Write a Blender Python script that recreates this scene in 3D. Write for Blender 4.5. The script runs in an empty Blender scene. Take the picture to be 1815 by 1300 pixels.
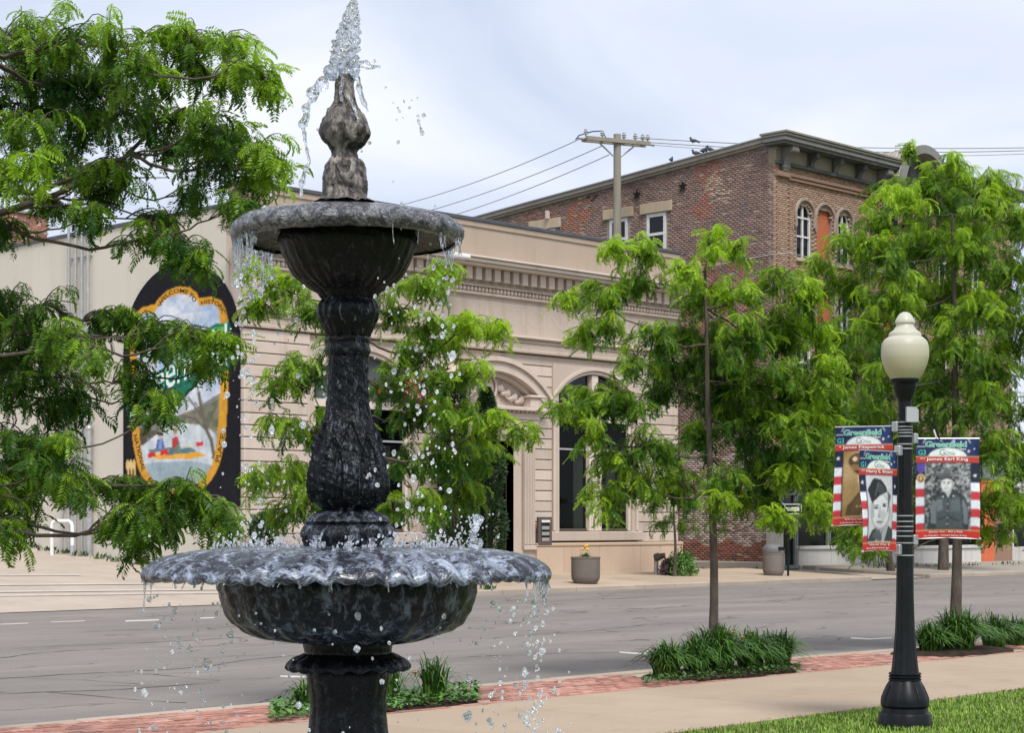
import bpy, math, random
import numpy as np
from math import sin, cos, pi, radians, atan2, sqrt
random.seed(7); RNG = np.random.default_rng(7)
scene = bpy.context.scene
COL = scene.collection
# ------------------------------------------------------------------ camera
# x runs along the street, y across it (away from the camera), z up; the camera stands at the origin at eye height
FOC, CX, HY, EYE = 3320.0, 907.5, 930.0, 1.75
PHI = atan2(3320.0, 3218.0); S_, C_ = sin(PHI), cos(PHI)
cam_d = bpy.data.cameras.new('camera'); cam = bpy.data.objects.new('camera', cam_d); COL.objects.link(cam)
cam.location = (0, 0, EYE); cam.rotation_euler = (pi/2, 0, -PHI)
cam_d.sensor_width = 36; cam_d.sensor_fit = 'HORIZONTAL'; cam_d.lens = 36*FOC/1815
cam_d.shift_y = (HY-650)/1815; cam_d.clip_start = 0.1; cam_d.clip_end = 3000
scene.camera = cam
# ------------------------------------------------------------------ world and sun
SUN_EL, SUN_AZ = radians(56), atan2(-0.50, -0.86)      # azimuth as atan2(x, y) of the direction towards the sun
world = bpy.data.worlds.new('World'); scene.world = world; world.use_nodes = True
def build_world():
    nt = world.node_tree; nt.nodes.clear(); N = nt.nodes.new; L = nt.links.new
    out = N('ShaderNodeOutputWorld'); bg = N('ShaderNodeBackground'); bg.inputs['Strength'].default_value = 0.1
    sky = N('ShaderNodeTexSky'); sky.sky_type = 'NISHITA'; sky.sun_disc = False
    sky.sun_elevation = SUN_EL; sky.sun_rotation = SUN_AZ; sky.air_density = 1.0; sky.dust_density = 1.5
    tc = N('ShaderNodeTexCoord'); mp = N('ShaderNodeMapping'); mp.inputs['Scale'].default_value = (2.0, 2.0, 4.6)
    mp.inputs['Location'].default_value = (3.1, 1.4, 0.3)
    L(tc.outputs['Generated'], mp.inputs['Vector'])
    n1 = N('ShaderNodeTexNoise'); n1.inputs['Scale'].default_value = 2.0; n1.inputs['Detail'].default_value = 7; n1.inputs['Roughness'].default_value = 0.5
    n1.inputs['Distortion'].default_value = 0.5
    n2 = N('ShaderNodeTexNoise'); n2.inputs['Scale'].default_value = 0.8; n2.inputs['Detail'].default_value = 4
    L(mp.outputs[0], n1.inputs['Vector']); L(mp.outputs[0], n2.inputs['Vector'])
    r1 = N('ShaderNodeValToRGB'); e = r1.color_ramp.elements
    e[0].position = 0.33; e[0].color = (4.5, 5.0, 6.2, 1); e[1].position = 0.68; e[1].color = (7.0, 7.1, 7.5, 1)
    m = e.new(0.50); m.color = (5.5, 5.95, 6.95, 1)
    L(n1.outputs['Fac'], r1.inputs['Fac'])
    mx = N('ShaderNodeMix'); mx.data_type = 'RGBA'
    r2 = N('ShaderNodeMapRange'); r2.inputs[1].default_value = 0.35; r2.inputs[2].default_value = 0.7; r2.inputs[3].default_value = 0.80; r2.inputs[4].default_value = 0.98
    L(n2.outputs['Fac'], r2.inputs[0]); L(r2.outputs[0], mx.inputs['Factor'])
    L(sky.outputs[0], mx.inputs['A']); L(r1.outputs['Color'], mx.inputs['B'])
    L(mx.outputs['Result'], bg.inputs['Color']); L(bg.outputs[0], out.inputs['Surface'])
build_world()
sun_d = bpy.data.lights.new('sun', 'SUN'); sun_d.energy = 2.6; sun_d.angle = radians(22); sun_d.color = (1.0, 0.97, 0.925)
sun = bpy.data.objects.new('sun', sun_d); COL.objects.link(sun)
import mathutils
from mathutils import Vector, Matrix
_d = Vector((cos(SUN_EL)*sin(SUN_AZ), cos(SUN_EL)*cos(SUN_AZ), sin(SUN_EL)))
sun.rotation_euler = _d.to_track_quat('Z', 'Y').to_euler()
vs = scene.view_settings; vs.view_transform = 'Standard'; vs.look = 'None'; vs.exposure = 0.58; vs.gamma = 1.0; vs.use_curve_mapping = False
scene.cycles.max_bounces = 10; scene.cycles.transparent_max_bounces = 12; scene.cycles.transmission_bounces = 8

# ------------------------------------------------------------------ helpers
def P(px, py, D):
    """The place seen at photo pixel px, py at D metres along the view."""
    s = (px-CX)/FOC
    return np.array((D*(S_+s*C_), D*(C_-s*S_), EYE+(HY-py)/FOC*D))
def at_y(px, v):                       # x and distance where the ray of column px meets the plane y = v
    s = (px-CX)/FOC; D = v/(C_-s*S_); return D*(S_+s*C_), D
def at_x(px, u):                       # y and distance where it meets the plane x = u
    s = (px-CX)/FOC; D = u/(S_+s*C_); return D*(C_-s*S_), D
def zz(py, D): return EYE+(HY-py)/FOC*D
def gnd(px, py, z=0.0):
    return P(px, py, (EYE-z)*FOC/(py-HY))

class MB:
    def __init__(s): s.v = []; s.f = []; s.n = 0; s.c = []
    def add(s, V, F, c=None):
        V = np.asarray(V, float).reshape(-1, 3); s.v.append(V)
        s.f += [tuple(i+s.n for i in f) for f in F]; s.n += len(V)
        if c is not None: s.c.append(np.tile(np.asarray(c, float), (len(V), 1)) if np.ndim(c) == 1 else np.asarray(c, float))
        return s
    def box(s, x0, x1, y0, y1, z0, z1, c=None):
        V = [(x0,y0,z0),(x1,y0,z0),(x1,y1,z0),(x0,y1,z0),(x0,y0,z1),(x1,y0,z1),(x1,y1,z1),(x0,y1,z1)]
        return s.add(V, [(0,3,2,1),(4,5,6,7),(0,1,5,4),(1,2,6,5),(2,3,7,6),(3,0,4,7)], c)
    def bbox(s, x0, x1, y0, y1, z0, z1, b=0.01, c=None):      # box with chamfered edges
        X = (x0,x1); Y = (y0,y1); Z = (z0,z1); V = []; idx = {}
        for i in (0,1):
            for j in (0,1):
                for k in (0,1):
                    sx, sy, sz = 1-2*i, 1-2*j, 1-2*k
                    for a in range(3):
                        idx[i,j,k,a] = len(V)
                        V.append((X[i]+sx*b*(a != 0), Y[j]+sy*b*(a != 1), Z[k]+sz*b*(a != 2)))
        F = []
        for i in (0,1):
            q = [idx[i,0,0,0], idx[i,1,0,0], idx[i,1,1,0], idx[i,0,1,0]]; F.append(tuple(q if i else q[::-1]))
            q = [idx[0,i,0,1], idx[0,i,1,1], idx[1,i,1,1], idx[1,i,0,1]]; F.append(tuple(q if i else q[::-1]))
            q = [idx[0,0,i,2], idx[1,0,i,2], idx[1,1,i,2], idx[0,1,i,2]]; F.append(tuple(q if i else q[::-1]))
            for j in (0,1):
                F.append((idx[i,j,0,0], idx[i,j,1,0], idx[i,j,1,1], idx[i,j,0,1]))
                F.append((idx[i,0,j,0], idx[i,1,j,0], idx[i,1,j,2], idx[i,0,j,2]))
                F.append((idx[0,i,j,1], idx[1,i,j,1], idx[1,i,j,2], idx[0,i,j,2]))
                for k in (0,1): F.append((idx[i,j,k,0], idx[i,j,k,1], idx[i,j,k,2]))
        return s.add(V, F, c)
    def tube(s, pts, rad, seg=8, cap=True, c=None):
        pts = np.asarray(pts, float); n = len(pts)
        rad = np.full(n, rad) if np.ndim(rad) == 0 else np.asarray(rad, float)
        T = np.gradient(pts, axis=0); T /= np.linalg.norm(T, axis=1)[:, None]+1e-12
        a = np.array((0, 0, 1.0)) if abs(T[0][2]) < 0.9 else np.array((1.0, 0, 0))
        V = []
        for i in range(n):
            x = np.cross(a, T[i]); x /= np.linalg.norm(x)+1e-12; y = np.cross(T[i], x); a = y
            # keep the frame turning slowly along the tube
            for k in range(seg):
                t = 2*pi*k/seg; V.append(pts[i]+rad[i]*(cos(t)*x+sin(t)*y))
            a = np.cross(x, T[i])*-1
        F = [(i*seg+k, i*seg+(k+1) % seg, (i+1)*seg+(k+1) % seg, (i+1)*seg+k) for i in range(n-1) for k in range(seg)]
        if cap: F += [tuple(range(seg))[::-1], tuple((n-1)*seg+k for k in range(seg))]
        return s.add(V, F, c)
    def lathe(s, prof, o=(0,0,0), seg=32, mod=None, cap=True, c=None):
        V = []
        for j, (r, z) in enumerate(prof):
            for k in range(seg):
                t = 2*pi*k/seg; rr, dz = (r, 0) if mod is None else mod(t, r, z, j)
                V.append((o[0]+rr*cos(t), o[1]+rr*sin(t), o[2]+z+dz))
        n = len(prof)
        F = [(j*seg+k, j*seg+(k+1) % seg, (j+1)*seg+(k+1) % seg, (j+1)*seg+k) for j in range(n-1) for k in range(seg)]
        if prof[0][1] > prof[-1][1]: F = [f[::-1] for f in F]
        if cap:
            up = prof[-1][1] > prof[0][1]
            a = tuple(range(seg)); b = tuple((n-1)*seg+k for k in range(seg))
            F += [a[::-1] if up else a, b if up else b[::-1]]
        return s.add(V, F, c)
    def prism(s, poly, O, A, B, d0, d1, c=None):
        """2D polygon (a, b) set in the frame O + a A + b B, thick from d0 to d1 along A x B."""
        O, A, B = (np.asarray(q, float) for q in (O, A, B)); Nn = np.cross(A, B); n = len(poly)
        V = [O+a*A+b*B+d0*Nn for a, b in poly]+[O+a*A+b*B+d1*Nn for a, b in poly]
        F = [tuple(range(n))[::-1], tuple(range(n, 2*n))]+[(i, (i+1) % n, n+(i+1) % n, n+i) for i in range(n)]
        return s.add(V, F, c)
    def ball(s, o, r, seg=8, rings=5, c=None):
        r = np.array(r if np.ndim(r) else (r, r, r), float); V = []
        for j in range(1, rings):
            p = pi*j/rings
            for k in range(seg): t = 2*pi*k/seg; V.append((sin(p)*cos(t), sin(p)*sin(t), cos(p)))
        V += [(0,0,1), (0,0,-1)]; m = (rings-1)*seg
        F = [(j*seg+k, (j+1)*seg+k, (j+1)*seg+(k+1) % seg, j*seg+(k+1) % seg) for j in range(rings-2) for k in range(seg)]
        F += [(m, k, (k+1) % seg) for k in range(seg)]+[(m+1, (rings-2)*seg+(k+1) % seg, (rings-2)*seg+k) for k in range(seg)]
        return s.add(np.array(V)*r+np.array(o), F, c)

def mesh_np(name, V, F, mat, attr=None, smooth=False, uv=None):
    """V (n,3), F (m,k) int array of equal-sized faces, or a list of tuples."""
    me = bpy.data.meshes.new(name); V = np.asarray(V, np.float32)
    if isinstance(F, np.ndarray):
        m, k = F.shape; me.vertices.add(len(V)); me.vertices.foreach_set('co', V.ravel())
        me.loops.add(m*k); me.loops.foreach_set('vertex_index', F.astype(np.int32).ravel())
        me.polygons.add(m); me.polygons.foreach_set('loop_start', np.arange(0, m*k, k, dtype=np.int32))
        me.update(calc_edges=True)
    else:
        me.from_pydata([tuple(map(float, v)) for v in V], [], F); me.update()
    if attr is not None:
        a = np.asarray(attr, np.float32)
        if a.shape[1] == 3: a = np.hstack([a, np.ones((len(a), 1), np.float32)])
        ca = me.attributes.new('col', 'FLOAT_COLOR', 'POINT'); ca.data.foreach_set('color', a.ravel())
    if uv is not None:
        vi = np.zeros(len(me.loops), np.int32); me.loops.foreach_get('vertex_index', vi)
        l = me.uv_layers.new(name='uv'); l.data.foreach_set('uv', np.asarray(uv, np.float32)[vi].ravel())
    if smooth: me.polygons.foreach_set('use_smooth', np.ones(len(me.polygons), bool))
    if mat: me.materials.append(mat)
    return me
def smooth_by_angle(me, ang=35):
    me.polygons.foreach_set('use_smooth', np.ones(len(me.polygons), bool))
    try: me.set_sharp_from_angle(angle=radians(ang))
    except Exception: pass
def wloc(o):
    l = Vector((0,0,0))
    while o is not None: l = l+o.location; o = o.parent
    return l
def link(name, me, parent=None, origin=None):
    o = bpy.data.objects.new(name, me); COL.objects.link(o)
    if parent is not None: o.parent = parent
    return o
def obj(name, mb, mat, parent=None, smooth=None, origin=None, uv=None):
    """One mesh object from world-space geometry."""
    V = np.vstack(mb.v); c = np.vstack(mb.c) if mb.c else None
    base = np.array(wloc(parent)) if parent is not None else np.zeros(3)
    org = np.array(origin, float) if origin is not None else base
    me = mesh_np(name, V-org, mb.f, mat, attr=c, uv=uv)
    if smooth: smooth_by_angle(me, smooth if smooth is not True else 35)
    o = link(name, me, parent); o.location = tuple(org-base)
    return o
def thing(name, label, cat, loc=(0,0,0), group=None):
    o = bpy.data.objects.new(name, None); COL.objects.link(o); o.location = tuple(float(a) for a in loc)
    o.empty_display_size = 0.2
    return tag(o, label, cat, group)
def tag(o, label=None, cat=None, group=None, kind=None):
    if label: o['label'] = label
    if cat: o['category'] = cat
    if group: o['group'] = group
    if kind: o['kind'] = kind
    return o
def dup(root, loc=None, label=None, rotz=None, scale=None):
    r = root.copy(); COL.objects.link(r)
    if loc is not None: r.location = loc
    if rotz is not None: r.rotation_euler = (0, 0, rotz)
    if scale is not None: r.scale = (scale,)*3
    if label: r['label'] = label
    for ch in list(root.children):
        c = ch.copy(); COL.objects.link(c); c.parent = r
        for g in list(ch.children):
            d = g.copy(); COL.objects.link(d); d.parent = c
    return r
_tc = {}
def text_geo(s, bold=0.0, res=3, space=1.0):
    """Flat lettering as (V2d, faces) normalised to width 1 wide, with its height ratio."""
    k = (s, bold, res, space)
    if k in _tc: return _tc[k]
    cu = bpy.data.curves.new('lettering', 'FONT'); cu.body = s; cu.resolution_u = res; cu.offset = bold; cu.space_character = space
    o = bpy.data.objects.new('lettering', cu); COL.objects.link(o)
    dg = bpy.context.evaluated_depsgraph_get(); me = bpy.data.meshes.new_from_object(o.evaluated_get(dg))
    V = np.array([v.co[:2] for v in me.vertices]); F = [tuple(p.vertices) for p in me.polygons]
    bpy.data.objects.remove(o); bpy.data.curves.remove(cu); bpy.data.meshes.remove(me)
    _tc[k] = (V, F); return _tc[k]
def fit_text(s, a0, a1, b0, b1, bold=0.0, space=1.0, ref=None):
    V, F = text_geo(s, bold, 3, space); R = text_geo(ref or s, 0.0, 3, space)[0]
    lo, hi = R.min(0), R.max(0); q = (V-lo)/(hi-lo)
    return np.column_stack([a0+q[:, 0]*(a1-a0), b0+q[:, 1]*(b1-b0)]), F

# ------------------------------------------------------------------ materials
class NT:
    def __init__(s, name):
        s.m = bpy.data.materials.new(name); s.m.use_nodes = True; s.nt = s.m.node_tree; s.nt.nodes.clear()
        s.out = s.n('ShaderNodeOutputMaterial'); s.tc = s.n('ShaderNodeTexCoord')
    def n(s, t): return s.nt.nodes.new(t)
    def l(s, a, b): s.nt.links.new(a, b)
    def val(s, sock, v):
        if hasattr(v, 'is_linked') or isinstance(v, bpy.types.NodeSocket): s.l(v, sock)
        elif isinstance(v, tuple) and len(v) == 3 and sock.type == 'RGBA': sock.default_value = (*v, 1)
        else: sock.default_value = v
    def map(s, scale=(1,1,1), src='Object'):
        m = s.n('ShaderNodeMapping'); m.inputs['Scale'].default_value = scale; s.l(s.tc.outputs[src], m.inputs[0]); return m.outputs[0]
    def noise(s, scale=5, detail=4, rough=0.55, vec=None, dist=0, out='Fac'):
        n = s.n('ShaderNodeTexNoise'); n.inputs['Scale'].default_value = scale; n.inputs['Detail'].default_value = detail
        n.inputs['Roughness'].default_value = rough; n.inputs['Distortion'].default_value = dist
        s.l(vec if vec is not None else s.tc.outputs['Object'], n.inputs['Vector']); return n.outputs[out]
    def vor(s, scale=5, vec=None, feat='F1', out='Distance'):
        n = s.n('ShaderNodeTexVoronoi'); n.feature = feat; n.inputs['Scale'].default_value = scale
        s.l(vec if vec is not None else s.tc.outputs['Object'], n.inputs['Vector']); return n.outputs[out]
    def ramp(s, fac, stops):
        r = s.n('ShaderNodeValToRGB'); e = r.color_ramp.elements
        while len(e) < len(stops): e.new(0.5)
        for i, (p, c) in enumerate(stops):
            e[i].position = p; e[i].color = (*c, 1) if isinstance(c, tuple) else (c, c, c, 1)
        s.l(fac, r.inputs[0]); return r.outputs[0]
    def mix(s, f, a, b, mode='MIX'):
        m = s.n('ShaderNodeMix'); m.data_type = 'RGBA'; m.blend_type = mode
        s.val(m.inputs[0], f); s.val(m.inputs[6], a); s.val(m.inputs[7], b); return m.outputs[2]
    def math(s, op, a, b=0.0):
        m = s.n('ShaderNodeMath'); m.operation = op; s.val(m.inputs[0], a); s.val(m.inputs[1], b); return m.outputs[0]
    def attr(s, name='col'):
        a = s.n('ShaderNodeAttribute'); a.attribute_name = name; return a.outputs['Color']
    def bump(s, h, strength=0.3, dist=0.01):
        b = s.n('ShaderNodeBump'); b.inputs['Strength'].default_value = strength; b.inputs['Distance'].default_value = dist
        s.l(h, b.inputs['Height']); return b.outputs[0]
    def bsdf(s, col, rough=0.7, spec=0.4, metal=0.0, normal=None, **kw):
        b = s.n('ShaderNodeBsdfPrincipled'); s.val(b.inputs['Base Color'], col); s.val(b.inputs['Roughness'], rough)
        s.val(b.inputs['Metallic'], metal); s.val(b.inputs['Specular IOR Level'], spec)
        if normal is not None: s.l(normal, b.inputs['Normal'])
        for k, v in kw.items(): s.val(b.inputs[k], v)
        return b.outputs[0]
    def done(s, sh): s.l(sh, s.out.inputs['Surface']); return s.m
def m_plain(name, col, rough=0.6, var=0.12, scale=6, spec=0.4, metal=0.0, bump=0.15, bscale=60):
    t = NT(name); n = t.noise(scale, 5)
    lo = tuple(c*(1-var) for c in col); hi = tuple(min(1, c*(1+var)) for c in col)
    return t.done(t.bsdf(t.ramp(n, [(0.3, lo), (0.7, hi)]), rough, spec, metal, t.bump(t.noise(bscale, 3), bump, 0.004)))
def m_attr(name, rough=0.8, var=0.15, scale=20, bump=0.3, bscale=60, bd=0.004, spec=0.3):
    t = NT(name); n = t.ramp(t.noise(scale, 4), [(0.3, 1-var), (0.7, 1+var)])
    return t.done(t.bsdf(t.mix(1.0, t.attr(), n, 'MULTIPLY'), rough, spec, 0, t.bump(t.noise(bscale, 3), bump, bd)))
def m_stone(name, col, stain=(0.30,0.22,0.15), amt=0.35, sc=0.7, streak=True, rough=0.85):
    t = NT(name); big = t.noise(sc, 6, 0.6); fine = t.noise(14, 5, 0.6)
    st = t.noise(1.0, 5, 0.6, t.map((2.5, 2.5, 0.28)))
    c = t.mix(t.ramp(big, [(0.35, 0.0), (0.75, 1.0)]), col, tuple(x*0.90 for x in col))
    c = t.mix(t.math('MULTIPLY', t.ramp(st, [(0.52, 0.0), (0.78, 1.0)]), amt), c, stain)
    c = t.mix(t.math('MULTIPLY', t.ramp(fine, [(0.3, 0.0), (0.75, 1.0)]), 0.25), c, tuple(x*0.72 for x in col))
    oi = t.n('ShaderNodeObjectInfo'); c = t.mix(1.0, c, t.ramp(oi.outputs['Random'], [(0.0, (.86,.84,.82)), (.6, (1.0,.99,.98)), (1.0, (1.06,1.05,1.05))]), 'MULTIPLY')
    return t.done(t.bsdf(c, rough, 0.25, 0, t.bump(t.noise(35, 5), 0.35, 0.006)))
M = {}
M['stone'] = m_stone('pinkish limestone', (0.58,0.49,0.42), amt=.55)
M['stone_plinth'] = m_stone('stained plinth limestone', (0.55,0.42,0.32), (0.40,0.22,0.12), 0.6, 1.2)
M['stucco'] = m_stone('tan parapet stucco', (0.46,0.375,0.30), (0.30,0.22,0.16), 0.35)
M['white_wall'] = m_stone('off white painted masonry', (0.64,0.60,0.52), (0.42,0.38,0.31), 0.22, 0.4)
M['cornice_white'] = m_stone('weathered cornice', (0.62,0.55,0.48), (0.2,0.16,0.12), 0.4)
M['coping'] = m_plain('dark metal coping', (0.07,0.075,0.085), 0.45, 0.2, 2)
M['joint'] = m_plain('recessed mortar', (0.20,0.155,0.12), 0.9)
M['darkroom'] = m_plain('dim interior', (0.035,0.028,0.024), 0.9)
M['frame_cream'] = m_plain('cream window frame', (0.62,0.54,0.45), 0.6, 0.08)
M['frame_white'] = m_plain('white window frame', (0.62,0.62,0.60), 0.6, 0.1)
M['curtain'] = m_plain('pale curtain', (0.80,0.84,0.74), 0.9, 0.1)
M['black'] = m_plain('gloss black enamel', (0.008,0.009,0.011), 0.42, 0.3, 12, 0.22, 0, 0.15, 90)
M['black_dull'] = m_plain('dull black', (0.012,0.012,0.015), 0.7, spec=.15)
M['galv'] = m_plain('galvanised steel', (0.42,0.43,0.44), 0.42, 0.15, 8, 0.5, 0.5)
M['greypaint'] = m_plain('grey paint', (0.36,0.37,0.38), 0.5, 0.1)
M['whitepaint'] = m_plain('white paint', (0.72,0.72,0.72), 0.5, 0.08)
M['lintel'] = m_stone('sandstone lintel', (0.50,0.41,0.29), (0.3,0.22,0.14), 0.4, 2)
M['concrete_old'] = m_stone('grey weathered concrete', (0.33,0.30,0.26), (0.2,0.16,0.12), 0.4, 1)
M['wood_grey'] = m_stone('weathered grey timber', (0.27,0.25,0.20), (0.13,0.11,0.09), 0.6, 3)
def glass_dark(name, col=(0.015,0.018,0.02), a=0.25):
    t = NT(name)
    g = t.bsdf(col, 0.06, 0.38, 0, t.bump(t.noise(1.2, 2), 0.04, 0.02)); tr = t.n('ShaderNodeBsdfTransparent'); tr.inputs[0].default_value = (0.55,0.58,0.56,1)
    m = t.n('ShaderNodeMixShader'); m.inputs[0].default_value = 1-a; t.l(tr.outputs[0], m.inputs[1]); t.l(g, m.inputs[2]); return t.done(m.outputs[0])
M['glass'] = glass_dark('window glass', (0.006,0.007,0.008), a=0.72)
M['glass_d'] = glass_dark('dark window glass', (0.008,0.009,0.011), a=0.15)
M['bronze'] = m_plain('brown bronze frame', (.10,.075,.06), .5)
# ================================================================== THE SETTING
KERB = 13.85; FAR = 32.7; FACE = 37.7; BX0, BX1 = 29.2, 46.5; SX = 51.7
# road asphalt
def m_asphalt():
    t = NT('cracked asphalt')
    big = t.noise(0.35, 6, 0.6, t.map((0.5, 1.6, 1))); fine = t.noise(45, 4, 0.7); mid = t.noise(4, 5)
    c = t.ramp(big, [(0.3, (0.130,0.115,0.104)), (0.55, (0.182,0.160,0.145)), (0.8, (0.255,0.222,0.195))])
    c = t.mix(t.math('MULTIPLY', t.ramp(fine, [(0.35, 0.0), (0.7, 1.0)]), 0.35), c, (0.34,0.31,0.28))
    c = t.mix(t.math('MULTIPLY', t.ramp(mid, [(0.5, 0.0), (0.8, 1.0)]), 0.15), c, (0.10,0.09,0.085))
    wv = t.n('ShaderNodeVectorMath'); wv.operation = 'ADD'
    nz = t.n('ShaderNodeTexNoise'); nz.inputs['Scale'].default_value = 0.9; nz.inputs['Detail'].default_value = 5; t.l(t.tc.outputs['Object'], nz.inputs['Vector'])
    sc = t.n('ShaderNodeVectorMath'); sc.operation = 'SCALE'; sc.inputs['Scale'].default_value = 0.9; t.l(nz.outputs['Color'], sc.inputs[0])
    t.l(t.map((0.30, 0.95, 1)), wv.inputs[0]); t.l(sc.outputs[0], wv.inputs[1])
    cr = t.vor(0.62, wv.outputs[0], 'DISTANCE_TO_EDGE')
    brk = t.ramp(t.noise(0.5, 4), [(0.46, 0.0), (0.56, 1.0)])
    crm = t.math('MULTIPLY', t.ramp(cr, [(0.0, 1.0), (0.014, 0.0)]), brk)
    c = t.mix(t.math('MULTIPLY', crm, 0.85), c, (0.035,0.031,0.03))
    h = t.math('SUBTRACT', fine, t.math('MULTIPLY', crm, 2.0))
    return t.done(t.bsdf(c, 0.85, 0.3, 0, t.bump(h, 0.6, 0.012)))
M['asphalt'] = m_asphalt()
def m_concrete(name, a, b, pale):
    t = NT(name); n = t.noise(0.8, 6, 0.6); f = t.noise(50, 4, 0.7); st = t.noise(2.6, 5)
    c = t.ramp(n, [(0.3, a), (0.7, b)]); c = t.mix(t.math('MULTIPLY', t.ramp(f, [(0.4, 0.0), (0.7, 1.0)]), 0.3), c, pale)
    c = t.mix(t.math('MULTIPLY', t.ramp(st, [(0.58, 0.0), (0.8, 1.0)]), 0.4), c, tuple(x*0.6 for x in a))
    oi = t.n('ShaderNodeObjectInfo'); c = t.mix(1.0, c, t.ramp(oi.outputs['Random'], [(0.0, .91), (1.0, 1.05)]), 'MULTIPLY')
    return t.done(t.bsdf(c, 0.88, 0.25, 0, t.bump(f, 0.35, 0.006)))
M['pave'] = m_concrete('sandy concrete', (0.325,0.25,0.182), (0.385,0.30,0.22), (0.45,0.36,0.27))
M['pave_far'] = m_concrete('far pavement concrete', (0.34,0.265,0.195), (0.42,0.33,0.245), (0.48,0.39,0.29))
M['kerb'] = m_concrete('kerb concrete', (0.30,0.25,0.20), (0.42,0.35,0.28), (0.5,0.43,0.36))
M['lot'] = m_concrete('pale worn asphalt', (0.36,0.30,0.245), (0.46,0.385,0.31), (0.55,0.47,0.385))
M['soil'] = m_plain('dark mulch', (0.035,0.025,0.018), 0.95, 0.5, 12, 0.1, 0, 1.0, 40)
M['lawn'] = m_plain('lawn soil and thatch', (0.075,0.125,0.022), 0.95, 0.35, 5, 0.1, 0, 0.8, 60)
M['earth'] = m_plain('grassy earth', (0.09,0.11,0.04), 0.95, 0.3, 0.2)
def sheet(name, x0, x1, y0, y1, z, mat, parent=None, kind='structure', th=0.3):
    o = obj(name, MB().box(x0, x1, y0, y1, z-th, z), mat, parent)
    if kind and parent is None: o['kind'] = kind
    return o
sheet('ground', -900, 1500, -600, 1600, -0.02, M['earth'], th=0.5)
sheet('road', -60, 160, KERB+0.16, FAR+0.02, 0.0, M['asphalt'], th=0.018)
# side lot: rises away from the road to the left of the bank
def lot():
    V = []; F = []; xs = np.linspace(-20, BX0-0.0, 30); ys = np.linspace(FAR+0.02, 66, 40)
    for y in ys:
        for x in xs:
            k = min(max(y-FAR, 0), 20)
            z = 0.012+0.072*k
            z = z*max(0.0, min(1.0, (x+20)/12)) + (0 if x > -8 else 0.0)
            V.append((x, y, z))
    n = len(xs)
    for j in range(len(ys)-1):
        for i in range(n-1): F.append((j*n+i, j*n+i+1, (j+1)*n+i+1, (j+1)*n+i))
    m = MB().add(V, F); o = obj('side_lot', m, M['lot'], smooth=60); o['kind'] = 'structure'; return o
lot()
def lotz(y): return 0.012+0.072*min(max(y-FAR, 0), 20)
# far pavement: kerb 0.12 high, slabs rising gently to the buildings
PV0, PV1 = 0.115, 0.30
def pvz(y): return PV0+(PV1-PV0)*min(1, max(0, (y-FAR-0.16)/(FACE-FAR-0.16)))
pav = thing('pavement', None, None); pav['kind'] = 'structure'
def slope_slab(x0, x1, y0, y1, zf, th=0.3, gap=0.006):
    a, b, c, d = x0+gap, x1-gap, y0+gap, y1-gap
    V = [(a,c,zf(c)-th),(b,c,zf(c)-th),(b,d,zf(d)-th),(a,d,zf(d)-th),(a,c,zf(c)),(b,c,zf(c)),(b,d,zf(d)),(a,d,zf(d))]
    return MB().add(V, [(0,3,2,1),(4,5,6,7),(0,1,5,4),(1,2,6,5),(2,3,7,6),(3,0,4,7)])
for k in range(9):                                    # in front of the bank
    x0 = 27.9+k*2.45
    for j in range(2): obj('slab', slope_slab(x0, x0+2.45, FAR+0.16+j*2.46, FAR+0.16+(j+1)*2.42+0.01, pvz), M['pave_far'], pav)
for k in range(12):                                   # in front of the brick building
    x0 = 53.2+k*2.5
    for j in range(2): obj('slab', slope_slab(x0, x0+2.5, FAR+0.16+j*2.46, FAR+0.16+(j+1)*2.42+0.01, pvz), M['concrete_old'], pav)
al = obj('alley', MB().add([(49.95,FAR+.1,.02),(53.19,FAR+.1,.02),(53.19,FACE,.2),(49.95,FACE,.2),(46.52,FACE,.2),(51.68,FACE,.2),(51.68,62,.35),(46.52,62,.35)],
      [(0,1,2,3),(4,5,6,7)]), M['lot']); al['kind'] = 'structure'
fk = thing('kerb', None, None); fk['kind'] = 'structure'
for x0, n, L in ((27.9, 8, 2.75), (53.3, 12, 2.75)):
    for k in range(n):
        obj('kerb_stone', MB().bbox(x0+k*L+0.008, x0+(k+1)*L-0.008, FAR-0.01+0.004*random.random(), FAR+0.155, -0.1, 0.12+random.uniform(-.006,.006), 0.018), M['kerb'], fk)
# near side: kerb, brick strip, concrete pavement, lawn
nk = thing('kerb', None, None); nk['kind'] = 'structure'
for k in range(22):
    obj('kerb_stone', MB().bbox(-6+k*3+0.008, -6+(k+1)*3-0.008, KERB, KERB+0.16, -0.1, 0.062+random.uniform(-.004,.004), 0.015), M['kerb'], nk)
pn = thing('pavement', None, None); pn['kind'] = 'structure'
for k in range(26):
    x0 = -4+k*1.83
    obj('slab', MB().bbox(x0+0.005, x0+1.825, 9.70, 12.42, -0.2, 0.058+random.uniform(-.003,.003), 0.008), M['pave'], pn)
bs = thing('brick_strip', None, None); bs['kind'] = 'structure'
obj('sand_bed', MB().box(-6, 60, 12.43, KERB, -0.1, 0.035), M['kerb'], bs)
M['paver'] = m_attr('red clay paver', 0.85, 0.25, 18, 0.4, 70, 0.006)
BEDS = [(11.85, 1.05), (16.95, 1.2), (21.95, 1.2)]
def paver_col():
    a = random.random(); c = np.array((0.38,0.18,0.135)) if a < .6 else np.array((0.44,0.25,0.20)) if a < .85 else np.array((0.28,0.14,0.11))
    return c*random.uniform(.85, 1.15)
pv = []
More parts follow.
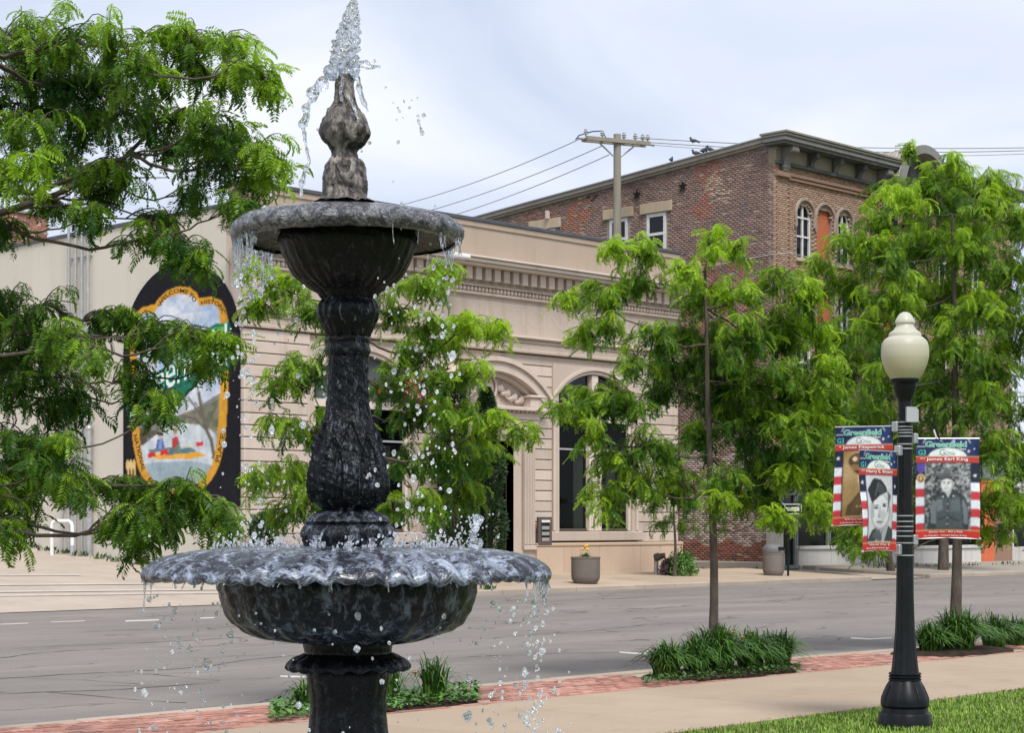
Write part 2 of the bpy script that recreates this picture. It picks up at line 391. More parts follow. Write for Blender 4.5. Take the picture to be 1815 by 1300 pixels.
for r in range(13):
    y0 = 12.44+r*0.1085
    for k in range(230):
        x0 = 4.0+k*0.206+(0.103 if r % 2 else 0)
        if any(abs(x0-bx) < bw*0.93 for bx, bw in BEDS) and 0.2 < r < 12.8: continue
        pv.append((x0, y0))
pv.sort(key=lambda q: q[0]**2+q[1]**2)
rest = MB()
for i, (x0, y0) in enumerate(pv):
    z = 0.056+random.uniform(-.005, .005); m = MB() if i < 300 else rest
    m.box(x0+.003, x0+.203, y0+.003, y0+.105, 0.0, z, paver_col())
    if i < 300: obj('brick', m, M['paver'], bs)
tag(obj('pavers', rest, M['paver'], bs), kind='stuff')
# lawn sheet with real blades where it is seen
# cracks that run along and across the road, as thin dark strips
M['crack'] = m_plain('tar filled crack', (.065,.058,.053), .8, .3, 3)
def cracks():
    m = MB()
    def run(x, y, dx, dy, L, w, wob):
        n = max(3, int(L/.22)); pts = []
        hd = 0.0
        for i in range(n): pts.append((x, y)); hd = .9*hd+RNG.normal(0, wob); x += dx*.22-hd*dy*.6; y += dy*.22+hd*.6+RNG.normal(0, wob*.35)
        V = []; a = np.array(pts); t = np.gradient(a, axis=0); t /= np.linalg.norm(t, axis=1)[:, None]+1e-9
        for i in range(n):
            ww = w*.7*RNG.uniform(.2, 1.3)/2; V += [(a[i,0]-t[i,1]*ww, a[i,1]+t[i,0]*ww, .004), (a[i,0]+t[i,1]*ww, a[i,1]-t[i,0]*ww, .004)]
        V = [(p, min(max(q, KERB+.3), FAR-.1), z) for p, q, z in V]
        m.add(V, [(2*i, 2*i+1, 2*i+3, 2*i+2) for i in range(n-1)]); return a
    for y, x0, x1, w in ((15.6,3,8,.05),(17.2,6,13,.06),(17.6,16,22,.04),(19.4,8,17,.06),(20.2,20,27,.04),(21.6,12,19,.05),(23.4,14,25,.06),(24.6,29,40,.05),(26.2,17,26,.05),(28.6,30,44,.06),(29.4,20,27,.05),(31.3,36,50,.05)):
        a = run(x0, y, 1, 0, x1-x0, w, .05)
        for k in range(int((x1-x0)/2.6)):
            q = a[int(RNG.integers(len(a)))]; s = RNG.choice([-1, 1]); d = RNG.uniform(-.7, .7); run(q[0], q[1], d, s*.8, RNG.uniform(.6, 2.6), w*.6, .07)
    r = [o for o in bpy.data.objects if o.name == 'road'][0]; o = obj('cracks', m, M['crack'], r); o['kind'] = 'stuff'
cracks()
lw = obj('lawn', MB().box(-60, 120, -60, 9.69, -0.2, 0.03), M['lawn']); lw['kind'] = 'structure'
M['blade'] = m_attr('grass blade', 0.6, 0.2, 3, 0.1)
def blades(n, x0, x1, y0, y1, h=0.06, w=0.006, z=0.03):
    x = RNG.uniform(x0, x1, n); y = RNG.uniform(y0, y1, n); return blade_mesh(x, y, np.full(n, z), h, w)
def blade_mesh(x, y, z, h, w, cols=None):
    n = len(x); t = RNG.uniform(0, 2*pi, n); hh = h*RNG.uniform(.55, 1.35, n); ln = hh*RNG.uniform(.1, .8, n)
    dx, dy = np.cos(t), np.sin(t); ox, oy = -dy*w/2, dx*w/2
    V = np.zeros((n, 5, 3))
    V[:, 0] = np.stack([x-ox, y-oy, z-.01], 1); V[:, 1] = np.stack([x+ox, y+oy, z-.01], 1)
    V[:, 2] = np.stack([x+ox*.8+dx*ln*.3, y+oy*.8+dy*ln*.3, z+hh*.6], 1); V[:, 3] = np.stack([x-ox*.8+dx*ln*.3, y-oy*.8+dy*ln*.3, z+hh*.6], 1)
    V[:, 4] = np.stack([x+dx*ln, y+dy*ln, z+hh], 1)
    b = np.arange(n)[:, None]*5
    F = np.concatenate([b+[0,1,2], b+[0,2,3], b+[3,2,4]])
    g = RNG.uniform(0, 1, n)[:, None]; c = (1-g)*np.array((0.085,0.175,0.018))+g*np.array((0.25,0.36,0.055)); c = c*(1+.22*np.sin(x*1.7+2*np.sin(y*1.3))*np.sin(y*2.3+x*.6))[:, None]
    dry = RNG.uniform(0, 1, n) < .05; c[dry] = (0.33,0.30,0.14)
    return V.reshape(-1, 3), F, np.repeat(c, 5, 0)
def grass():
    xs = []; 
    n = 120000; x = RNG.uniform(8.5, 26, n); y = RNG.uniform(5.5, 9.74, n)
    D = x*S_+y*C_; X = x*C_-y*S_; px = CX+FOC*X/D; py = HY+FOC*1.72/D
    k = (px > 1150) & (px < 1860) & (py < 1345); x, y = x[k], y[k]
    V, F, c = blade_mesh(x, y, np.full(len(x), .03), .036, .009)
    me = mesh_np('grass', V, F, M['blade'], c); o = link('grass', me)
    tag(o, 'bright green mown grass beside the sandy pavement', 'grass', kind='stuff')
grass()
# painted marks on the road, as thin sheets
M['roadpaint'] = m_plain('worn white road paint', (0.50,0.48,0.45), 0.8, 0.2, 6)
M['roadpaint_old'] = m_plain('faded road paint', (0.40,0.37,0.335), 0.85, 0.2, 6)
def mark(pts, mat='roadpaint', z=0.004):
    m = MB(); V = [(a, b, z) for a, b in pts]+[(a, b, z-0.003) for a, b in pts]
    n = len(pts); m.add(V, [tuple(range(n)), tuple(range(n, 2*n))[::-1]]+[(i, n+i, n+(i+1) % n, (i+1) % n) for i in range(n)])
    o = obj('road_marking', m, M[mat]); o['kind'] = 'structure'
def quad_px(x0, y0, x1, y1, h, mat='roadpaint'):
    q = [gnd(x0, y0), gnd(x1, y1), gnd(x1, y1+h), gnd(x0, y0+h)]
    mark([(a[0], a[1]) for a in q], mat)
quad_px(1098, 1156, 1148, 1160, 2.4); quad_px(1136, 1160, 1150, 1154, 2.2); quad_px(497, 1199, 552, 1200, 2.4); quad_px(222, 1101, 282, 1099, 1.8); quad_px(355, 1096, 380, 1095, 1.5)
quad_px(1508, 1131, 1545, 1133, 2.2); quad_px(1545, 1133, 1580, 1131, 1.4); quad_px(0, 1107, 50, 1105, 1.6, 'roadpaint_old'); quad_px(90, 1103, 150, 1101, 1.4, 'roadpaint_old')
def lot_mark(x0, y0, x1, y1, w, n=10):
    pts = []
    for s in range(n+1):
        f = s/n; y = y0+(y1-y0)*f; x = x0+(x1-x0)*f; pts.append((x, y))
    dx, dy = x1-x0, y1-y0; L = sqrt(dx*dx+dy*dy); nx, ny = -dy/L*w/2, dx/L*w/2
    V = []; 
    for x, y in pts: V += [(x-nx, y-ny, lotz(y-ny)+.03), (x+nx, y+ny, lotz(y+ny)+.03)]
    o = obj('lot_marking', MB().add(V, [(2*i, 2*i+1, 2*i+3, 2*i+2) for i in range(n)]), M['roadpaint']); o['kind'] = 'structure'
lot_mark(17, 36.9, 28.6, 35.1, .13); lot_mark(14, 38.9, 26.0, 37.0, .13); lot_mark(16, 40.9, 25.5, 39.4, .11); lot_mark(19.5, 35.7, 28.9, 34.3, .10)
# ================================================================== THE BANK
def fx(px): return at_y(px, FACE)[0]
bank = thing('bank_building', 'pale limestone bank with arched windows, dentil cornice and white painted side wall', 'building', (BX0, FACE, 0))
TOP, SIDE_TOP = 10.35, 9.85
M['grey_blind'] = m_plain('grey blind behind the arch light', (.075,.085,.09), .5, .1)
WINS = [(33.2, 'left'), (42.6, 'right')]; WH = 1.68            # window bays: centre, half width
WZ0, WZT0, WZT1, WZS, WZA = 1.55, 4.85, 5.05, 5.62, 6.30       # sill, transom band, arch spring and crown
DX0, DX1, DZ = 36.95, 38.85, 4.15
C0 = 7.90/26.0                                                 # course height
courses_top = 6.72; cz0 = 1.2; ncs = 18; ch = (courses_top-cz0)/ncs
RB0, RB1 = 31.35, 44.45                                        # recessed field between the end piers
# --- inner shell: front wall core with real openings, side, back, roof
core = MB(); yb0, yb1 = FACE+.20, FACE+.45
def core_seg(x0, x1, z0, z1): core.box(x0, x1, yb0, yb1, z0, z1)
xs = [BX0+.26, WINS[0][0]-WH, WINS[0][0]+WH, DX0, DX1, WINS[1][0]-WH, WINS[1][0]+WH, BX1-.26]
for i in (0, 2, 4, 6): core_seg(xs[i], xs[i+1], 0, 6.4)
core_seg(xs[1], xs[2], 0, WZ0); core_seg(xs[5], xs[6], 0, WZ0); core_seg(xs[3], xs[4], DZ, 6.4); core_seg(xs[3], xs[4], -.05, .3)
core_seg(xs[0], xs[7], 6.4, SIDE_TOP-.2)
obj('wall_core', core, M['joint'], bank)
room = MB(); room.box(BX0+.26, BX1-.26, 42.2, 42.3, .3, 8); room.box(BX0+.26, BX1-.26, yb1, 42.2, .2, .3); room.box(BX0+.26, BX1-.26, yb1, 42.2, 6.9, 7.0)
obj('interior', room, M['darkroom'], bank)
SIDE = MB().box(BX0, BX0+.25, FACE+.62, 60, -.2, SIDE_TOP)
obj('side_wall', SIDE, M['white_wall'], bank)
obj('end_wall', MB().box(BX1-.25, BX1, FACE+.61, 60, -.2, SIDE_TOP), M['stone'], bank)
obj('corner_fill', MB().box(BX0+.004, BX0+.26, FACE+.205, FACE+.608, 0, 9.02), M['stone'], bank)
obj('corner_fill', MB().box(BX1-.26, BX1-.004, FACE+.205, FACE+.608, 0, 9.02), M['stone'], bank)
obj('back_wall', MB().box(BX0+.25, BX1-.25, 59.75, 60, -.2, SIDE_TOP), M['stone'], bank)
obj('roof', MB().box(BX0+.25, BX1-.25, FACE+.45, 59.75, SIDE_TOP-.35, SIDE_TOP-.2), M['coping'], bank)
obj('side_coping', MB().bbox(BX0-.05, BX0+.30, FACE+.62, 60.1, SIDE_TOP, SIDE_TOP+.1, .01), M['coping'], bank)
# faint panel joint on the side wall
obj('corner_strip', MB().box(BX0-.012, BX0+.2, FACE+.61, FACE+.72, .2, SIDE_TOP), M['stone'], bank)
# --- ashlar courses, one stone each between openings and piers
def voids(z0, z1):
    v = []
    zc = (z0+z1)/2
    for c, _ in WINS:
        if WZ0-.28 < zc < WZA+.12: v.append((c-WH-.24, c+WH+.24))
    if zc < 5.45: v.append((DX0-.95, DX1+.98))
    if 5.3 < zc < 6.5:
        r = 2.62*max(0.0, 1-(zc-5.3)/1.25)**.5; v.append((37.9-r, 37.9+r))
    return v
def clipz(x0, x1, vs):
    seg = [(x0, x1)]
    for a, b in vs:
        out = []
        for p, q in seg:
            if b <= p or a >= q: out.append((p, q)); continue
            if a > p+.05: out.append((p, a))
            if b < q-.05: out.append((b, q))
        seg = out
    return seg
for k in range(ncs):
    z0 = cz0+k*ch; z1 = z0+ch
    for fx0, fx1, y in ((BX0, RB0, FACE), (RB0+.004, RB1-.004, FACE+.07), (RB1, BX1, FACE)):
        for a, b in clipz(fx0, fx1, voids(z0, z1)):
            obj('ashlar_stone', MB().bbox(a, b, y+random.uniform(0, .008), FACE+.21, z0+.012, z1-.012, .014), M['stone'], bank)
    # the piers return round the left corner
    obj('ashlar_stone', MB().bbox(BX0-.0, BX0+.3, FACE+.21, FACE+.6, z0+.012, z1-.012, .014), M['stone'], bank)
# plinth stones
for a, b in ((BX0-.1, 30.3), (30.3, 31.5), (31.5, 33.2), (33.2, 35.0), (35.0, 36.0), (39.83, 41.0), (41.0, 42.6), (42.6, 44.5), (44.5, 45.5), (45.5, BX1+.1)):
    obj('plinth_stone', MB().bbox(a+.006, b-.006, FACE-.12, FACE+.21, 0, 1.08, .015), M['stone_plinth'], bank)
for a, b in ((BX0-.12, 36.0), (39.83, BX1+.12)): obj('plinth_cap', MB().bbox(a, b, FACE-.14, FACE+.2, 1.084, 1.20, .03), M['stone_plinth'], bank)
# --- entablature
en = MB()
en.bbox(BX0-.06, BX1+.06, FACE-.07, FACE+.2, 6.74, 6.86, .02); en.bbox(BX0-.03, BX1+.03, FACE-.035, FACE+.2, 6.865, 7.02, .01); en.bbox(BX0-.05, BX1+.05, FACE-.06, FACE+.2, 7.025, 7.13, .01)
en.bbox(BX0-.12, BX1+.12, FACE-.15, FACE+.2, 7.135, 7.22, .03)
obj('architrave', en, M['stone'], bank)
obj('frieze', MB().box(BX0, BX1, FACE+.012, FACE+.2, 7.222, 8.26), M['stone'], bank)
obj('egg_band', MB().bbox(BX0-.08, BX1+.08, FACE-.09, FACE+.2, 8.262, 8.34, .02).bbox(BX0-.10, BX1+.10, FACE-.12, FACE+.2, 8.50, 8.56, .01), M['stone'], bank)
eg = MB()
for k in range(118):
    x = BX0+.0+k*(BX1-BX0)/117; eg.ball((x, FACE-.06, 8.42), (.055, .07, .075), 6, 4)
eg.box(BX0-.02, BX1+.02, FACE-.02, FACE+.2, 8.345, 8.495)
o = obj('egg_moulding', eg, M['stone'], bank, smooth=40); o['kind'] = 'stuff'
obj('dentil_band', MB().box(BX0-.02, BX1+.02, FACE-.02, FACE+.2, 8.565, 9.02), M['stone'], bank)
dn = bpy.data.meshes.new('x'); bpy.data.meshes.remove(dn)
proto = obj('dentil', MB().bbox(-.12, .12, -.26, .0, 8.66, 9.0, .008).box(-.14, .14, -.28, 0, 9.001, 9.02), M['stone'], bank)
nd = 46
for k in range(nd):
    o = proto if k == 0 else proto.copy()
    if k: COL.objects.link(o); o.parent = bank
    o.location = (.15+k*(BX1-BX0-.3)/(nd-1), -.02, 0)
me = proto.data; a = np.zeros(len(me.vertices)*3, np.float32)
me.vertices.foreach_get('co', a); a = a.reshape(-1, 3)+np.array((BX0, FACE, 0)); me.vertices.foreach_set('co', a.ravel().astype(np.float32)); me.update()
cn = MB(); cn.bbox(BX0-.42, BX1+.42, FACE-.50, FACE+.2, 9.025, 9.10, .01); cn.bbox(BX0-.5, BX1+.5, FACE-.60, FACE+.2, 9.105, 9.21, .02); cn.bbox(BX0-.56, BX1+.56, FACE-.66, FACE+.2, 9.215, 9.27, .01)
obj('cornice', cn, M['cornice_white'], bank)
obj('parapet', MB().box(BX0, BX1, FACE+.0, FACE+.6, 9.275, TOP), M['stucco'], bank)
obj('parapet_trim', MB().bbox(BX0-.03, BX1+.03, FACE-.04, FACE+.64, TOP-.16, TOP-.002, .01), M['stucco'], bank)
obj('parapet_coping', MB().bbox(BX0-.06, BX1+.06, FACE-.08, FACE+.68, TOP, TOP+.10, .01), M['coping'], bank)
# ghost lettering on the frieze
def wall_text(s, x0, x1, z0, z1, y, mat, parent, bold=0.0, name='lettering', th=.004):
    V, F = fit_text(s, x0, x1, z0, z1, bold); m = MB(); W = np.column_stack([V[:, 0], np.full(len(V), y), V[:, 1]])
    m.add(W, F); return obj(name, m, mat, parent)
M['ghost'] = m_stone('ghost of lettering', (0.545,0.445,0.38), (0.35,0.28,0.2), .5, 2)
wall_text('NATIONAL', fx(838), fx(838)+5.0, 7.50, 8.02, FACE+.008, M['ghost'], bank, .0)
# --- windows
def seg_arc(c, hw, zs, zc, n=18):
    r = zc-zs; R = (hw*hw+r*r)/(2*r); th = math.asin(hw/R)
    return [(c+R*sin(-th+2*th*i/n), zc-R+R*cos(-th+2*th*i/n)) for i in range(n+1)]
XA, ZA = (1,0,0), (0,0,1)           # frame: A x B points towards the street (-y)
def fr(y): return (0, y, 0)
for c, side in WINS:
    arc = seg_arc(c, WH, WZS, WZA)
    # masonry over the arch, up to the architrave
    top = 6.735; polyL = [(c-WH-.24, WZS-.30)]+[(c-WH, WZS-.30)]+arc+[(c+WH, WZS-.30), (c+WH+.24, WZS-.30), (c+WH+.24, WZA+.14), (c-WH-.24, WZA+.14)]
    m = MB()
    n = len(arc)
    for i in range(n-1):
        (a0, b0), (a1, b1) = arc[i], arc[i+1]
        m.prism([(a0, b0), (a1, b1), (a1, WZA+.22), (a0, WZA+.22)], fr(FACE+.03), XA, ZA, -.17, 0)
    for a, b in ((c-WH-.24, c-WH), (c+WH, c+WH+.24)): m.box(a, b, FACE+.03, FACE+.2, WZ0-.02, WZA+.22)
    obj('window_surround', m, M['stone'], bank)
    # moulded arch bead
    m = MB(); ar2 = seg_arc(c, WH+.22, WZS-.0, WZA+.20); ar1 = seg_arc(c, WH+.12, WZS-.02, WZA+.11)
    for i in range(len(ar1)-1): m.prism([ar1[i], ar1[i+1], ar2[i+1], ar2[i]], fr(FACE+.03), XA, ZA, .002, .05)
    m.bbox(c-WH-.26, c-WH-.16, FACE-.02, FACE+.028, WZ0-.0, WZS, .01); m.bbox(c+WH+.16, c+WH+.26, FACE-.02, FACE+.028, WZ0, WZS, .01)
    obj('architrave_moulding', m, M['stone'], bank)
    obj('sill', MB().bbox(c-WH-.42, c+WH+.42, FACE-.07, FACE+.2, WZ0-.30, WZ0-.02, .02), M['stone'], bank)
    wf = obj('window_frame', MB().box(c-.28, c+.28, FACE+.06, FACE+.28, WZ0, WZT0).box(c-WH, c+WH, FACE+.05, FACE+.28, WZT0, WZT1).box(c-.14, c+.14, FACE+.08, FACE+.28, WZT1+.002, WZA-.03)
             .box(c-WH, c-WH+.10, FACE+.10, FACE+.28, WZ0, WZT0-.002).box(c+WH-.10, c+WH, FACE+.10, FACE+.28, WZ0, WZT0-.002)
             .box(c-.20, c-.12, FACE+.04, FACE+.059, WZ0, WZT0).box(c+.12, c+.20, FACE+.04, FACE+.059, WZ0, WZT0), M['frame_cream'], bank)
    for s, (a, b) in ((0, (c-WH+.1, c-.28)), (1, (c+.28, c+WH-.1))):
        m = MB().box(a, b, FACE+.20, FACE+.21, WZ0, WZT0); obj('pane', m, M['glass'], wf)
        obj('sash_bar', MB().box(a, b, FACE+.17, FACE+.199, 3.98, 4.03), M['greypaint'], wf); obj('sash_bar', MB().box(a, b, FACE+.15, FACE+.199, WZ0, WZ0+.07), M['bronze'], wf)
    for a0, a1 in ((c-WH, c-.14), (c+.14, c+WH)):
        pts = [(x, z) for x, z in seg_arc(c, WH-.0, WZS, WZA-.001, 30) if a0-.01 <= x <= a1+.01]
        poly = [(pts[0][0], WZT1), (pts[-1][0], WZT1)]+pts[::-1]
        obj('pane', MB().prism(poly, fr(FACE+.22), XA, ZA, -.01, 0), M['glass_d'] if side == 'right' else M['grey_blind'], wf)
    # curtains drawn back inside
    cm = MB()
    for cx0, w in ((c-.74, .42), (c+.75, .40)) if side == 'right' else ((c+.75, .45), (c-.7, .3)):
        n = 26; V = []
        for i in range(n+1):
            x = cx0+w*i/n; V += [(x, FACE+.30+.03*sin(i*1.9), WZ0-.2), (x, FACE+.30+.03*sin(i*1.9), 3.9)]
        obj('curtain', MB().add(V, [(2*i, 2*i+2, 2*i+3, 2*i+1) for i in range(n)]), M['curtain'], bank)
    obj('furniture', MB().bbox(c-1.2, c-.3, 39.0, 39.8, .3, 2.6, .03), M['bronze'], bank)
# --- door surround
dc = (DX0+DX1)/2
for a, b in ((DX0-.02, DX0), (DX1, DX1+.02)): obj('door_reveal', MB().box(a, b, FACE-.1, FACE+.72, .3, DZ), M['stone'], bank)
door = obj('door', MB().box(DX0, DX1, FACE+.74, FACE+.80, .3, DZ), M['black_dull'], bank)
obj('door_glass', MB().box(DX0+.12, dc-.05, FACE+.72, FACE+.738, .5, 2.5).box(dc+.05, DX1-.12, FACE+.72, FACE+.738, .5, 2.5), M['glass_d'], door)
obj('handle', MB().tube([(dc+.12, FACE+.68, 1.1), (dc+.12, FACE+.68, 1.7)], .015, 6), M['galv'], door)
m = MB()
for s in (-1, 1):
    e = DX0 if s < 0 else DX1
    def bx(a, b, y, z0, z1): m.bbox(min(e+s*a, e+s*b), max(e+s*a, e+s*b), FACE-y, FACE+.2, z0, z1, .008)
    bx(.0, .16, .12, .3, 4.55); bx(.162, .34, .09, .3, 4.55); bx(.342, .40, .05, .3, 4.55)
    bx(.402, .98, .06, .3, 1.0)
m.bbox(DX0, DX1, FACE-.12, FACE+.2, DZ, 4.55, .01)
obj('door_casing', m, M['stone'], bank)
for s in (-1, 1):                                                # fluted pilasters
    e = DX0 if s < 0 else DX1; a, b = sorted((e+s*.44, e+s*.90)); pm = MB()
    pm.box(a, b, FACE-.10, FACE+.2, 1.003, 4.55)
    for k in range(7):
        x = a+(b-a)*(k+.5)/7; pm.bbox(x-.022, x+.022, FACE-.135, FACE-.098, 1.15, 4.25, .008)
    pm.bbox(a-.03, b+.03, FACE-.16, FACE-.1, 4.3, 4.55, .01); pm.bbox(a-.03, b+.03, FACE-.16, FACE-.1, 1.003, 1.13, .01)
    obj('pilaster', pm, M['stone'], bank)
m = MB().bbox(DX0-1.0, DX1+1.0, FACE-.16, FACE+.2, 4.555, 4.78, .01).bbox(DX0-1.02, DX1+1.02, FACE-.20, FACE+.2, 4.785, 4.98, .02)
m.bbox(DX0-1.12, DX1+1.12, FACE-.36, FACE+.2, 5.03, 5.14, .015)
for k in range(22): x = DX0-.95+k*(DX1-DX0+1.9)/21; m.bbox(x-.04, x+.04, FACE-.28, FACE-.1, 4.98, 5.028, .004)
for s in (-1, 1): c0 = dc+s*1.78; m.bbox(c0-.30, c0+.30, FACE-.30, FACE+.2, 5.142, 5.42, .02); m.bbox(c0-.36, c0+.36, FACE-.36, FACE+.2, 5.422, 5.50, .02)
obj('door_entablature', m, M['stone'], bank)
# lunette, hood and medallion
LZ0, LZ1 = 5.30, 6.46
a_in = seg_arc(dc, 1.98, LZ0, LZ1-.34, 30); a_o = seg_arc(dc, 2.36, LZ0, LZ1, 30)
tp = MB(); tp.prism([(a_in[0][0], 5.142)]+[(a_in[-1][0], 5.142)]+a_in[::-1], fr(FACE+.06), XA, ZA, -.1, 0)
obj('lunette', tp, M['stone'], bank)
hm = MB()
for i in range(30): hm.prism([a_in[i], a_in[i+1], a_o[i+1], a_o[i]], fr(FACE), XA, ZA, -.2, .34)
a1 = seg_arc(dc, 1.82, LZ0-.02, LZ1-.48, 30); a2 = seg_arc(dc, 1.97, LZ0, LZ1-.35, 30)
for i in range(30): hm.prism([a1[i], a1[i+1], a2[i+1], a2[i]], fr(FACE), XA, ZA, -.05, .12)
a1 = seg_arc(dc, 2.30, LZ0-.0, LZ1-.06, 30); a2 = seg_arc(dc, 2.44, LZ0, LZ1+.07, 30)
for i in range(30): hm.prism([a1[i], a1[i+1], a2[i+1], a2[i]], fr(FACE), XA, ZA, .342, .42)
obj('arched_hood', hm, M['stone'], bank, smooth=30)
mm = MB()
ring = [(dc+.30*cos(t), FACE-.04, 5.66+.38*sin(t)) for t in np.linspace(0, 2*pi, 33)]
mm.tube(ring, .045, 8, cap=False); mm.ball((dc, FACE-.0, 5.66), (.24, .07, .31), 16, 8)
for s in (-1, 1):                                               # scrolls and leaves beside the medallion
    for k in range(11):
        t = k/10; mm.ball((dc+s*(.42+.95*t), FACE-.03, 5.32+.34*(1-t)**1.6+.06*sin(k*2.1)), (.07+.03*(k % 3), .07, .07+.03*((k+1) % 3)), 7, 5)
    sp = [(dc+s*(.48+.45*t+.10*cos(6*t)*(1-t)), FACE-.05, 5.30+.30*(1-t)+.10*sin(6*t)*(1-t)) for t in np.linspace(0, 1, 16)]
    mm.tube(sp, .03, 6)
obj('medallion', mm, M['stone'], bank, smooth=50)
obj('step', MB().bbox(DX0-.5, DX1+.5, FACE-.5, FACE-.002, .25, .36, .02), M['pave_far'], bank)
# floodlight on the cornice
p = at_y(808, FACE-.9); x = p[0]
fl = obj('floodlight', MB().bbox(x-.05, x+.45, FACE-1.05, FACE-.72, 9.05, 9.17, .03).tube([(x+.2, FACE-.62, 9.2), (x+.2, FACE-.85, 9.16)], .03, 6), M['whitepaint'], bank)
# chimney of separate bricks on the roof at the far left
M['brickc'] = m_attr('old brick', 0.88, 0.25, 12, 0.5, 50, 0.008)
chy, _ = at_x(40, BX0+.6); cD = P(78, 0, 56.5)
chx0, chy0 = 28.7, 52.0
cq = P(76, 400, 58.0); 
chim = thing('chimney', None, None, (cq[0], cq[1], 9.3)); chim.parent = bank; chim.location = (cq[0]-BX0, cq[1]-FACE, 9.3)
cw = 1.6; cx1, cy1 = cq[0]+.2, cq[1]
obj('flue', MB().box(cx1-cw+.03, cx1-.03, cy1+.03, cy1+.97, 9.3, 11.30), M['joint'], chim)
for k in range(25):
    z = 9.32+k*.079; off = .1 if k % 2 else 0
    n = int(cw/.205)
    for i in range(n+1):
        a = max(cx1-cw, cx1-cw+i*.205-off); b = min(cx1, cx1-cw+(i+1)*.205-off)
        if b-a < .04: continue
        obj('brick', MB().box(a+.006, b-.006, cy1, cy1+.1, z, z+.068, np.array(random.choice([(.40,.19,.13),(.34,.15,.11),(.48,.33,.25),(.30,.17,.13)]))*random.uniform(.8,1.1)), M['brickc'], chim)
sb = MB()
for k in range(25):
    z = 9.32+k*.079
    for i in range(5): sb.box(cx1-.05, cx1+.002, cy1+.105+i*.18, cy1+.275+i*.18, z, z+.068, np.array((.36,.19,.14))*random.uniform(.8,1.1)); sb.box(cx1-cw-.002, cx1-cw+.05, cy1+.105+i*.18, cy1+.275+i*.18, z, z+.068, np.array((.36,.19,.14))*random.uniform(.8,1.1))
tag(obj('brickwork', sb, M['brickc'], chim), kind='stuff')
obj('chimney_cap', MB().bbox(cx1-cw-.05, cx1+.05, cy1-.05, cy1+1.05, 11.30, 11.38, .01), M['concrete_old'], chim)
# conduits up the white wall
for px, D0, z1, r in ((122, 0, 12.1, .045), (134, 0, 12.1, .045), (145, 0, 12.3, .045), (156, 0, 11.6, .045), (110, 0, 4.6, .04), (158, 0, 4.4, .085)):
    y, D = at_x(px, BX0-.12); m = MB().tube([(BX0-.12, y, lotz(y)-.02), (BX0-.12, y, z1)], r, 10)
    for z in (2.2, 4.6, 7.0, 9.2):
        if z < z1: m.box(BX0-.12, BX0-.001, y-.05, y+.05, z, z+.03)
    if r > .06: m.ball((BX0-.12, y, z1), (r*1.2,)*3, 10, 6)
    obj('conduit', m, M['galv'], bank, smooth=40)
# ================================================================== the white hoop rail by the wall
y, D = at_x(108, BX0-.8); q = P(92, 0, D); q2 = P(128, 0, D)
b0 = lotz(y); hoop = MB(); a = np.array((q[0], q[1])); b = np.array((q2[0], q2[1])); H = b0+.95
pts = [(*a, b0-.1), (*a, H-.12), (*(a+(b-a)*.04), H-.04), (*(a+(b-a)*.14), H)]+[(*(a+(b-a)*.84), H), (*(a+(b-a)*.95), H-.05), (*b, H-.15), (*b, b0-.1)]
hoop.tube(pts, .055, 10)
hr = obj('guard_rail', hoop, M['whitepaint'], origin=(*a, b0), smooth=50)
tag(hr, 'white bent pipe guard rail in front of the conduits on the side wall', 'guard rail')
obj('rail_foot', MB().tube([(*b, b0-.1), (*b, b0+.28)], .06, 10), M['greypaint'], hr, smooth=50)
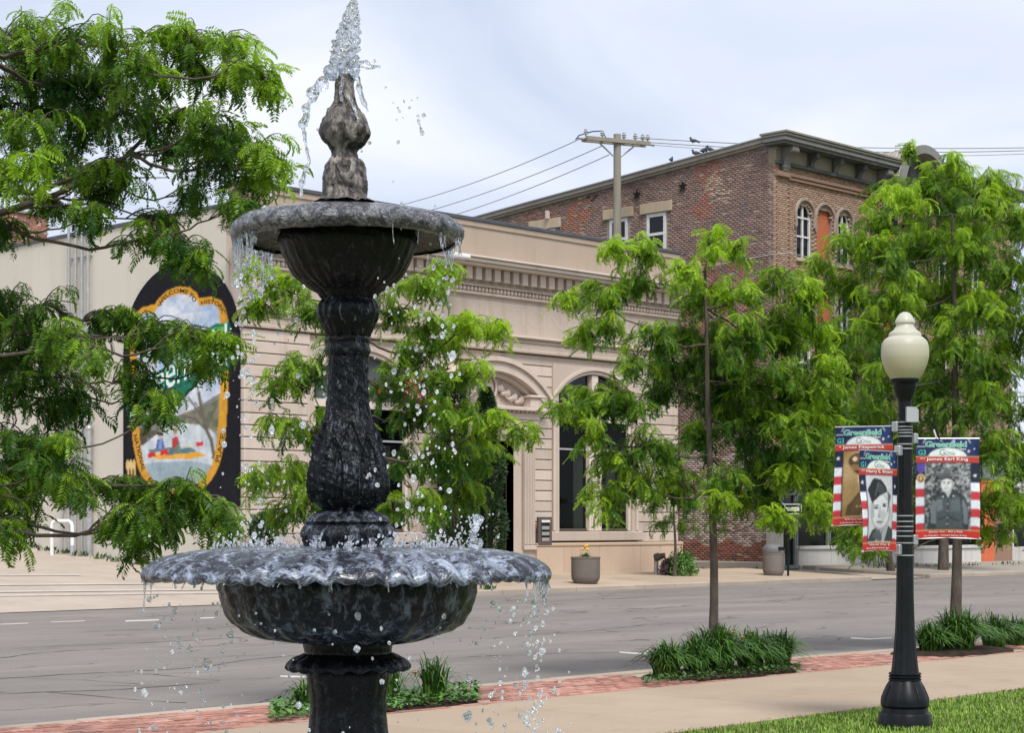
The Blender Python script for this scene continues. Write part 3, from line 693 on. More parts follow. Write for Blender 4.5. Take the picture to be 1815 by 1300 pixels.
# ================================================================== painted surfaces (flat print on a fine grid)
class Canvas:
    """Colours of a flat print on a w x h grid; a runs 0..1 left to right, b 0..1 bottom to top."""
    def __init__(s, w, h, bg, asp=1.0):
        s.w, s.h = w, h; s.asp = asp
        s.A, s.B = np.meshgrid(np.linspace(0, 1, w), np.linspace(0, 1, h)); s.c = np.zeros((h, w, 3)); s.c[:] = bg
        s.rng = np.random.default_rng(3)
    def put(s, m, col, soft=None):
        m = m.astype(float)[..., None] if m.dtype == bool else m[..., None]
        s.c = s.c*(1-m)+np.asarray(col)*m
    def rect(s, a0, a1, b0, b1, col): s.put((s.A >= a0) & (s.A <= a1) & (s.B >= b0) & (s.B <= b1), col)
    def ell_m(s, a, b, ra, rb, rot=0):
        x, y = (s.A-a)*1.0, (s.B-b)*s.asp; c, n = cos(rot), sin(rot); u = (x*c+y*n)/ra; v = (-x*n+y*c)/(rb*s.asp); return u*u+v*v
    def ell(s, a, b, ra, rb, col, rot=0, soft=0.0):
        d = s.ell_m(a, b, ra, rb, rot); s.put(np.clip((1-d)/max(soft, 1e-3), 0, 1) if soft else d <= 1, col)
    def poly_m(s, pts):
        m = np.zeros(s.A.shape, bool); n = len(pts)
        for i in range(n):
            (x0, y0), (x1, y1) = pts[i], pts[(i+1) % n]
            if y0 == y1: continue
            k = (s.B > min(y0, y1)) & (s.B <= max(y0, y1)); xi = x0+(s.B-y0)*(x1-x0)/(y1-y0); m ^= k & (s.A < xi)
        return m
    def poly(s, pts, col): s.put(s.poly_m(pts), col)
    def line(s, pts, w, col):
        for (x0, y0), (x1, y1) in zip(pts[:-1], pts[1:]):
            dx, dy = x1-x0, (y1-y0)*s.asp; L2 = dx*dx+dy*dy+1e-12
            t = np.clip(((s.A-x0)*dx+(s.B-y0)*s.asp*dy)/L2, 0, 1); d = np.hypot(s.A-x0-t*dx, (s.B-y0)*s.asp-t*dy); s.put(np.clip((w-d)/(w*.4)+.5, 0, 1), col)
    def noise(s, n):
        g = s.rng.uniform(-1, 1, (n+2, n+2)); a = s.A*n; b = s.B*n*min(2, s.asp); b = np.clip(b, 0, n*1.99) % n; i, j = a.astype(int), b.astype(int); fa, fb = a-i, b-j
        fa, fb = fa*fa*(3-2*fa), fb*fb*(3-2*fb)
        return (g[j, i]*(1-fa)+g[j, i+1]*fa)*(1-fb)+(g[j+1, i]*(1-fa)+g[j+1, i+1]*fa)*fb
    def blur(s, n=1):
        for _ in range(n):
            p = np.pad(s.c, ((1, 1), (1, 1), (0, 0)), 'edge'); s.c = (p[1:-1, 1:-1]*4+p[:-2, 1:-1]+p[2:, 1:-1]+p[1:-1, :-2]+p[1:-1, 2:])/8
    def mesh(s, name, place, mat, parent, mask=None):
        V = np.array([place(a, b) for a, b in zip(s.A.ravel(), s.B.ravel())]); i = np.arange(s.w*s.h).reshape(s.h, s.w)
        F = np.stack([i[:-1, :-1], i[:-1, 1:], i[1:, 1:], i[1:, :-1]], -1).reshape(-1, 4)
        if mask is not None: F = F[mask.ravel()[F].all(1)]
        base = np.array(wloc(parent)); me = mesh_np(name, V-base, F, mat, np.clip(s.c, 0, 1).reshape(-1, 3)); return link(name, me, parent)
M['print'] = m_attr('printed colour', 0.55, 0.03, 3, 0.05)
M['mural_paint'] = m_attr('mural paint', 0.8, 0.08, 1.5, 0.2, spec=.12)
def mat_flat(n, c, r=.7): M[n] = m_plain(n, c, r, .06, 3)
for n, c in (('letter white', (.75,.78,.76)), ('letter dark green', (.01,.09,.06)), ('letter green', (.05,.42,.28)), ('letter brown', (.10,.05,.01)), ('letter black', (.015,.015,.02)), ('logo grey', (.30,.36,.38)),
             ('star white', (.7,.7,.72)), ('letter teal', (.07,.40,.34))): mat_flat(n, c)
# --- mural on the white side wall
MY1, MY0 = at_x(427, BX0)[0], at_x(222, BX0)[0]; MZ0, MZ1 = 2.20, 8.62
MX = BX0-.06
mural = thing('mural', 'black arch topped town mural with orange band and river scene on the white wall', 'mural', (MX, (MY0+MY1)/2, MZ0))
def mpl(a, b, d=0.0): return (MX-d, MY0+(MY1-MY0)*a, MZ0+(MZ1-MZ0)*b)
def mc(x, y): return ((x-60)/567.0, 1-(y-50)/1195.0)               # from the measured sketch
arch = [(0, 0), (1, 0)]+[(.5+.5*cos(t), .66+.34*sin(t)) for t in np.linspace(0, pi, 40)]
m = MB(); W = [mpl(a, b, .0) for a, b in arch]+[(mpl(a, b)[0]+.05, *mpl(a, b)[1:]) for a, b in arch]; n = len(arch)
m.add(W, [tuple(range(n)), tuple(range(n, 2*n))[::-1]]+[(i, n+i, n+(i+1) % n, (i+1) % n) for i in range(n)])
obj('panel', m, M['black_dull'], mural)
cv = Canvas(136, 256, (.012,.012,.016), asp=1.27)
def outline(inset):
    L, R = 95+inset, 580-inset; cx = (L+R)/2; pts = []
    for t in np.linspace(0, 1, 14): pts.append(mc(L+(0 if t < 1 else 0), 560-230*t))            # left side up
    pts += [mc(L+4, 310), mc(120+inset, 275), mc(160+inset, 245+inset), mc(225, 240+inset)]
    pts += [mc(240, 215+inset), mc(285, 180+inset), mc(340, 168+inset), mc(395, 180+inset), mc(430, 212+inset), mc(440, 240+inset)]
    pts += [mc(500, 240+inset), mc(545-inset*.6, 265+inset*.6), mc(566-inset*.9, 310), mc(R, 370)]
    pts += [mc(R-8*abs(t)**2*6, 560+620*t) for t in np.linspace(0, .6, 8)]
    pts += [mc(cx+(R-cx)*cos(t)*.88, 960+(240-inset)*sin(t)) for t in np.linspace(.15, pi-.15, 22)]
    pts += [mc(L+8*abs(t)**2*6, 560+620*t) for t in np.linspace(.6, 0, 8)]
    return pts
ob = cv.poly_m(outline(0)); cv.put(ob, (.60,.30,.035)); ib = cv.poly_m(outline(38))
sky = Canvas(136, 256, (.36,.47,.64), asp=1.27); nz = sky.noise(5)*.6+sky.noise(11)*.4
sky.put(np.clip(nz*1.3+.35, 0, 1), (.66,.68,.72)); sky.c += (nz*.05)[..., None]
def hill(sk, pts, c): sk.poly([mc(*p) for p in pts], c)
hill(sky, [(60,820),(140,770),(230,800),(330,800),(420,770),(520,715),(600,680),(600,960),(60,960)], (.20,.20,.17))
hill(sky, [(350,800),(440,780),(530,735),(600,700),(600,930),(470,860),(360,840)], (.13,.15,.09))
tex = (sky.noise(26) > .1) & sky.poly_m([mc(*p) for p in [(60,820),(230,800),(600,690),(600,950),(60,960)]]); sky.put(tex.astype(float)*.45, (.30,.27,.20))
hill(sky, [(60,1200),(60,960),(150,925),(260,860),(350,835),(440,850),(500,880),(560,960),(600,1000),(600,1200)], (.55,.60,.63))
hill(sky, [(60,860),(150,850),(250,870),(170,930),(60,975)], (.10,.08,.06)); hill(sky, [(500,1010),(540,960),(600,900),(600,1080)], (.09,.12,.05))
rip = (sky.noise(22)+sky.noise(40)*.5); sky.put(((rip > .35) & (sky.B < mc(0,880)[1]) & (sky.B > mc(0,1200)[1])).astype(float)*.35, (.34,.43,.50))
hill(sky, [(60,1200),(110,1040),(240,1020),(420,1025),(520,1050),(600,1200)], (.30,.38,.42))
# bare tree
T = lambda *p: [mc(*q) for q in p]
for pts, w in ((T((512,1010),(500,930),(470,860),(455,790),(440,700)), .013), (T((480,880),(420,820),(360,800)), .007), (T((462,830),(420,760),(390,715)), .006), (T((468,850),(510,790),(530,760)), .005), (T((455,790),(420,740)), .005), (T((440,700),(432,670)), .004), (T((420,820),(390,835)), .004)):
    sky.line(pts, w, (.14,.12,.10))
# canoe, paddles, people
sky.poly(T((185,960),(240,952),(400,955),(430,975),(385,992),(220,985)), (.10,.20,.22)); sky.poly(T((200,985),(300,988),(440,980),(480,1000),(400,1012),(230,1006)), (.72,.36,.05))
sky.line(T((190,985),(290,970)), .007, (.6,.55,.4)); sky.line(T((330,960),(450,942)), .005, (.6,.55,.4))
for p in (((187,975),(225,968),(230,995),(190,998)), ((248,965),(290,960),(292,985),(252,988)), ((425,935),(460,930),(462,952),(430,955))): sky.poly(T(*p), (.60,.03,.04))
sky.poly(T((228,955),(236,912),(262,905),(275,955)), (.10,.11,.30)); sky.poly(T((242,955),(246,905),(258,905),(262,955)), (.20,.30,.55)); sky.ell(*mc(251,890), .02, .0105, (.55,.36,.27)); sky.ell(*mc(251,883), .021, .007, (.06,.04,.03))
sky.poly(T((308,955),(310,905),(340,900),(345,960)), (.45,.06,.06)); sky.ell(*mc(325,880), .02, .011, (.55,.36,.27)); sky.poly(T((312,975),(345,925),(352,960),(340,982)), (.14,.20,.16)); sky.ell(*mc(326,870), .022, .009, (.30,.20,.08))
cv.c[ib] = sky.c[ib]
# wheat at the lower left, and orange rule at the bottom
for x in (88, 105, 122):
    cv.line(T((x, 1085), (x-4, 1030)), .008, (.62,.42,.15)); cv.ell(*mc(x-5, 1030), .014, .022, (.66,.47,.20))
dd = outline(0)
# swoosh banner behind the lettering
swo = [(75,745),(100,640),(180,585),(300,560),(400,480),(470,400),(520,370),(588,385),(588,560),(520,575),(450,620),(380,690),(340,730),(300,715),(260,640),(200,660),(170,730),(165,820),(130,830),(95,790)]
cv.poly(T(*[(x+6, y+10) for x, y in swo]), (.008,.035,.03)); cv.poly(T(*swo), (.02,.17,.11))
ub = cv.poly_m(T((130,640),(200,600),(300,560),(400,480),(480,395),(585,385),(585,470),(500,480),(400,560),(300,620),(200,640))); cv.put(ub.astype(float)*.8, (.16,.42,.07))
cv.blur(1); cv.c *= (1+.10*cv.noise(30)+.10*cv.noise(60))[..., None]
am = cv.poly_m([(0, 0), (1, 0)]+[(.5+.5*cos(t), .66+.34*sin(t)) for t in np.linspace(0, pi, 60)])
cv.mesh('painting', lambda a, b: mpl(a, b, .006), M['mural_paint'], mural, am)
def mural_text(s, fn, mat, d, bold=0.0, name='lettering'):
    V, F = text_geo(s, bold); R = text_geo(s)[0]; lo, hi = R.min(0), R.max(0); q = (V-lo)/(hi-lo)
    obj(name, MB().add([mpl(*fn(u, v), d) for u, v in q], F), mat, mural)
def sway(s, dx=0, dy=0, grow=0):
    def fn(u, v):
        x = 96+u*478+dx; base = 812-u*265-40*sin(pi*u*1.3)-dy+(45*max(0, .18-u)/.18); h = 185+35*cos(2*pi*u)*.6+grow
        return mc(x, base-h*(v))
    return fn
mural_text('Greenfield', sway('', 6, -10), M['letter dark green'], .010, .045); mural_text('Greenfield', sway(''), M['letter green'], .014, .022); mural_text('Greenfield', sway(''), M['letter white'], .018, .0)
def arc_text(s, cx, cy, rx, ry, t0, t1, h, mat=M['letter brown']):
    def fn(u, v):
        t = t0+(t1-t0)*u; return mc(cx+(rx+h*(v-.5))*cos(t), cy-(ry+h*(v-.5))*sin(t))
    mural_text(s, fn, mat, .012, .01)
arc_text('WELCOME TO', 335, 280, 92, 92, pi*.90, pi*.10, 19); arc_text('HISTORIC', 478, 345, 82, 84, pi*.60, pi*.06, 18)
def lseg(x0, y0, x1, y1, h):
    dx, dy = x1-x0, y1-y0; L = sqrt(dx*dx+dy*dy); nx, ny = dy/L, -dx/L
    return lambda u, v: mc(x0+dx*u+nx*h*(v-.5), y0+dy*u+ny*h*(v-.5))
mural_text('NATIONAL', lseg(122, 880, 168, 1062, 20), M['letter brown'], .012, .01); mural_text('PLACES', lseg(528, 1030, 558, 880, 20), M['letter brown'], .012, .01)
mural_text('REGISTER OF', lambda u, v: mc(338+(175+20*(v-.5)*-1)*cos(pi*.80-(pi*.6)*u+0), 985+(195-20*(v-.5))*sin(pi*.80-pi*.6*u)), M['letter brown'], .012, .01)
# ================================================================== THE BRICK BUILDING
SY0 = FACE; BR0, BR1 = SX, 67.5
M['mortar'] = m_plain('sandy lime mortar', (.30,.245,.20), .9, .2, 3)
brick = thing('brick_building', 'tall old brown brick building with bracketed cornice and arched hood behind the trees', 'building', (SX, FACE, 0))
def side_top(y): return 14.66-(y-FACE)*.080
YB = 60.0
obj('rear_wall', MB().box(SX+.3, BR1, YB-.3, YB, 0, side_top(YB)), M['mortar'], brick)
obj('side_core', MB().add([(SX+.03,FACE+.1,0),(SX+.3,FACE+.1,0),(SX+.3,YB,0),(SX+.03,YB,0),(SX+.03,FACE+.1,side_top(FACE)),(SX+.3,FACE+.1,side_top(FACE)),(SX+.3,YB,side_top(YB)),(SX+.03,YB,side_top(YB))],
    [(0,3,2,1),(4,5,6,7),(0,1,5,4),(1,2,6,5),(2,3,7,6),(3,0,4,7)]), M['mortar'], brick)
obj('roof', MB().add([(SX+.3,FACE+.3,side_top(FACE)-.2),(BR1,FACE+.3,side_top(FACE)-.2),(BR1,YB,side_top(YB)-.2),(SX+.3,YB,side_top(YB)-.2)], [(0,1,2,3)]), M['coping'], brick)
obj('east_wall', MB().box(BR1-.25, BR1, FACE+.3, YB, 0, 13.4), M['brickc'], brick)
# window openings on the side wall (y, z ranges) from the photograph
def sw(px0, px1, py0, py1):
    y1, D1 = at_x(px0, SX); y0, D0 = at_x(px1, SX); Dm = (D0+D1)/2; return (y0, y1, zz(py1, Dm), zz(py0, Dm))
SW = [sw(1146, 1180, 378, 452), sw(1080, 1112, 388, 458), sw(948, 984, 405, 470)]
SW[1] = (SW[1][0], SW[1][1], SW[0][2], SW[0][3]); SW[2] = (SW[2][0], SW[2][1], SW[0][2], SW[0][3])
def side_bricks():
    L, H, g = .205, .073, .0105; zs = np.arange(0.25, 14.7, H); ys = np.arange(FACE-.0-L, 56.5, L)
    Z, Y = np.meshgrid(zs, ys, indexing='ij'); Y = Y+((np.arange(len(zs)) % 2)*L/2)[:, None]
    Y = Y.ravel(); Z = Z.ravel()
    keep = (Z+H < side_top(Y)-.02) & (Y+L > FACE+.05)
    for a, b, c, d in SW: keep &= ~((Y+L > a-.05) & (Y < b+.05) & (Z+H > c-.05) & (Z < d+.05))
    Y, Z = Y[keep], Z[keep]; n = len(Y)
    base = np.tile(np.array((.25,.165,.135)), (n, 1)); r = RNG.uniform(0, 1, n)
    base[r < .25] = (.255,.18,.155); base[r > .85] = (.185,.13,.118)
    # stained, repaired and exposed patches
    def blob(y, z, ry, rz, amp=.35, f=1.3):
        return ((Y-y)/ry)**2+((Z-z)/rz)**2+amp*np.sin(Y*5.1*f+Z*3.3)+amp*np.sin(Z*6.7-Y*2.9) < 1
    def at(px, py): y, D = at_x(px, SX); return y, zz(py, D)
    for px, py, ry, rz, c, pr in ((1258,298,.55,.75,(.31,.135,.095),.75),(1275,335,.45,.6,(.40,.30,.22),.6),(1250,372,.5,.5,(.31,.14,.10),.65),(1040,365,.6,.9,(.30,.14,.10),.55),(1020,400,.5,.6,(.33,.14,.09),.6),
            (1050,350,.3,.3,(.06,.05,.05),.5),(940,372,1.5,.5,(.36,.24,.17),.5),(965,392,1.2,.4,(.30,.14,.10),.5),(1110,380,.9,.5,(.34,.24,.18),.4),(1290,480,1.2,1.4,(.32,.15,.11),.5),(1240,560,1.4,1.5,(.28,.13,.10),.45),(1300,420,.9,1.2,(.20,.15,.135),.6)):
        y, z = at(px, py); k = blob(y, z, ry, rz) & (RNG.uniform(0, 1, n) < pr); base[k] = c
    low = (Z < 4.3); k = low & (RNG.uniform(0, 1, n) < .72+.2*np.sin(Y*3+Z*4)); base[k] = np.array((.40,.34,.30)); base[low & (RNG.uniform(0, 1, n) < .22)] = (.25,.18,.16)
    red = (Z < 1.05+.12*np.sin(Y*4)); base[red] = (.25,.10,.07); base[red & (RNG.uniform(0,1,n) < .3)] = (.15,.08,.07)
    base *= RNG.uniform(.90, 1.09, n)[:, None]
    out = RNG.uniform(-.003, .006, n)+(RNG.uniform(0, 1, n) < .03)*-.015
    x0 = SX+.020-out; V = np.zeros((n, 8, 3)); ya, yb, za, zb = np.maximum(Y+g/2, FACE-.08), Y+L-g/2, Z+g/2, Z+H-g/2
    for i, (xx, yy, z_) in enumerate(((x0,ya,za),(x0,yb,za),(x0,yb,zb),(x0,ya,zb),(None,ya,za),(None,yb,za),(None,yb,zb),(None,ya,zb))):
        V[:, i] = np.stack([np.full(n, SX+.03) if xx is None else xx, yy, z_], 1)
    b = np.arange(n)[:, None]*8
    F = np.concatenate([b+[0,3,2,1], b+[0,1,5,4], b+[2,3,7,6], b+[0,4,7,3], b+[1,2,6,5]])
    me = mesh_np('brickwork', V.reshape(-1, 3)-np.array((SX, FACE, 0)), F, M['brickc'], np.repeat(base, 8, 0)); o = link('brickwork', me, brick); o['kind'] = 'stuff'
side_bricks()
for i, (a, b, c, d) in enumerate(SW):
    wf = obj('window_frame', MB().box(SX-.0, SX+.12, a, b, c, c+.12).box(SX, SX+.12, a, b, d-.12, d).box(SX, SX+.12, a, a+.12, c+.121, d-.121).box(SX, SX+.12, b-.12, b, c+.121, d-.121).box(SX-.01, SX+.10, a+.121, b-.121, (c+d)/2-.05, (c+d)/2+.05), M['frame_white'], brick)
    obj('pane', MB().box(SX+.03-.012, SX+.029, a+.13, b-.13, c+.13, d-.13), M['glass_d'], wf)
    obj('lintel', MB().bbox(SX-.06, SX+.05, a-.28, b+.28, d+.02, d+.38, .01), M['lintel'], brick)
    obj('sill', MB().bbox(SX-.07, SX+.05, a-.1, b+.1, c-.2, c-.02, .01), M['lintel'], brick)
# wall anchors (cast stars)
for px, py in ((1211, 331), (1130, 345)):
    y, D = at_x(px, SX); z = zz(py, D); pts = []
    for k in range(10): t = pi/2+k*pi/5; r = .19 if k % 2 == 0 else .08; pts.append((r*cos(t), r*sin(t)))
    obj('wall_anchor', MB().prism(pts, (SX-.03, y, z), (0,-1,0), (0,0,1), 0, .03), M['black_dull'], brick)
# rake coping
def rake(z0, z1, x0, x1, mat, name):
    V = []
    for y in (FACE-.3, YB):
        t = side_top(y); V += [(x0, y, t+z0), (x1, y, t+z0), (x1, y, t+z1), (x0, y, t+z1)]
    obj(name, MB().add(V, [(0,1,2,3),(4,7,6,5),(0,4,5,1),(1,5,6,2),(2,6,7,3),(3,7,4,0)]), mat, brick)
rake(.0, .10, SX-.08, SX+.35, M['wood_grey'], 'rake_board'); rake(.102, .25, SX-.13, SX+.4, M['concrete_old'], 'rake_gutter'); rake(.252, .29, SX-.17, SX+.4, M['greypaint'], 'rake_coping')
obj('drip', MB().box(SX-.18, SX-.02, at_x(975, SX)[0], at_x(975, SX)[0]+.08, side_top(50)-.4, side_top(50)-.1), M['cornice_white'], brick)
# --- front facade
def fz(px, py): u, D = at_y(px, FACE); return u, zz(py, D)
ARCH = []
for px0, px1, pyt, fill in ((1414, 1440, 362, 'window'), (1449, 1476, 370, 'brick'), (1486, 1508, 378, 'window'), (1566, 1590, 395, 'brick'), (1603, 1626, 402, 'window'), (1660, 1682, 408, 'window'), (1718, 1740, 415, 'window')):
    a, _ = fz(px0, 0); b, z = fz(px1, pyt); ARCH.append((a, b, 10.95, z, fill))
A2 = [(a, b, 6.6, 9.9, f) for a, b, c, d, f in ARCH]
def facade_bricks():
    L, H, g = .205, .073, .010; zs = np.arange(4.3, 13.95, H); xs = np.arange(BR0-L, BR1-.1, L)
    Z, X = np.meshgrid(zs, xs, indexing='ij'); X = X+((np.arange(len(zs)) % 2)*L/2)[:, None]; X = X.ravel(); Z = Z.ravel()
    keep = X+L > BR0+.04
    for a, b, c, d, f in ARCH+A2:
        hw = (b-a)/2; xc = (a+b)/2; zs_ = d-hw; inb = (X+L*.8 > a) & (X+L*.2 < b) & (Z+H > c)
        keep &= ~(inb & ((Z < zs_) | (((X+L/2-xc)/hw)**2+((Z+H/2-zs_)/hw)**2 < 1)))
    X, Z = X[keep], Z[keep]; n = len(X)
    c = np.tile(np.array((.36,.24,.17)), (n, 1)); r = RNG.uniform(0, 1, n); c[r < .3] = (.40,.27,.19); c[r > .88] = (.30,.19,.135); c *= RNG.uniform(.85, 1.12, n)[:, None]
    pier = (X < BR0+.62) | ((X > 58.0) & (X < 58.5)) | ((X > 61.4) & (X < 61.9)) | (X > BR1-.7)
    y0 = FACE+.02-RNG.uniform(-.003, .006, n)-pier*.03; V = np.zeros((n, 8, 3)); xa, xb, za, zb = np.maximum(X+g/2, BR0+.0), np.minimum(X+L-g/2, BR1), Z+g/2, Z+H-g/2; yk = np.full(n, FACE+.1)
    for i, (a, b, c_) in enumerate(((xa,y0,za),(xb,y0,za),(xb,y0,zb),(xa,y0,zb),(xa,yk,za),(xb,yk,za),(xb,yk,zb),(xa,yk,zb))): V[:, i] = np.stack([a, b, c_], 1)
    b = np.arange(n)[:, None]*8; F = np.concatenate([b+[0,1,2,3], b+[0,4,5,1], b+[2,6,7,3], b+[0,3,7,4], b+[1,5,6,2]])
    me = mesh_np('brickwork', V.reshape(-1, 3)-np.array((SX, FACE, 0)), F, M['brickc'], np.repeat(c, 8, 0)); o = link('brickwork', me, brick); o['kind'] = 'stuff'
facade_bricks()
obj('front_core', MB().box(BR0+.02, BR1, FACE+.24, FACE+.30, 4.2, 14.0), M['mortar'], brick)
m = MB()                                            # backing between openings, flush behind the bricks
edges = sorted([(a, b) for a, b, *_ in ARCH]); x = BR0+.02
for a, b in edges: m.box(x, a, FACE+.045, FACE+.239, 4.25, 14.0); x = b
m.box(x, BR1, FACE+.045, FACE+.239, 4.25, 14.0)
for a, b, c, d, f in ARCH: m.box(a, b, FACE+.045, FACE+.239, d-.12, 14.0); m.box(a, b, FACE+.045, FACE+.239, 9.9-.12, c); m.box(a, b, FACE+.045, FACE+.239, 4.25, 6.6)
obj('brick_backing', m, M['mortar'], brick)
M['orangebrick'] = m_plain('orange brick infill', (.42,.13,.065), .85, .25, 14, .2, 0, .5, 40)
def arch_poly(a, b, c, d, n=14):
    hw = (b-a)/2; xc = (a+b)/2; return [(a, c), (b, c)]+[(xc+hw*cos(t), d-hw+hw*sin(t)) for t in np.linspace(0, pi, n)]
for a, b, c, d, f in ARCH+A2:
    if f == 'brick': obj('arch_infill', MB().prism(arch_poly(a, b, c, d), fr(FACE+.2), XA, ZA, 0, .05), M['orangebrick'], brick)
    else:
        w = obj('window_frame', MB().box(a, a+.07, FACE+.10, FACE+.2, c, d-(b-a)/2).box(b-.07, b, FACE+.10, FACE+.2, c, d-(b-a)/2).box((a+b)/2-.035, (a+b)/2+.035, FACE+.10, FACE+.2, c, d-.05)
                .box(a+.071, b-.071, FACE+.09, FACE+.099, c+.7, c+.76).box(a+.071, b-.071, FACE+.09, FACE+.099, c+1.35, c+1.41).box(a, b, FACE+.08, FACE+.2, c-.06, c-.001)
                .tube([((a+b)/2+((b-a)/2-.03)*cos(t), FACE+.14, d-(b-a)/2+((b-a)/2-.03)*sin(t)) for t in np.linspace(0, pi, 12)], .045, 5), M['frame_white'], brick)
        obj('pane', MB().prism(arch_poly(a+.01, b-.01, c, d-.01), fr(FACE+.17), XA, ZA, 0, .008), M['glass_d'], w)
    hw = (b-a)/2+.10; xc = (a+b)/2
    obj('arch_ring', MB().tube([(xc-hw-.08, FACE-.01, d-hw-.35), (xc-hw, FACE-.01, d-hw-.3)]+[(xc+hw*1.05*cos(t), FACE-.01, d-hw+.08+hw*1.05*sin(t)) for t in np.linspace(pi, 0, 14)]+[(xc+hw, FACE-.01, d-hw-.3)], .055, 5), M['brickc'] if 0 else M['mortar'], brick)
    obj('sill', MB().bbox(a-.08, b+.08, FACE-.06, FACE+.2, c-.16, c-.062, .01), M['lintel'], brick)
# corbel lines in the brickwork
M['corbel'] = m_plain('corbelled brick', (.27,.165,.115), .85, .15, 16)
m = MB()
for x0, x1 in ((BR0+.66, 57.95), (61.95, BR1-.75)):
    for z, o_ in ((13.50, .07), (13.62, .11)): obj('corbel_course', MB().bbox(x0, x1, FACE-o_, FACE+.05, z, z+.10, .01), M['corbel'], brick)
obj('pier_cap', MB().bbox(BR0-.02, BR0+.68, FACE-.16, FACE+.03, 13.55, 13.72, .01), M['corbel'], brick)
# wooden cornice with brackets
M['cornice_dark'] = m_stone('peeling dark green paint', (.085,.095,.09), (.30,.28,.25), .7, 3)
M['cornice_grey'] = m_stone('weathered grey board', (.22,.215,.20), (.12,.10,.08), .8, 2)
M['frieze_tan'] = m_stone('tan frieze panel', (.30,.26,.19), (.12,.1,.08), .5, 3)
for x0, x1 in ((BR0-.1, 58.55), (61.35, BR1+.1)):
    obj('frieze_board', MB().box(x0+.1, x1-.1, FACE-.02, FACE+.3, 14.0, 14.56), M['frieze_tan'], brick)
    obj('cornice_moulding', MB().bbox(x0, x1, FACE-.14, FACE-.02, 13.96, 14.08, .02), M['cornice_dark'], brick)
    c = MB().bbox(x0-.18, x1+.1, FACE-.58, FACE+.3, 14.56, 14.65, .01); obj('cornice_soffit', c, M['cornice_dark'], brick)
    obj('cornice', MB().bbox(x0-.22, x1+.12, FACE-.64, FACE+.32, 14.655, 14.80, .02).bbox(x0-.26, x1+.15, FACE-.70, FACE+.34, 14.805, 14.89, .02), M['cornice_grey'], brick)
    obj('cornice_cap', MB().bbox(x0-.28, x1+.18, FACE-.74, FACE+.4, 14.895, 14.97, .01), M['wood_grey'], brick)
    nb = 5
    for k in range(nb):
        xk = x0+.55+(x1-x0-1.1)*k/(nb-1); big = k in (0, nb-1); w = .16 if big else .09; q = 1.0 if big else .8
        prof = [(0, 14.06 if not big else 13.72), (.10, 14.08 if not big else 13.76), (.18*q, 14.14), (.22*q, 14.24), (.36*q, 14.34), (.50*q, 14.44), (.50*q, 14.555), (0, 14.555)]
        V = [(xk-w, FACE-.03-a, z) for a, z in prof]+[(xk+w, FACE-.03-a, z) for a, z in prof]; n = len(prof)
        m = MB().add(V, [tuple(range(n)), tuple(range(n, 2*n))[::-1]]+[(i, n+i, n+(i+1) % n, (i+1) % n) for i in range(n)])
        m.tube([(xk-w-.03, FACE-.03-.42*q, 14.42), (xk+w+.03, FACE-.03-.42*q, 14.42)], .09*q, 10); m.tube([(xk-w-.03, FACE-.11, 14.12 if not big else 13.9), (xk+w+.03, FACE-.11, 14.12 if not big else 13.9)], .07*q, 10)
        obj('bracket', m, M['cornice_grey'] if big else M['cornice_dark'], brick)
# arched hood over the middle bay
hx0, hx1 = 58.5, 61.4; hc, hr_ = (hx0+hx1)/2, (hx1-hx0)/2+.25; m = MB(); pts = [(hc+hr_*cos(t), 13.9+hr_*1.0*sin(t)) for t in np.linspace(0, pi, 24)]; pin = [(hc+(hr_-.22)*cos(t), 13.9+(hr_-.22)*1.0*sin(t)) for t in np.linspace(0, pi, 24)]
for i in range(23): m.prism([pin[i], pts[i], pts[i+1], pin[i+1]], fr(FACE), XA, ZA, -3.4, .70)
obj('arched_roof', m, M['concrete_old'], brick, smooth=30)
m = MB()
for i in range(23): m.prism([(hc+(a-hc)*q, 13.9+(b-13.9)*q) for (a, b), q in ((pin[i], .99), (pts[i], 1.04), (pts[i+1], 1.04), (pin[i+1], .99))], fr(FACE-.702), XA, ZA, 0, .12)
obj('hood_rim', m, M['cornice_grey'], brick, smooth=30)
obj('hood_panel', MB().prism([(hc+(hr_-.22)*cos(t), 13.9+(hr_-.22)*1.0*sin(t)) for t in np.linspace(0, pi, 20)], fr(FACE-.1), XA, ZA, -.1, 0), M['cornice_dark'], brick)
m = MB()
for k in range(9): y = FACE-.65+k*.45; m.tube([(hc+(hr_+.02)*cos(t), y, 13.9+(hr_+.02)*1.0*sin(t)) for t in np.linspace(0, pi, 18)], .025, 4)
obj('roof_seam', m, M['greypaint'], brick)
obj('downpipe', MB().tube([(58.55, FACE-.25, 13.6), (58.55, FACE-.35, 12.2)], .12, 8).ball((58.55, FACE-.27, 13.3), (.17,.17,.24), 10, 7), M['black_dull'], brick)
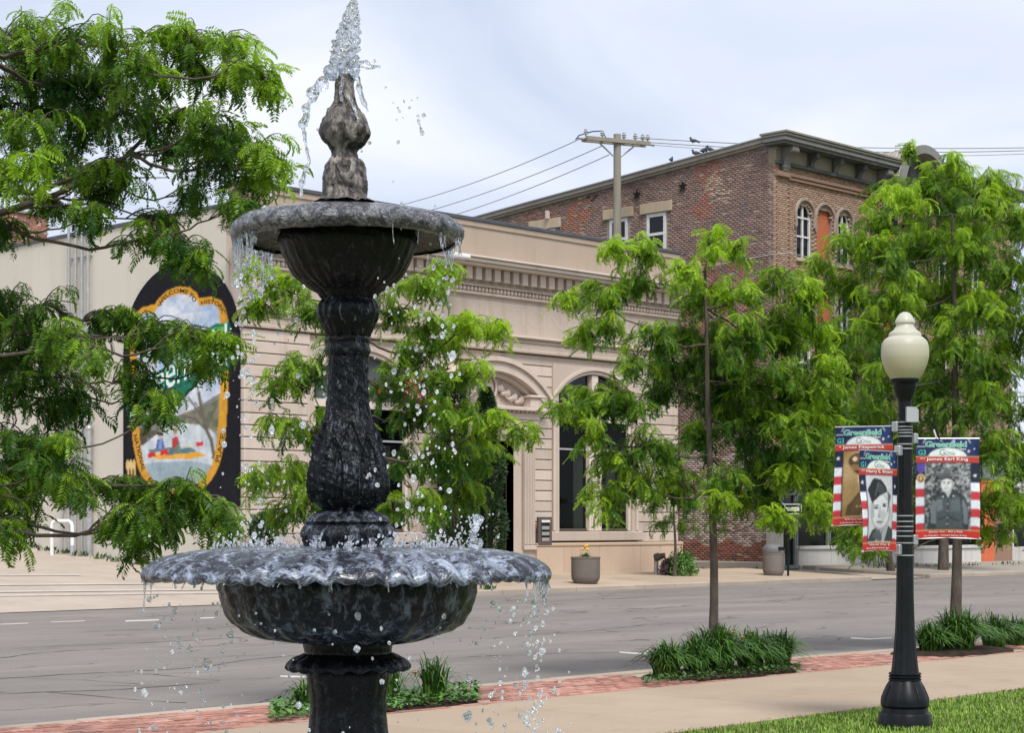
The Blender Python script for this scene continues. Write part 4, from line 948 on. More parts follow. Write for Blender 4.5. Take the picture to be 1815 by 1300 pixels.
# ground floor: shopfronts
M['shopwhite'] = m_stone('peeling white shop paint', (.58,.57,.54), (.25,.2,.16), .5, 4)
M['shopgrey'] = m_plain('grey green shop timber', (.16,.18,.17), .7, .2)
M['orange'] = m_plain('orange red painted pier', (.55,.13,.05), .7, .15, 3)
sf = lambda px: at_y(px, FACE-.05)[0]
obj('shop_fascia', MB().bbox(BR0+.02, BR1, FACE-.12, FACE+.3, 3.5, 4.24, .02), M['shopgrey'], brick)
obj('corner_pier', MB().bbox(BR0, sf(1388), FACE-.08, FACE+.4, .1, 3.49, .02).bbox(BR0-.03, sf(1389), FACE-.12, FACE+.43, .1, .75, .02), M['shopwhite'], brick)
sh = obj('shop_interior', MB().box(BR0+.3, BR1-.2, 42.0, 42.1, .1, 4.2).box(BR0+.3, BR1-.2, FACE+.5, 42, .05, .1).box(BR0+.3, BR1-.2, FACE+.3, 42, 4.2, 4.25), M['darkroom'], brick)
for a, b, bz in ((1388, 1412, .35), (1416, 1470, 1.0), (1474, 1532, 1.0), (1536, 1600, 1.0), (1620, 1676, .95), (1680, 1736, .95)):
    x0, x1 = sf(a), sf(b); w = obj('shop_window', MB().box(x0-.05, x0+.03, FACE+.0, FACE+.15, bz, 3.49).box(x1-.03, x1+.05, FACE+.0, FACE+.15, bz, 3.49).box(x0+.031, x1-.031, FACE, FACE+.15, 2.75, 2.82), M['shopgrey'], brick)
    obj('pane', MB().box(x0+.03, x1-.03, FACE+.08, FACE+.09, bz, 3.49), M['glass'] if a > 1600 else M['glass_d'], w)
    obj('stall_riser', MB().bbox(x0-.06, x1+.06, FACE-.10, FACE+.2, .12, bz-.12, .01).bbox(x0-.08, x1+.08, FACE-.16, FACE+.2, bz-.118, bz, .01), M['shopwhite'] if bz > .5 else M['shopgrey'], brick)
    if a > 1600:
        n = 40; m = MB(); V = []
        for i in range(n+1): xx = x0+.1+(x1-x0-.2)*i/n; V += [(xx, FACE+.3+.03*sin(i), bz), (xx, FACE+.3+.03*sin(i), 2.3)]
        m.add(V, [(2*i, 2*i+2, 2*i+3, 2*i+1) for i in range(n)])
        t = NT('plaid cloth'); ww = t.n('ShaderNodeTexWave'); ww.inputs['Scale'].default_value = 6; t.l(t.tc.outputs['Object'], ww.inputs['Vector']); w2 = t.n('ShaderNodeTexWave'); w2.bands_direction = 'Z'; w2.inputs['Scale'].default_value = 6; t.l(t.tc.outputs['Object'], w2.inputs['Vector'])
        c = t.mix(t.ramp(ww.outputs['Fac'], [(.6, 0.0), (.7, 1.0)]), (.55,.53,.5), (.10,.09,.16)); c = t.mix(t.ramp(w2.outputs['Fac'], [(.6, 0.0), (.7, 1.0)]), c, (.16,.10,.14)); mt = t.done(t.bsdf(c, .9))
        obj('curtain', m, mt, brick)
obj('orange_pier', MB().bbox(sf(1738), sf(1761), FACE-.10, FACE+.4, .12, 3.49, .02), M['orange'], brick)
obj('shop_pier', MB().bbox(sf(1602), sf(1618), FACE-.08, FACE+.4, .12, 3.49, .02), M['corbel'], brick); obj('shop_pier', MB().bbox(sf(1762), BR1, FACE-.06, FACE+.4, .12, 3.49, .01), M['corbel'], brick)
obj('front_step', MB().bbox(sf(1416), sf(1600), FACE-.75, FACE-.18, .1, .34, .02), M['concrete_old'], brick)
obj('rubble_foot', MB().bbox(SX-.45, SX-.02, FACE+.3, 55, .1, .48, .04), M['concrete_old'], brick)
obj('cable', MB().tube([(SX-.05, 55, 9.9), (SX-.05, FACE+.1, 10.9), (SX+.4, FACE-.25, 10.95), (60, FACE-.3, 10.8), (BR1, FACE-.3, 10.9)], .018, 4), M['greypaint'], brick)
# a low shop beyond
low = thing('corner_shop', 'low white fronted shop with a large window right of the brick building', 'building', (BR1+.02, FACE, 0))
obj('wall', MB().box(BR1+.02, 82, FACE+.2, 55, 0, 4.6).box(BR1+.02, 82, FACE+.0, FACE+.198, 3.0, 4.6).box(BR1+.02, 82, FACE, FACE+.198, .1, .85), M['shopwhite'], low)
for k in range(5):
    x0 = BR1+.25+k*2.7; w = obj('window', MB().box(x0-.08, x0, FACE+.02, FACE+.15, .85, 3).box(x0+2.4, x0+2.48, FACE+.02, FACE+.15, .85, 3), M['frame_white'], low)
    obj('pane', MB().box(x0, x0+2.4, FACE+.1, FACE+.11, .851, 2.999), M['glass_d'], w)
obj('roof', MB().bbox(BR1+.02, 82.1, FACE-.1, 55, 4.602, 4.75, .02), M['coping'], low)
# ================================================================== THE FOUNTAIN
FD = 6.5; FK = FD/FOC; FC = P(617, HY, FD)
def FP(pairs): return [(r*FK, EYE+(HY-y)*FK) for r, y in pairs]
def resample(prof, step):
    """A smooth profile through the measured points."""
    p = np.array(prof); d = np.r_[0, np.cumsum(np.hypot(*np.diff(p, axis=0).T))]; n = max(6, int(d[-1]/step)); s = np.linspace(0, d[-1], n)
    m = np.gradient(p, d, axis=0); out = []
    for q in s:
        i = min(np.searchsorted(d, q, 'right')-1, len(d)-2); h = d[i+1]-d[i]; t = (q-d[i])/h
        lin = p[i]*(1-t)+p[i+1]*t; her = (2*t**3-3*t*t+1)*p[i]+(t**3-2*t*t+t)*h*m[i]+(-2*t**3+3*t*t)*p[i+1]+(t**3-t*t)*h*m[i+1]
        out.append(tuple(.45*lin+.55*her))
    return out
_ph = RNG.uniform(0, 6.28, (16,)); 
def lump(t, z, f=1.0):
    v = 0
    for i, (a, b) in enumerate(((7, 60), (13, 95), (19, 40), (29, 140), (37, 80), (11, 200), (47, 170), (61, 230))): v = v+np.sin(a*f*t+b*f*z+_ph[i])*np.sin(b*.7*f*z-a*.6*t+_ph[i+8])/(1+.35*i)
    return v
def lathe_np(name, prof, mat, parent, seg=180, disp=None, uv=False, o=None):
    p = np.array(prof); n = len(p); t = np.arange(seg)*2*pi/seg; T, J = np.meshgrid(t, np.arange(n)); R = p[J, 0]; Z = p[J, 1]
    tang = np.gradient(p, axis=0); nr = np.stack([tang[:, 1], -tang[:, 0]], 1); nr /= np.linalg.norm(nr, axis=1)[:, None]+1e-9
    if p[0, 1] > p[-1, 1]: nr = -nr
    if disp is not None:
        d = disp(T, R, Z, J/(n-1)); dn, dz = d if isinstance(d, tuple) else (d, 0)
        R = R+nr[J, 0]*dn; Z = Z+nr[J, 1]*dn+dz
    o = FC if o is None else o
    V = np.stack([o[0]+R*np.cos(T), o[1]+R*np.sin(T), Z], -1).reshape(-1, 3)
    i = np.arange(n*seg).reshape(n, seg); k = np.roll(i, -1, 1); F = np.stack([i[:-1], k[:-1], k[1:], i[1:]], -1).reshape(-1, 4)
    if p[0, 1] > p[-1, 1]: F = F[:, ::-1]
    base = np.array(wloc(parent)); UV = np.stack([T/(2*pi), J/(n-1)], -1).reshape(-1, 2) if uv else None
    me = mesh_np(name, V-base, F, mat, smooth=True, uv=UV); return link(name, me, parent)
def m_wet(name, base, pale, amt, scale, rough=.14, thr=.55, bstr=.9):  # pale mottle in the colour stands for wet highlights, limescale on the finial
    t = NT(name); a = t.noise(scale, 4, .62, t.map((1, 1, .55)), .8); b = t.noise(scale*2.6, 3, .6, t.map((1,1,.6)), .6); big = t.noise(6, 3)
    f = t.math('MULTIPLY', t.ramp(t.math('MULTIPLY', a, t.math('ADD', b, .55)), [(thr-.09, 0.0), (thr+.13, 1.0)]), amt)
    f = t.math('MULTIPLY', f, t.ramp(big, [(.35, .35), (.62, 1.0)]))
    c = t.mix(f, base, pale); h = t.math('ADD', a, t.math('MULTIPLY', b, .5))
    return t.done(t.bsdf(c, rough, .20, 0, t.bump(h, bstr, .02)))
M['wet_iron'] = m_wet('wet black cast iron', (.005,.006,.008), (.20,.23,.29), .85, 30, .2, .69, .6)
M['wet_iron_dark'] = m_wet('black cast iron in painted shade', (.0045,.005,.007), (.09,.105,.13), .6, 30, .25, .69, .5)  # shaded copy of the iron: darker, with weaker glints put into the colour
M['cup_iron'] = m_wet('wet iron with painted glints', (.008,.0095,.013), (.19,.225,.285), .9, 26, .22, .60, .7)  # blue-grey mottle paints the glints of the wet cup into its colour
M['finial'] = m_wet('limescaled iron', (.04,.035,.034), (.36,.32,.285), .9, 20, .35, .53, .8)
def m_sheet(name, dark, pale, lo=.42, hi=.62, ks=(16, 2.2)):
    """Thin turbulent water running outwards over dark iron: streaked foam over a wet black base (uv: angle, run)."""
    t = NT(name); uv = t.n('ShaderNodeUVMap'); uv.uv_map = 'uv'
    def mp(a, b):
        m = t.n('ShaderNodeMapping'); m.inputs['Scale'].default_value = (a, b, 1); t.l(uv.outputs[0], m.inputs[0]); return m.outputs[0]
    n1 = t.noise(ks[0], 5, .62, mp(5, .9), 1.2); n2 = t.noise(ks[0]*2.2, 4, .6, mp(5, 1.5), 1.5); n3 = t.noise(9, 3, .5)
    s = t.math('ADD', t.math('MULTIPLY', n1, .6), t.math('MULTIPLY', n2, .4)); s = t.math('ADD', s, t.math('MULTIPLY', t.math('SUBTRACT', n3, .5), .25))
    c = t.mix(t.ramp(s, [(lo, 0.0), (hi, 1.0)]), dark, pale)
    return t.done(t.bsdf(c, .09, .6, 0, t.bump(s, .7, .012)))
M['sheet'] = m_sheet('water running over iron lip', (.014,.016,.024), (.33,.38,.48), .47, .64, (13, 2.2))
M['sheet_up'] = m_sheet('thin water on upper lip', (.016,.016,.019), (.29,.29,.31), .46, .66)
fo = thing('fountain', 'tall black two tiered cast iron fountain with water spilling from its bowls', 'fountain', (FC[0], FC[1], 0))
F0 = FC-np.array((0, 0, FC[2]))
up = (P(611, 0, FD)-P(617, 0, FD))
# finial
oF = FC+up; oF[2] = 0; oC = FC.copy(); oC[2] = 0
fin = FP([(60,362),(46,357),(40,352),(39,330),(36,305),(33,291),(24,281),(22,270),(26,262),(36,252),(43,238),(43,228),(37,213),(27,196),(20,182),(17,168),(16,150),(15,138),(11,133),(4,132)])
lathe_np('finial', resample(fin, .006), M['finial'], fo, 96, lambda T, R, Z, J: .0022*lump(T*.5, Z, .8)+.0015*lump(T, Z, 1.6)+.003*np.abs(np.cos(4*T))*(R > .05), o=oF)
# upper bowl: lip and cup
lipU = FP([(40,364),(60,368),(117,377),(160,386),(188,394),(201,404),(206,413),(203,422),(197,428),(190,429)])
def dU(T, R, Z, J): 
    k = np.clip((R/FK-110)/90, 0, 1); sc = np.abs(np.cos(14*T+.3)); return (.0022*lump(T*.8, Z*.3+J*.1, .35)+.008*k*(sc-.5), -.010*k*(1-sc)*(J > .45))
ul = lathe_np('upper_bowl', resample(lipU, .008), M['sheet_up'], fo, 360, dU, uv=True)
under = FP([(193,427.5),(182,427),(162,421),(140,414),(118,409)])
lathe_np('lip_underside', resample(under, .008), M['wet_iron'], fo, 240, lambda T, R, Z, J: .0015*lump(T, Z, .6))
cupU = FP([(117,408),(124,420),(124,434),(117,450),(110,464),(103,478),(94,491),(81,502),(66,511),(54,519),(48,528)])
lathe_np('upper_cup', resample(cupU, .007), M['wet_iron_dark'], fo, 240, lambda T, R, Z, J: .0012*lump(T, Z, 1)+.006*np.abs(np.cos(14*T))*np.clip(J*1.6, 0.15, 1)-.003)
col = FP([(44,526),(46,533),(53,543),(54,554),(51,566),(47,576),(41,588),(37,596)]); knob = resample(col, .005)
lathe_np('collar', knob, M['wet_iron'], fo, 160, lambda T, R, Z, J: .0015*lump(T, Z, 1.2)+.004*np.cos(10*T)**2)
ringp = FP([(35,594),(39,598),(40,604),(37,609),(38,616),(40,622),(38,628),(34,632)])
lathe_np('ring', resample(ringp, .004), M['wet_iron'], fo, 120, lambda T, R, Z, J: .0012*lump(T, Z, 1.2))
shaft = FP([(33,630),(34,645),(34,670),(35,695),(37,720),(41,740),(47,758),(55,782),(63,812),(69,838),(72,858),(71,872),(66,884),(56,895),(46,903),(44,907)])
def dS(T, R, Z, J):
    y = HY-(Z-EYE)/FK; d = .0018*lump(T, Z, 1.3)
    d = d+np.where(y < 742, .004*(np.abs(np.cos(4*T))-.5), 0)
    for kk, (n, ph, y0, y1, wm) in enumerate(((6, 0.95, 748, 880, .36), (6, 0.95+pi/6, 775, 885, .30))):
        tau = ((T-ph)*n/(2*pi)+.5) % 1-.5; f = np.clip((y-y0)/(y1-y0), 0, 1); w = wm*np.sin(pi*np.clip(f, 0, 1)**.72*.62)/.93
        on = (y > y0) & (y < y1+4); d = d+on*(.011*np.exp(-((np.abs(tau)-w)/.035)**2)-.004*(np.abs(tau) < w)*np.clip(f*4, 0, 1)+.005*np.exp(-(tau/.02)**2)*f)
    return d
lathe_np('column', resample(shaft, .0042), M['wet_iron'], fo, 200, dS)
base = FP([(44,905),(52,909),(64,914),(72,920),(76,926),(70,929),(76,933),(83,940),(84,950),(80,960),(76,970),(74,985)])
lathe_np('column_base', resample(base, .005), M['cup_iron'], fo, 200, lambda T, R, Z, J: .002*lump(T, Z, 1.1)+.002*np.cos(12*T))
# lower bowl
lipL = FP([(70,972),(120,970),(180,970),(230,972),(272,977),(305,984),(330,992),(346,1001),(356,1010),(359,1018),(355,1024),(344,1024),(325,1019),(300,1015),(262,1014),(228,1018)])
def dL(T, R, Z, J):
    k = np.clip((R/FK-225)/120, 0, 1); sc = np.abs(np.cos(23*T+.5*np.sin(3*T))); s2 = np.cos(61*T+2*np.sin(5*T))
    return (.0026*lump(T*1.0, J*.12, .45)+.006*k*(sc-.5)+.0015*k*s2, -(.009*(1-sc)+.004*s2)*k*(J > .5))
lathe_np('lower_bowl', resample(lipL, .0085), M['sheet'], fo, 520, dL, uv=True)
cupL = FP([(226,1012),(230,1030),(228,1045),(223,1066),(214,1086),(202,1103),(186,1116),(163,1125),(130,1132),(100,1136),(76,1138)])
lathe_np('lower_cup', resample(cupL, .008), M['cup_iron'], fo, 400, lambda T, R, Z, J: .003*lump(T*.8, Z, .7)+.012*(np.abs(np.cos(11*T+.4))-.6)*np.clip(J*2, .1, 1))
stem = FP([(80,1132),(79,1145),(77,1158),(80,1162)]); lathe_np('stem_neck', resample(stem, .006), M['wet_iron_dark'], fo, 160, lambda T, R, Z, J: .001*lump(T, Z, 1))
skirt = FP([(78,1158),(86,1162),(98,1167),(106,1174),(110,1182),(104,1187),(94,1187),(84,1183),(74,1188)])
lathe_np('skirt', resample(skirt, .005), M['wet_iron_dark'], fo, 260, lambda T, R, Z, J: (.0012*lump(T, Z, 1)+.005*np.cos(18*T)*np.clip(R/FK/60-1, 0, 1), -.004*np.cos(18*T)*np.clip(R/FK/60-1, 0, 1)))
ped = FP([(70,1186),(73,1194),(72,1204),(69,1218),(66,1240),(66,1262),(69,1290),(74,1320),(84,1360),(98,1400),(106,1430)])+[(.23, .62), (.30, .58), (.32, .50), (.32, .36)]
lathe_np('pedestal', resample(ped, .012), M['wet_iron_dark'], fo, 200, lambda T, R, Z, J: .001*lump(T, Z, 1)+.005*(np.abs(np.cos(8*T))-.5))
fp = obj('unseen_paving', MB().lathe([(3.6, .0), (3.6, .045)], (FC[0], FC[1], 0), 64), M['pave']); fp['kind'] = 'structure'  # paving out of view, added for its tan bounce onto the bowls
# the pool below, out of frame
basin = [(1.05, .02), (1.30, .02), (1.34, .12), (1.28, .40), (1.36, .46), (1.36, .54), (1.24, .54), (1.22, .30)]
lathe_np('pool_rim', basin, M['wet_iron_dark'], fo, 96)
m = MB().lathe([(1.22, .34), (1.22, .36)], oC, 64); obj('pool_base', m, M['wet_iron_dark'], fo)
M['pool'] = m_plain('pale pool liner', (.25,.33,.38), .3, .15)
pw = obj('pool_water', MB().lathe([(1.23, .40), (1.235, .42)], oC, 64), M['pool']); tag(pw, kind='structure')
# ------------------------------------------------------------------ moving water
def m_water():
    t = NT('clear splashing water'); g = t.n('ShaderNodeBsdfGlass'); g.inputs['IOR'].default_value = 1.33; g.inputs['Roughness'].default_value = 0.0; g.inputs['Color'].default_value = (.97,.98,1,1)
    t.l(t.bump(t.noise(70, 3, .6), .5, .006), g.inputs['Normal'])
    d = t.n('ShaderNodeBsdfDiffuse'); d.inputs['Color'].default_value = (.75,.80,.87,1); m = t.n('ShaderNodeMixShader')
    fm = t.ramp(t.noise(55, 3, .6), [(.45, .04), (.68, .42)]); t.l(fm, m.inputs[0]); t.l(g.outputs[0], m.inputs[1]); t.l(d.outputs[0], m.inputs[2]); return t.done(m.outputs[0])
M['water'] = m_water()
def m_drop():
    t = NT('water drops'); g = t.n('ShaderNodeBsdfGlass'); g.inputs['IOR'].default_value = 1.33; g.inputs['Roughness'].default_value = 0.0; g.inputs['Color'].default_value = (1,1,1,1)
    d = t.n('ShaderNodeBsdfDiffuse'); d.inputs['Color'].default_value = (.8,.84,.9,1); m = t.n('ShaderNodeMixShader'); m.inputs[0].default_value = .26
    t.l(g.outputs[0], m.inputs[1]); t.l(d.outputs[0], m.inputs[2]); return t.done(m.outputs[0])
M['drop'] = m_drop()
def blob_tube(path, seg=12, wob=.35, fr_=1.0, step=.006):
    """Lumpy water strand through (point, radius) stations."""
    P_ = np.array([p for p, r in path]); R_ = np.array([r for p, r in path]); d = np.r_[0, np.cumsum(np.linalg.norm(np.diff(P_, axis=0), axis=1))]
    s = np.linspace(0, d[-1], max(6, int(d[-1]/step))); pts = np.stack([np.interp(s, d, P_[:, i]) for i in range(3)], 1); r = np.interp(s, d, R_)
    ph = RNG.uniform(0, 6.28, 6); r = r*(1+wob*(np.sin(s*150*fr_+ph[0])*.5+np.sin(s*71*fr_+ph[1])*.5+np.sin(s*263*fr_+ph[2])*.35)); r = np.maximum(r, .0006)
    pts[:, 0] += .25*r*np.sin(s*90+ph[3]); pts[:, 1] += .25*r*np.sin(s*110+ph[4]); return MB().tube(pts, r, seg)
def join(ms):
    o = MB()
    for m in ms: o.add(np.vstack(m.v), m.f)
    return o
def W(x, y, dd=0): return P(x, y, FD+dd)
# jet: a thick lumpy plume above the nozzle
def plume():
    st = [(612,140,15),(612,125,21),(611,110,23),(613,90,21),(616,70,19),(618,50,17),(621,35,14),(624,20,11),(626,8,8),(627,0,4)]
    n = 90; seg = 40; y = np.linspace(140, -2, n); cx = np.interp(-y, [-s[1] for s in st], [s[0] for s in st]); r = np.interp(-y, [-s[1] for s in st], [s[2] for s in st])
    V = []
    ph = RNG.uniform(0, 6.28, 8); c0 = None
    for i in range(n):
        c = W(cx[i], y[i])
        for k in range(seg):
            t = 2*pi*k/seg; w = 1+.20*sin(3*t+y[i]*.22+ph[0])*sin(y[i]*.15+ph[1])+.14*sin(7*t-y[i]*.31+ph[2])+.12*sin(5*t+y[i]*.45+ph[3])+.08*sin(11*t+y[i]*.6+ph[4])
            V.append((c[0]+r[i]*FK*w*cos(t), c[1]+r[i]*FK*w*sin(t), c[2]+.004*sin(4*t+i)))
    F = [(i*seg+k, i*seg+(k+1) % seg, (i+1)*seg+(k+1) % seg, (i+1)*seg+k) for i in range(n-1) for k in range(seg)]+[tuple(range(seg))[::-1], tuple((n-1)*seg+k for k in range(seg))]
    return MB().add(V, F)
ms = [plume()]
ms.append(blob_tube([(W(604,108,-.01), 12*FK), (W(590,125,-.03), 12*FK), (W(574,142,-.05), 11*FK), (W(560,160,-.06), 9*FK), (W(548,182,-.07), 7*FK), (W(541,205,-.07), 6*FK), (W(538,228,-.07), 6*FK), (W(541,250,-.07), 2.6*FK), (W(546,275,-.07), 2*FK), (W(549,288,-.07), 3.5*FK), (W(541,302,-.07), 4.2*FK), (W(536,318,-.07), 4*FK), (W(534,340,-.07), 3.2*FK), (W(532,352,-.07), 2.4*FK)], 12, .45, .8, .004))
ms.append(blob_tube([(W(624,110,-.03), 9*FK), (W(632,130,-.05), 7*FK), (W(636,150,-.06), 4.5*FK), (W(641,172,-.06), 4*FK), (W(648,188,-.06), 4.2*FK), (W(652,198,-.06), 1.6*FK)], 10, .4, .8, .004))
ms.append(blob_tube([(W(609,138,-.045), 5*FK), (W(603,165,-.05), 2.5*FK), (W(606,178,-.06), 2*FK)], 8, .4)); ms.append(blob_tube([(W(615,165,-.05), 2*FK), (W(628,190,-.065), 2.2*FK), (W(636,212,-.085), 2*FK)], 8, .4))
for a in ((633,112,648,108,662,118,3), (640,118,655,122,670,116,2.2), (741,204,742,218,748,233,2.4)):
    ms.append(blob_tube([(W(a[0],a[1],-.02), a[6]*FK), (W(a[2],a[3],-.03), a[6]*FK*.7), (W(a[4],a[5],-.03), a[6]*FK*1.2)], 8, .6, 1.5, .003))
o = obj('water_jet', join(ms), M['water'], smooth=80); tag(o, 'lumpy jet of clear water breaking over the top nozzle of the fountain', 'water', kind='stuff')
# drips and fringes at the rims
def fringe(rp, ypx, n, lmin, lmax, rr, arcs=None, zoff=0):
    out = []
    for i in range(n):
        t = RNG.uniform(0, 2*pi) if arcs is None else RNG.uniform(*arcs[i % len(arcs)])
        r = (rp+RNG.uniform(-4, 2))*FK; x, y = oC[0]+r*cos(t), oC[1]+r*sin(t); z = EYE+(HY-ypx)*FK+zoff; L = RNG.uniform(lmin, lmax)*FK*(RNG.uniform(0,1)**.7+.2); q = rr*FK*RNG.uniform(.6, 1.3)
        drift = RNG.uniform(-.01, .01, 2)
        out.append(blob_tube([((x, y, z+.004), q*2.2), ((x+drift[0]*.2, y, z-L*.25), q*.9), ((x+drift[0]*.6, y+drift[1]*.6, z-L*.7), q*.55), ((x+drift[0], y+drift[1], z-L), q*1.0), ((x+drift[0], y+drift[1], z-L-q), q*.4)], 6, .3, 1, .008))
    return out
lf = -PHI    # direction of the picture's left and right in plan
rt = atan2(-S_, C_); lt = rt+pi
ms = fringe(200, 428, 34, 20, 90, 1.8, [(lt-.75, lt+.75)])+fringe(200, 428, 22, 8, 45, 1.8, [(rt-.6, rt+.6)])+fringe(200, 424, 14, 5, 40, 1.5)
o = obj('rim_water', join(ms), M['water'], smooth=80); tag(o, 'thin strands of water falling from the rim of the upper bowl', 'water', kind='stuff')
ms = fringe(356, 1022, 80, 3, 20, 1.9)+fringe(354, 1022, 24, 15, 50, 2.6, [(rt-.5, rt+.35)])+fringe(354, 1022, 6, 30, 60, 1.6, [(lt-.4, lt+.5)])
o = obj('rim_water', join(ms), M['water'], smooth=80); tag(o, 'fringe of water dripping from the scalloped rim of the lower bowl', 'water', kind='stuff')
# splashes in the lower bowl
ms = []
for i in range(100):
    t = RNG.uniform(0, 2*pi); r = RNG.uniform(95, 250)*FK; h = RNG.uniform(3, 15)*FK; z = EYE-40*FK-.003; x, y = oC[0]+r*cos(t), oC[1]+r*sin(t); q = RNG.uniform(1.4, 3.6)*FK; dx, dy = RNG.uniform(-.4, .4, 2)*h
    ms.append(blob_tube([((x, y, z-.01), q*1.8), ((x+dx*.4, y+dy*.4, z+h*.5), q*.8), ((x+dx, y+dy, z+h), q*.9)], 6, .5, 1, .006))
for px, py0, py1, q in ((690,975,962,3),(563,975,950,5),(618,978,950,4),(657,978,955,3.5),(688,978,958,5),(838,968,918,5)):
    dx = 10 if px == 838 else 3; ms.append(blob_tube([(W(px, py0, -.25), q*2.0*FK), (W(px+dx*.4, (py0+py1)/2, -.25), q*FK), (W(px+dx, py1, -.25), q*1.5*FK)], 10, .5, 1, .004))
o = obj('splash', join(ms), M['water'], smooth=80); tag(o, 'small splashes standing up from the water in the lower bowl', 'water', kind='stuff')
# free drops
def drops(name, label, lst):
    t = (1+sqrt(5))/2; I = np.array([(-1,t,0),(1,t,0),(-1,-t,0),(1,-t,0),(0,-1,t),(0,1,t),(0,-1,-t),(0,1,-t),(t,0,-1),(t,0,1),(-t,0,-1),(-t,0,1)]); I = I/np.linalg.norm(I[0])
    Fi = [(0,11,5),(0,5,1),(0,1,7),(0,7,10),(0,10,11),(1,5,9),(5,11,4),(11,10,2),(10,7,6),(7,1,8),(3,9,4),(3,4,2),(3,2,6),(3,6,8),(3,8,9),(4,9,5),(2,4,11),(6,2,10),(8,6,7),(9,8,1)]
    V = list(map(tuple, I)); cache = {}; F2 = []
    def mid(a, b):
        k = (min(a, b), max(a, b))
        if k not in cache: v = np.array(V[a])+np.array(V[b]); V.append(tuple(v/np.linalg.norm(v))); cache[k] = len(V)-1
        return cache[k]
    for a, b, c in Fi: ab, bc, ca = mid(a,b), mid(b,c), mid(c,a); F2 += [(a,ab,ca),(b,bc,ab),(c,ca,bc),(ab,bc,ca)]
    U = np.array(V); Fa = np.array(F2); n = len(lst); A = np.array(lst)             # x y z r
    sx = RNG.uniform(.75, 1.1, (n, 1, 3))*np.array((1, 1, 1.25)); VV = U[None]*A[:, None, 3:4]*sx; VV = VV*(1+.12*np.sin(U[None]@RNG.uniform(-4, 4, (n, 3, 1))+RNG.uniform(0, 6, (n, 1, 1))))+A[:, None, :3]
    FF = (Fa[None]+np.arange(n)[:, None, None]*len(U)).reshape(-1, 3)
    o = link(name, mesh_np(name, VV.reshape(-1, 3), FF, M['drop'], smooth=True)); tag(o, label, 'water drops', kind='stuff')
L1 = []
def ringdrops(n, rp, sd, y0, y1, q, arcs=None, exp=1.0):
    out = []
    for i in range(n):
        t = RNG.uniform(0, 2*pi) if arcs is None else RNG.uniform(*arcs[int(RNG.integers(len(arcs)))])
        f = RNG.uniform(0, 1)**exp; r = (rp+RNG.normal(0, sd)*(.4+f))*FK; out.append((oC[0]+r*cos(t), oC[1]+r*sin(t), EYE+(HY-(y0+(y1-y0)*f))*FK, q*FK*float(RNG.lognormal(0, .42))))
    return out
L1 += ringdrops(150, 192, 14, 440, 965, 2.4, [(lt-1.5, lt+.8)])+ringdrops(170, 175, 24, 470, 965, 2.5, [(rt-1.3, rt+1.3)])+ringdrops(70, 195, 10, 435, 540, 2.4, [(lt-.7, lt+.7)])+ringdrops(20, 165, 30, 380, 960, 3.4)
drops('water_drops', 'glittering drops falling from the upper bowl past the column', L1)
L2 = ringdrops(200, 345, 22, 1050, 1420, 3.0, [(rt-.65, rt+.6)])+ringdrops(330, 300, 55, 1070, 1450, 2.4)+ringdrops(90, 340, 30, 1050, 1400, 2.8, [(lt-.8, lt+.8)])
drops('water_drops', 'drops falling from the lower bowl in front of the road and pavement', L2)
L3 = ringdrops(300, 175, 55, 968, 942, 1.6, exp=1.8)+[(*W(x, y, -.05), q*FK) for x, y, q in ((664,108,3),(672,118,2.5),(684,155,2.4),(697,182,1.6),(705,191,2.2),(716,180,2.6),(730,178,1.8),(740,173,1.8),(726,191,3),(708,197,2.6),(751,204,4),(748,235,4.5),(706,252,3.6),(655,253,3.6),(563,230,2.4),(697,322,2),(712,361,3.5),(641,268,2.2),(703,212,1.6),(714,209,1.6),(480,345,2.5),(505,365,3),(771,365,2.2))]
L3 += [(*W(835+RNG.normal(0, 14), 935+RNG.normal(0, 16), -.2), 1.6*FK) for _ in range(60)]
drops('water_drops', 'fine spray of drops over the lower bowl and round the top nozzle', L3)
# ================================================================== STREET LAMP AND BANNERS
LD = 15.9; LK = LD/FOC; LC = P(1604, HY, LD); LC0 = np.array((LC[0], LC[1], 0))
lamp = thing('street_lamp', 'black fluted street lamp with a cream acorn globe standing in the grass by the pavement', 'street lamp', (LC[0], LC[1], 0))
def LP(pairs): return [(r*LK, EYE+(HY-y)*LK) for r, y in pairs]
def oct_(amp=.06, n=8):
    return lambda t, r, z, j: (r*(1-amp*(1-abs(cos(n*t/2)))), 0)
obj('foot', MB().bbox(LC0[0]-.32, LC0[0]+.32, LC0[1]-.32, LC0[1]+.32, -.05, .03, .01), M['pave'], lamp)
obj('base', MB().lathe(LP([(47,1297),(47,1268),(45,1264),(41,1262),(40,1255),(43,1251),(43,1243),(42,1236),(37,1224),(31,1212),(28,1207)]), LC0, 64, oct_(.05)), M['black'], lamp, smooth=28)
m = MB()
for y in (1205, 1200, 1195): m.lathe(LP([(26,y+2.2),(28.5,y+1.2),(28.5,y-1.2),(26,y-2.2)]), LC0, 32)
obj('collar', m, M['black'], lamp, smooth=60)
m = MB()
for k in range(8):                                                   # raised panels on the flare
    t = 2*pi*(k+.5)/8; c, s = cos(t), sin(t)
    pts = [(LC0[0]+r*LK*c, LC0[1]+r*LK*s, EYE+(HY-y)*LK) for r, y in ((41.5,1240),(37.5,1228),(31.5,1215))]; m.tube(pts, .006, 5)
obj('rib', m, M['black'], lamp)
obj('shaft', MB().lathe(LP([(25,1194),(23,1180),(20,1150),(17.5,1118),(15.6,1060),(15,1000),(14,920),(13,850),(12,780),(11.5,730),(11.5,708)]), LC0, 64, lambda t, r, z, j: (r*(1-.045*abs(sin(8*t))), 0)), M['black'], lamp, smooth=40)
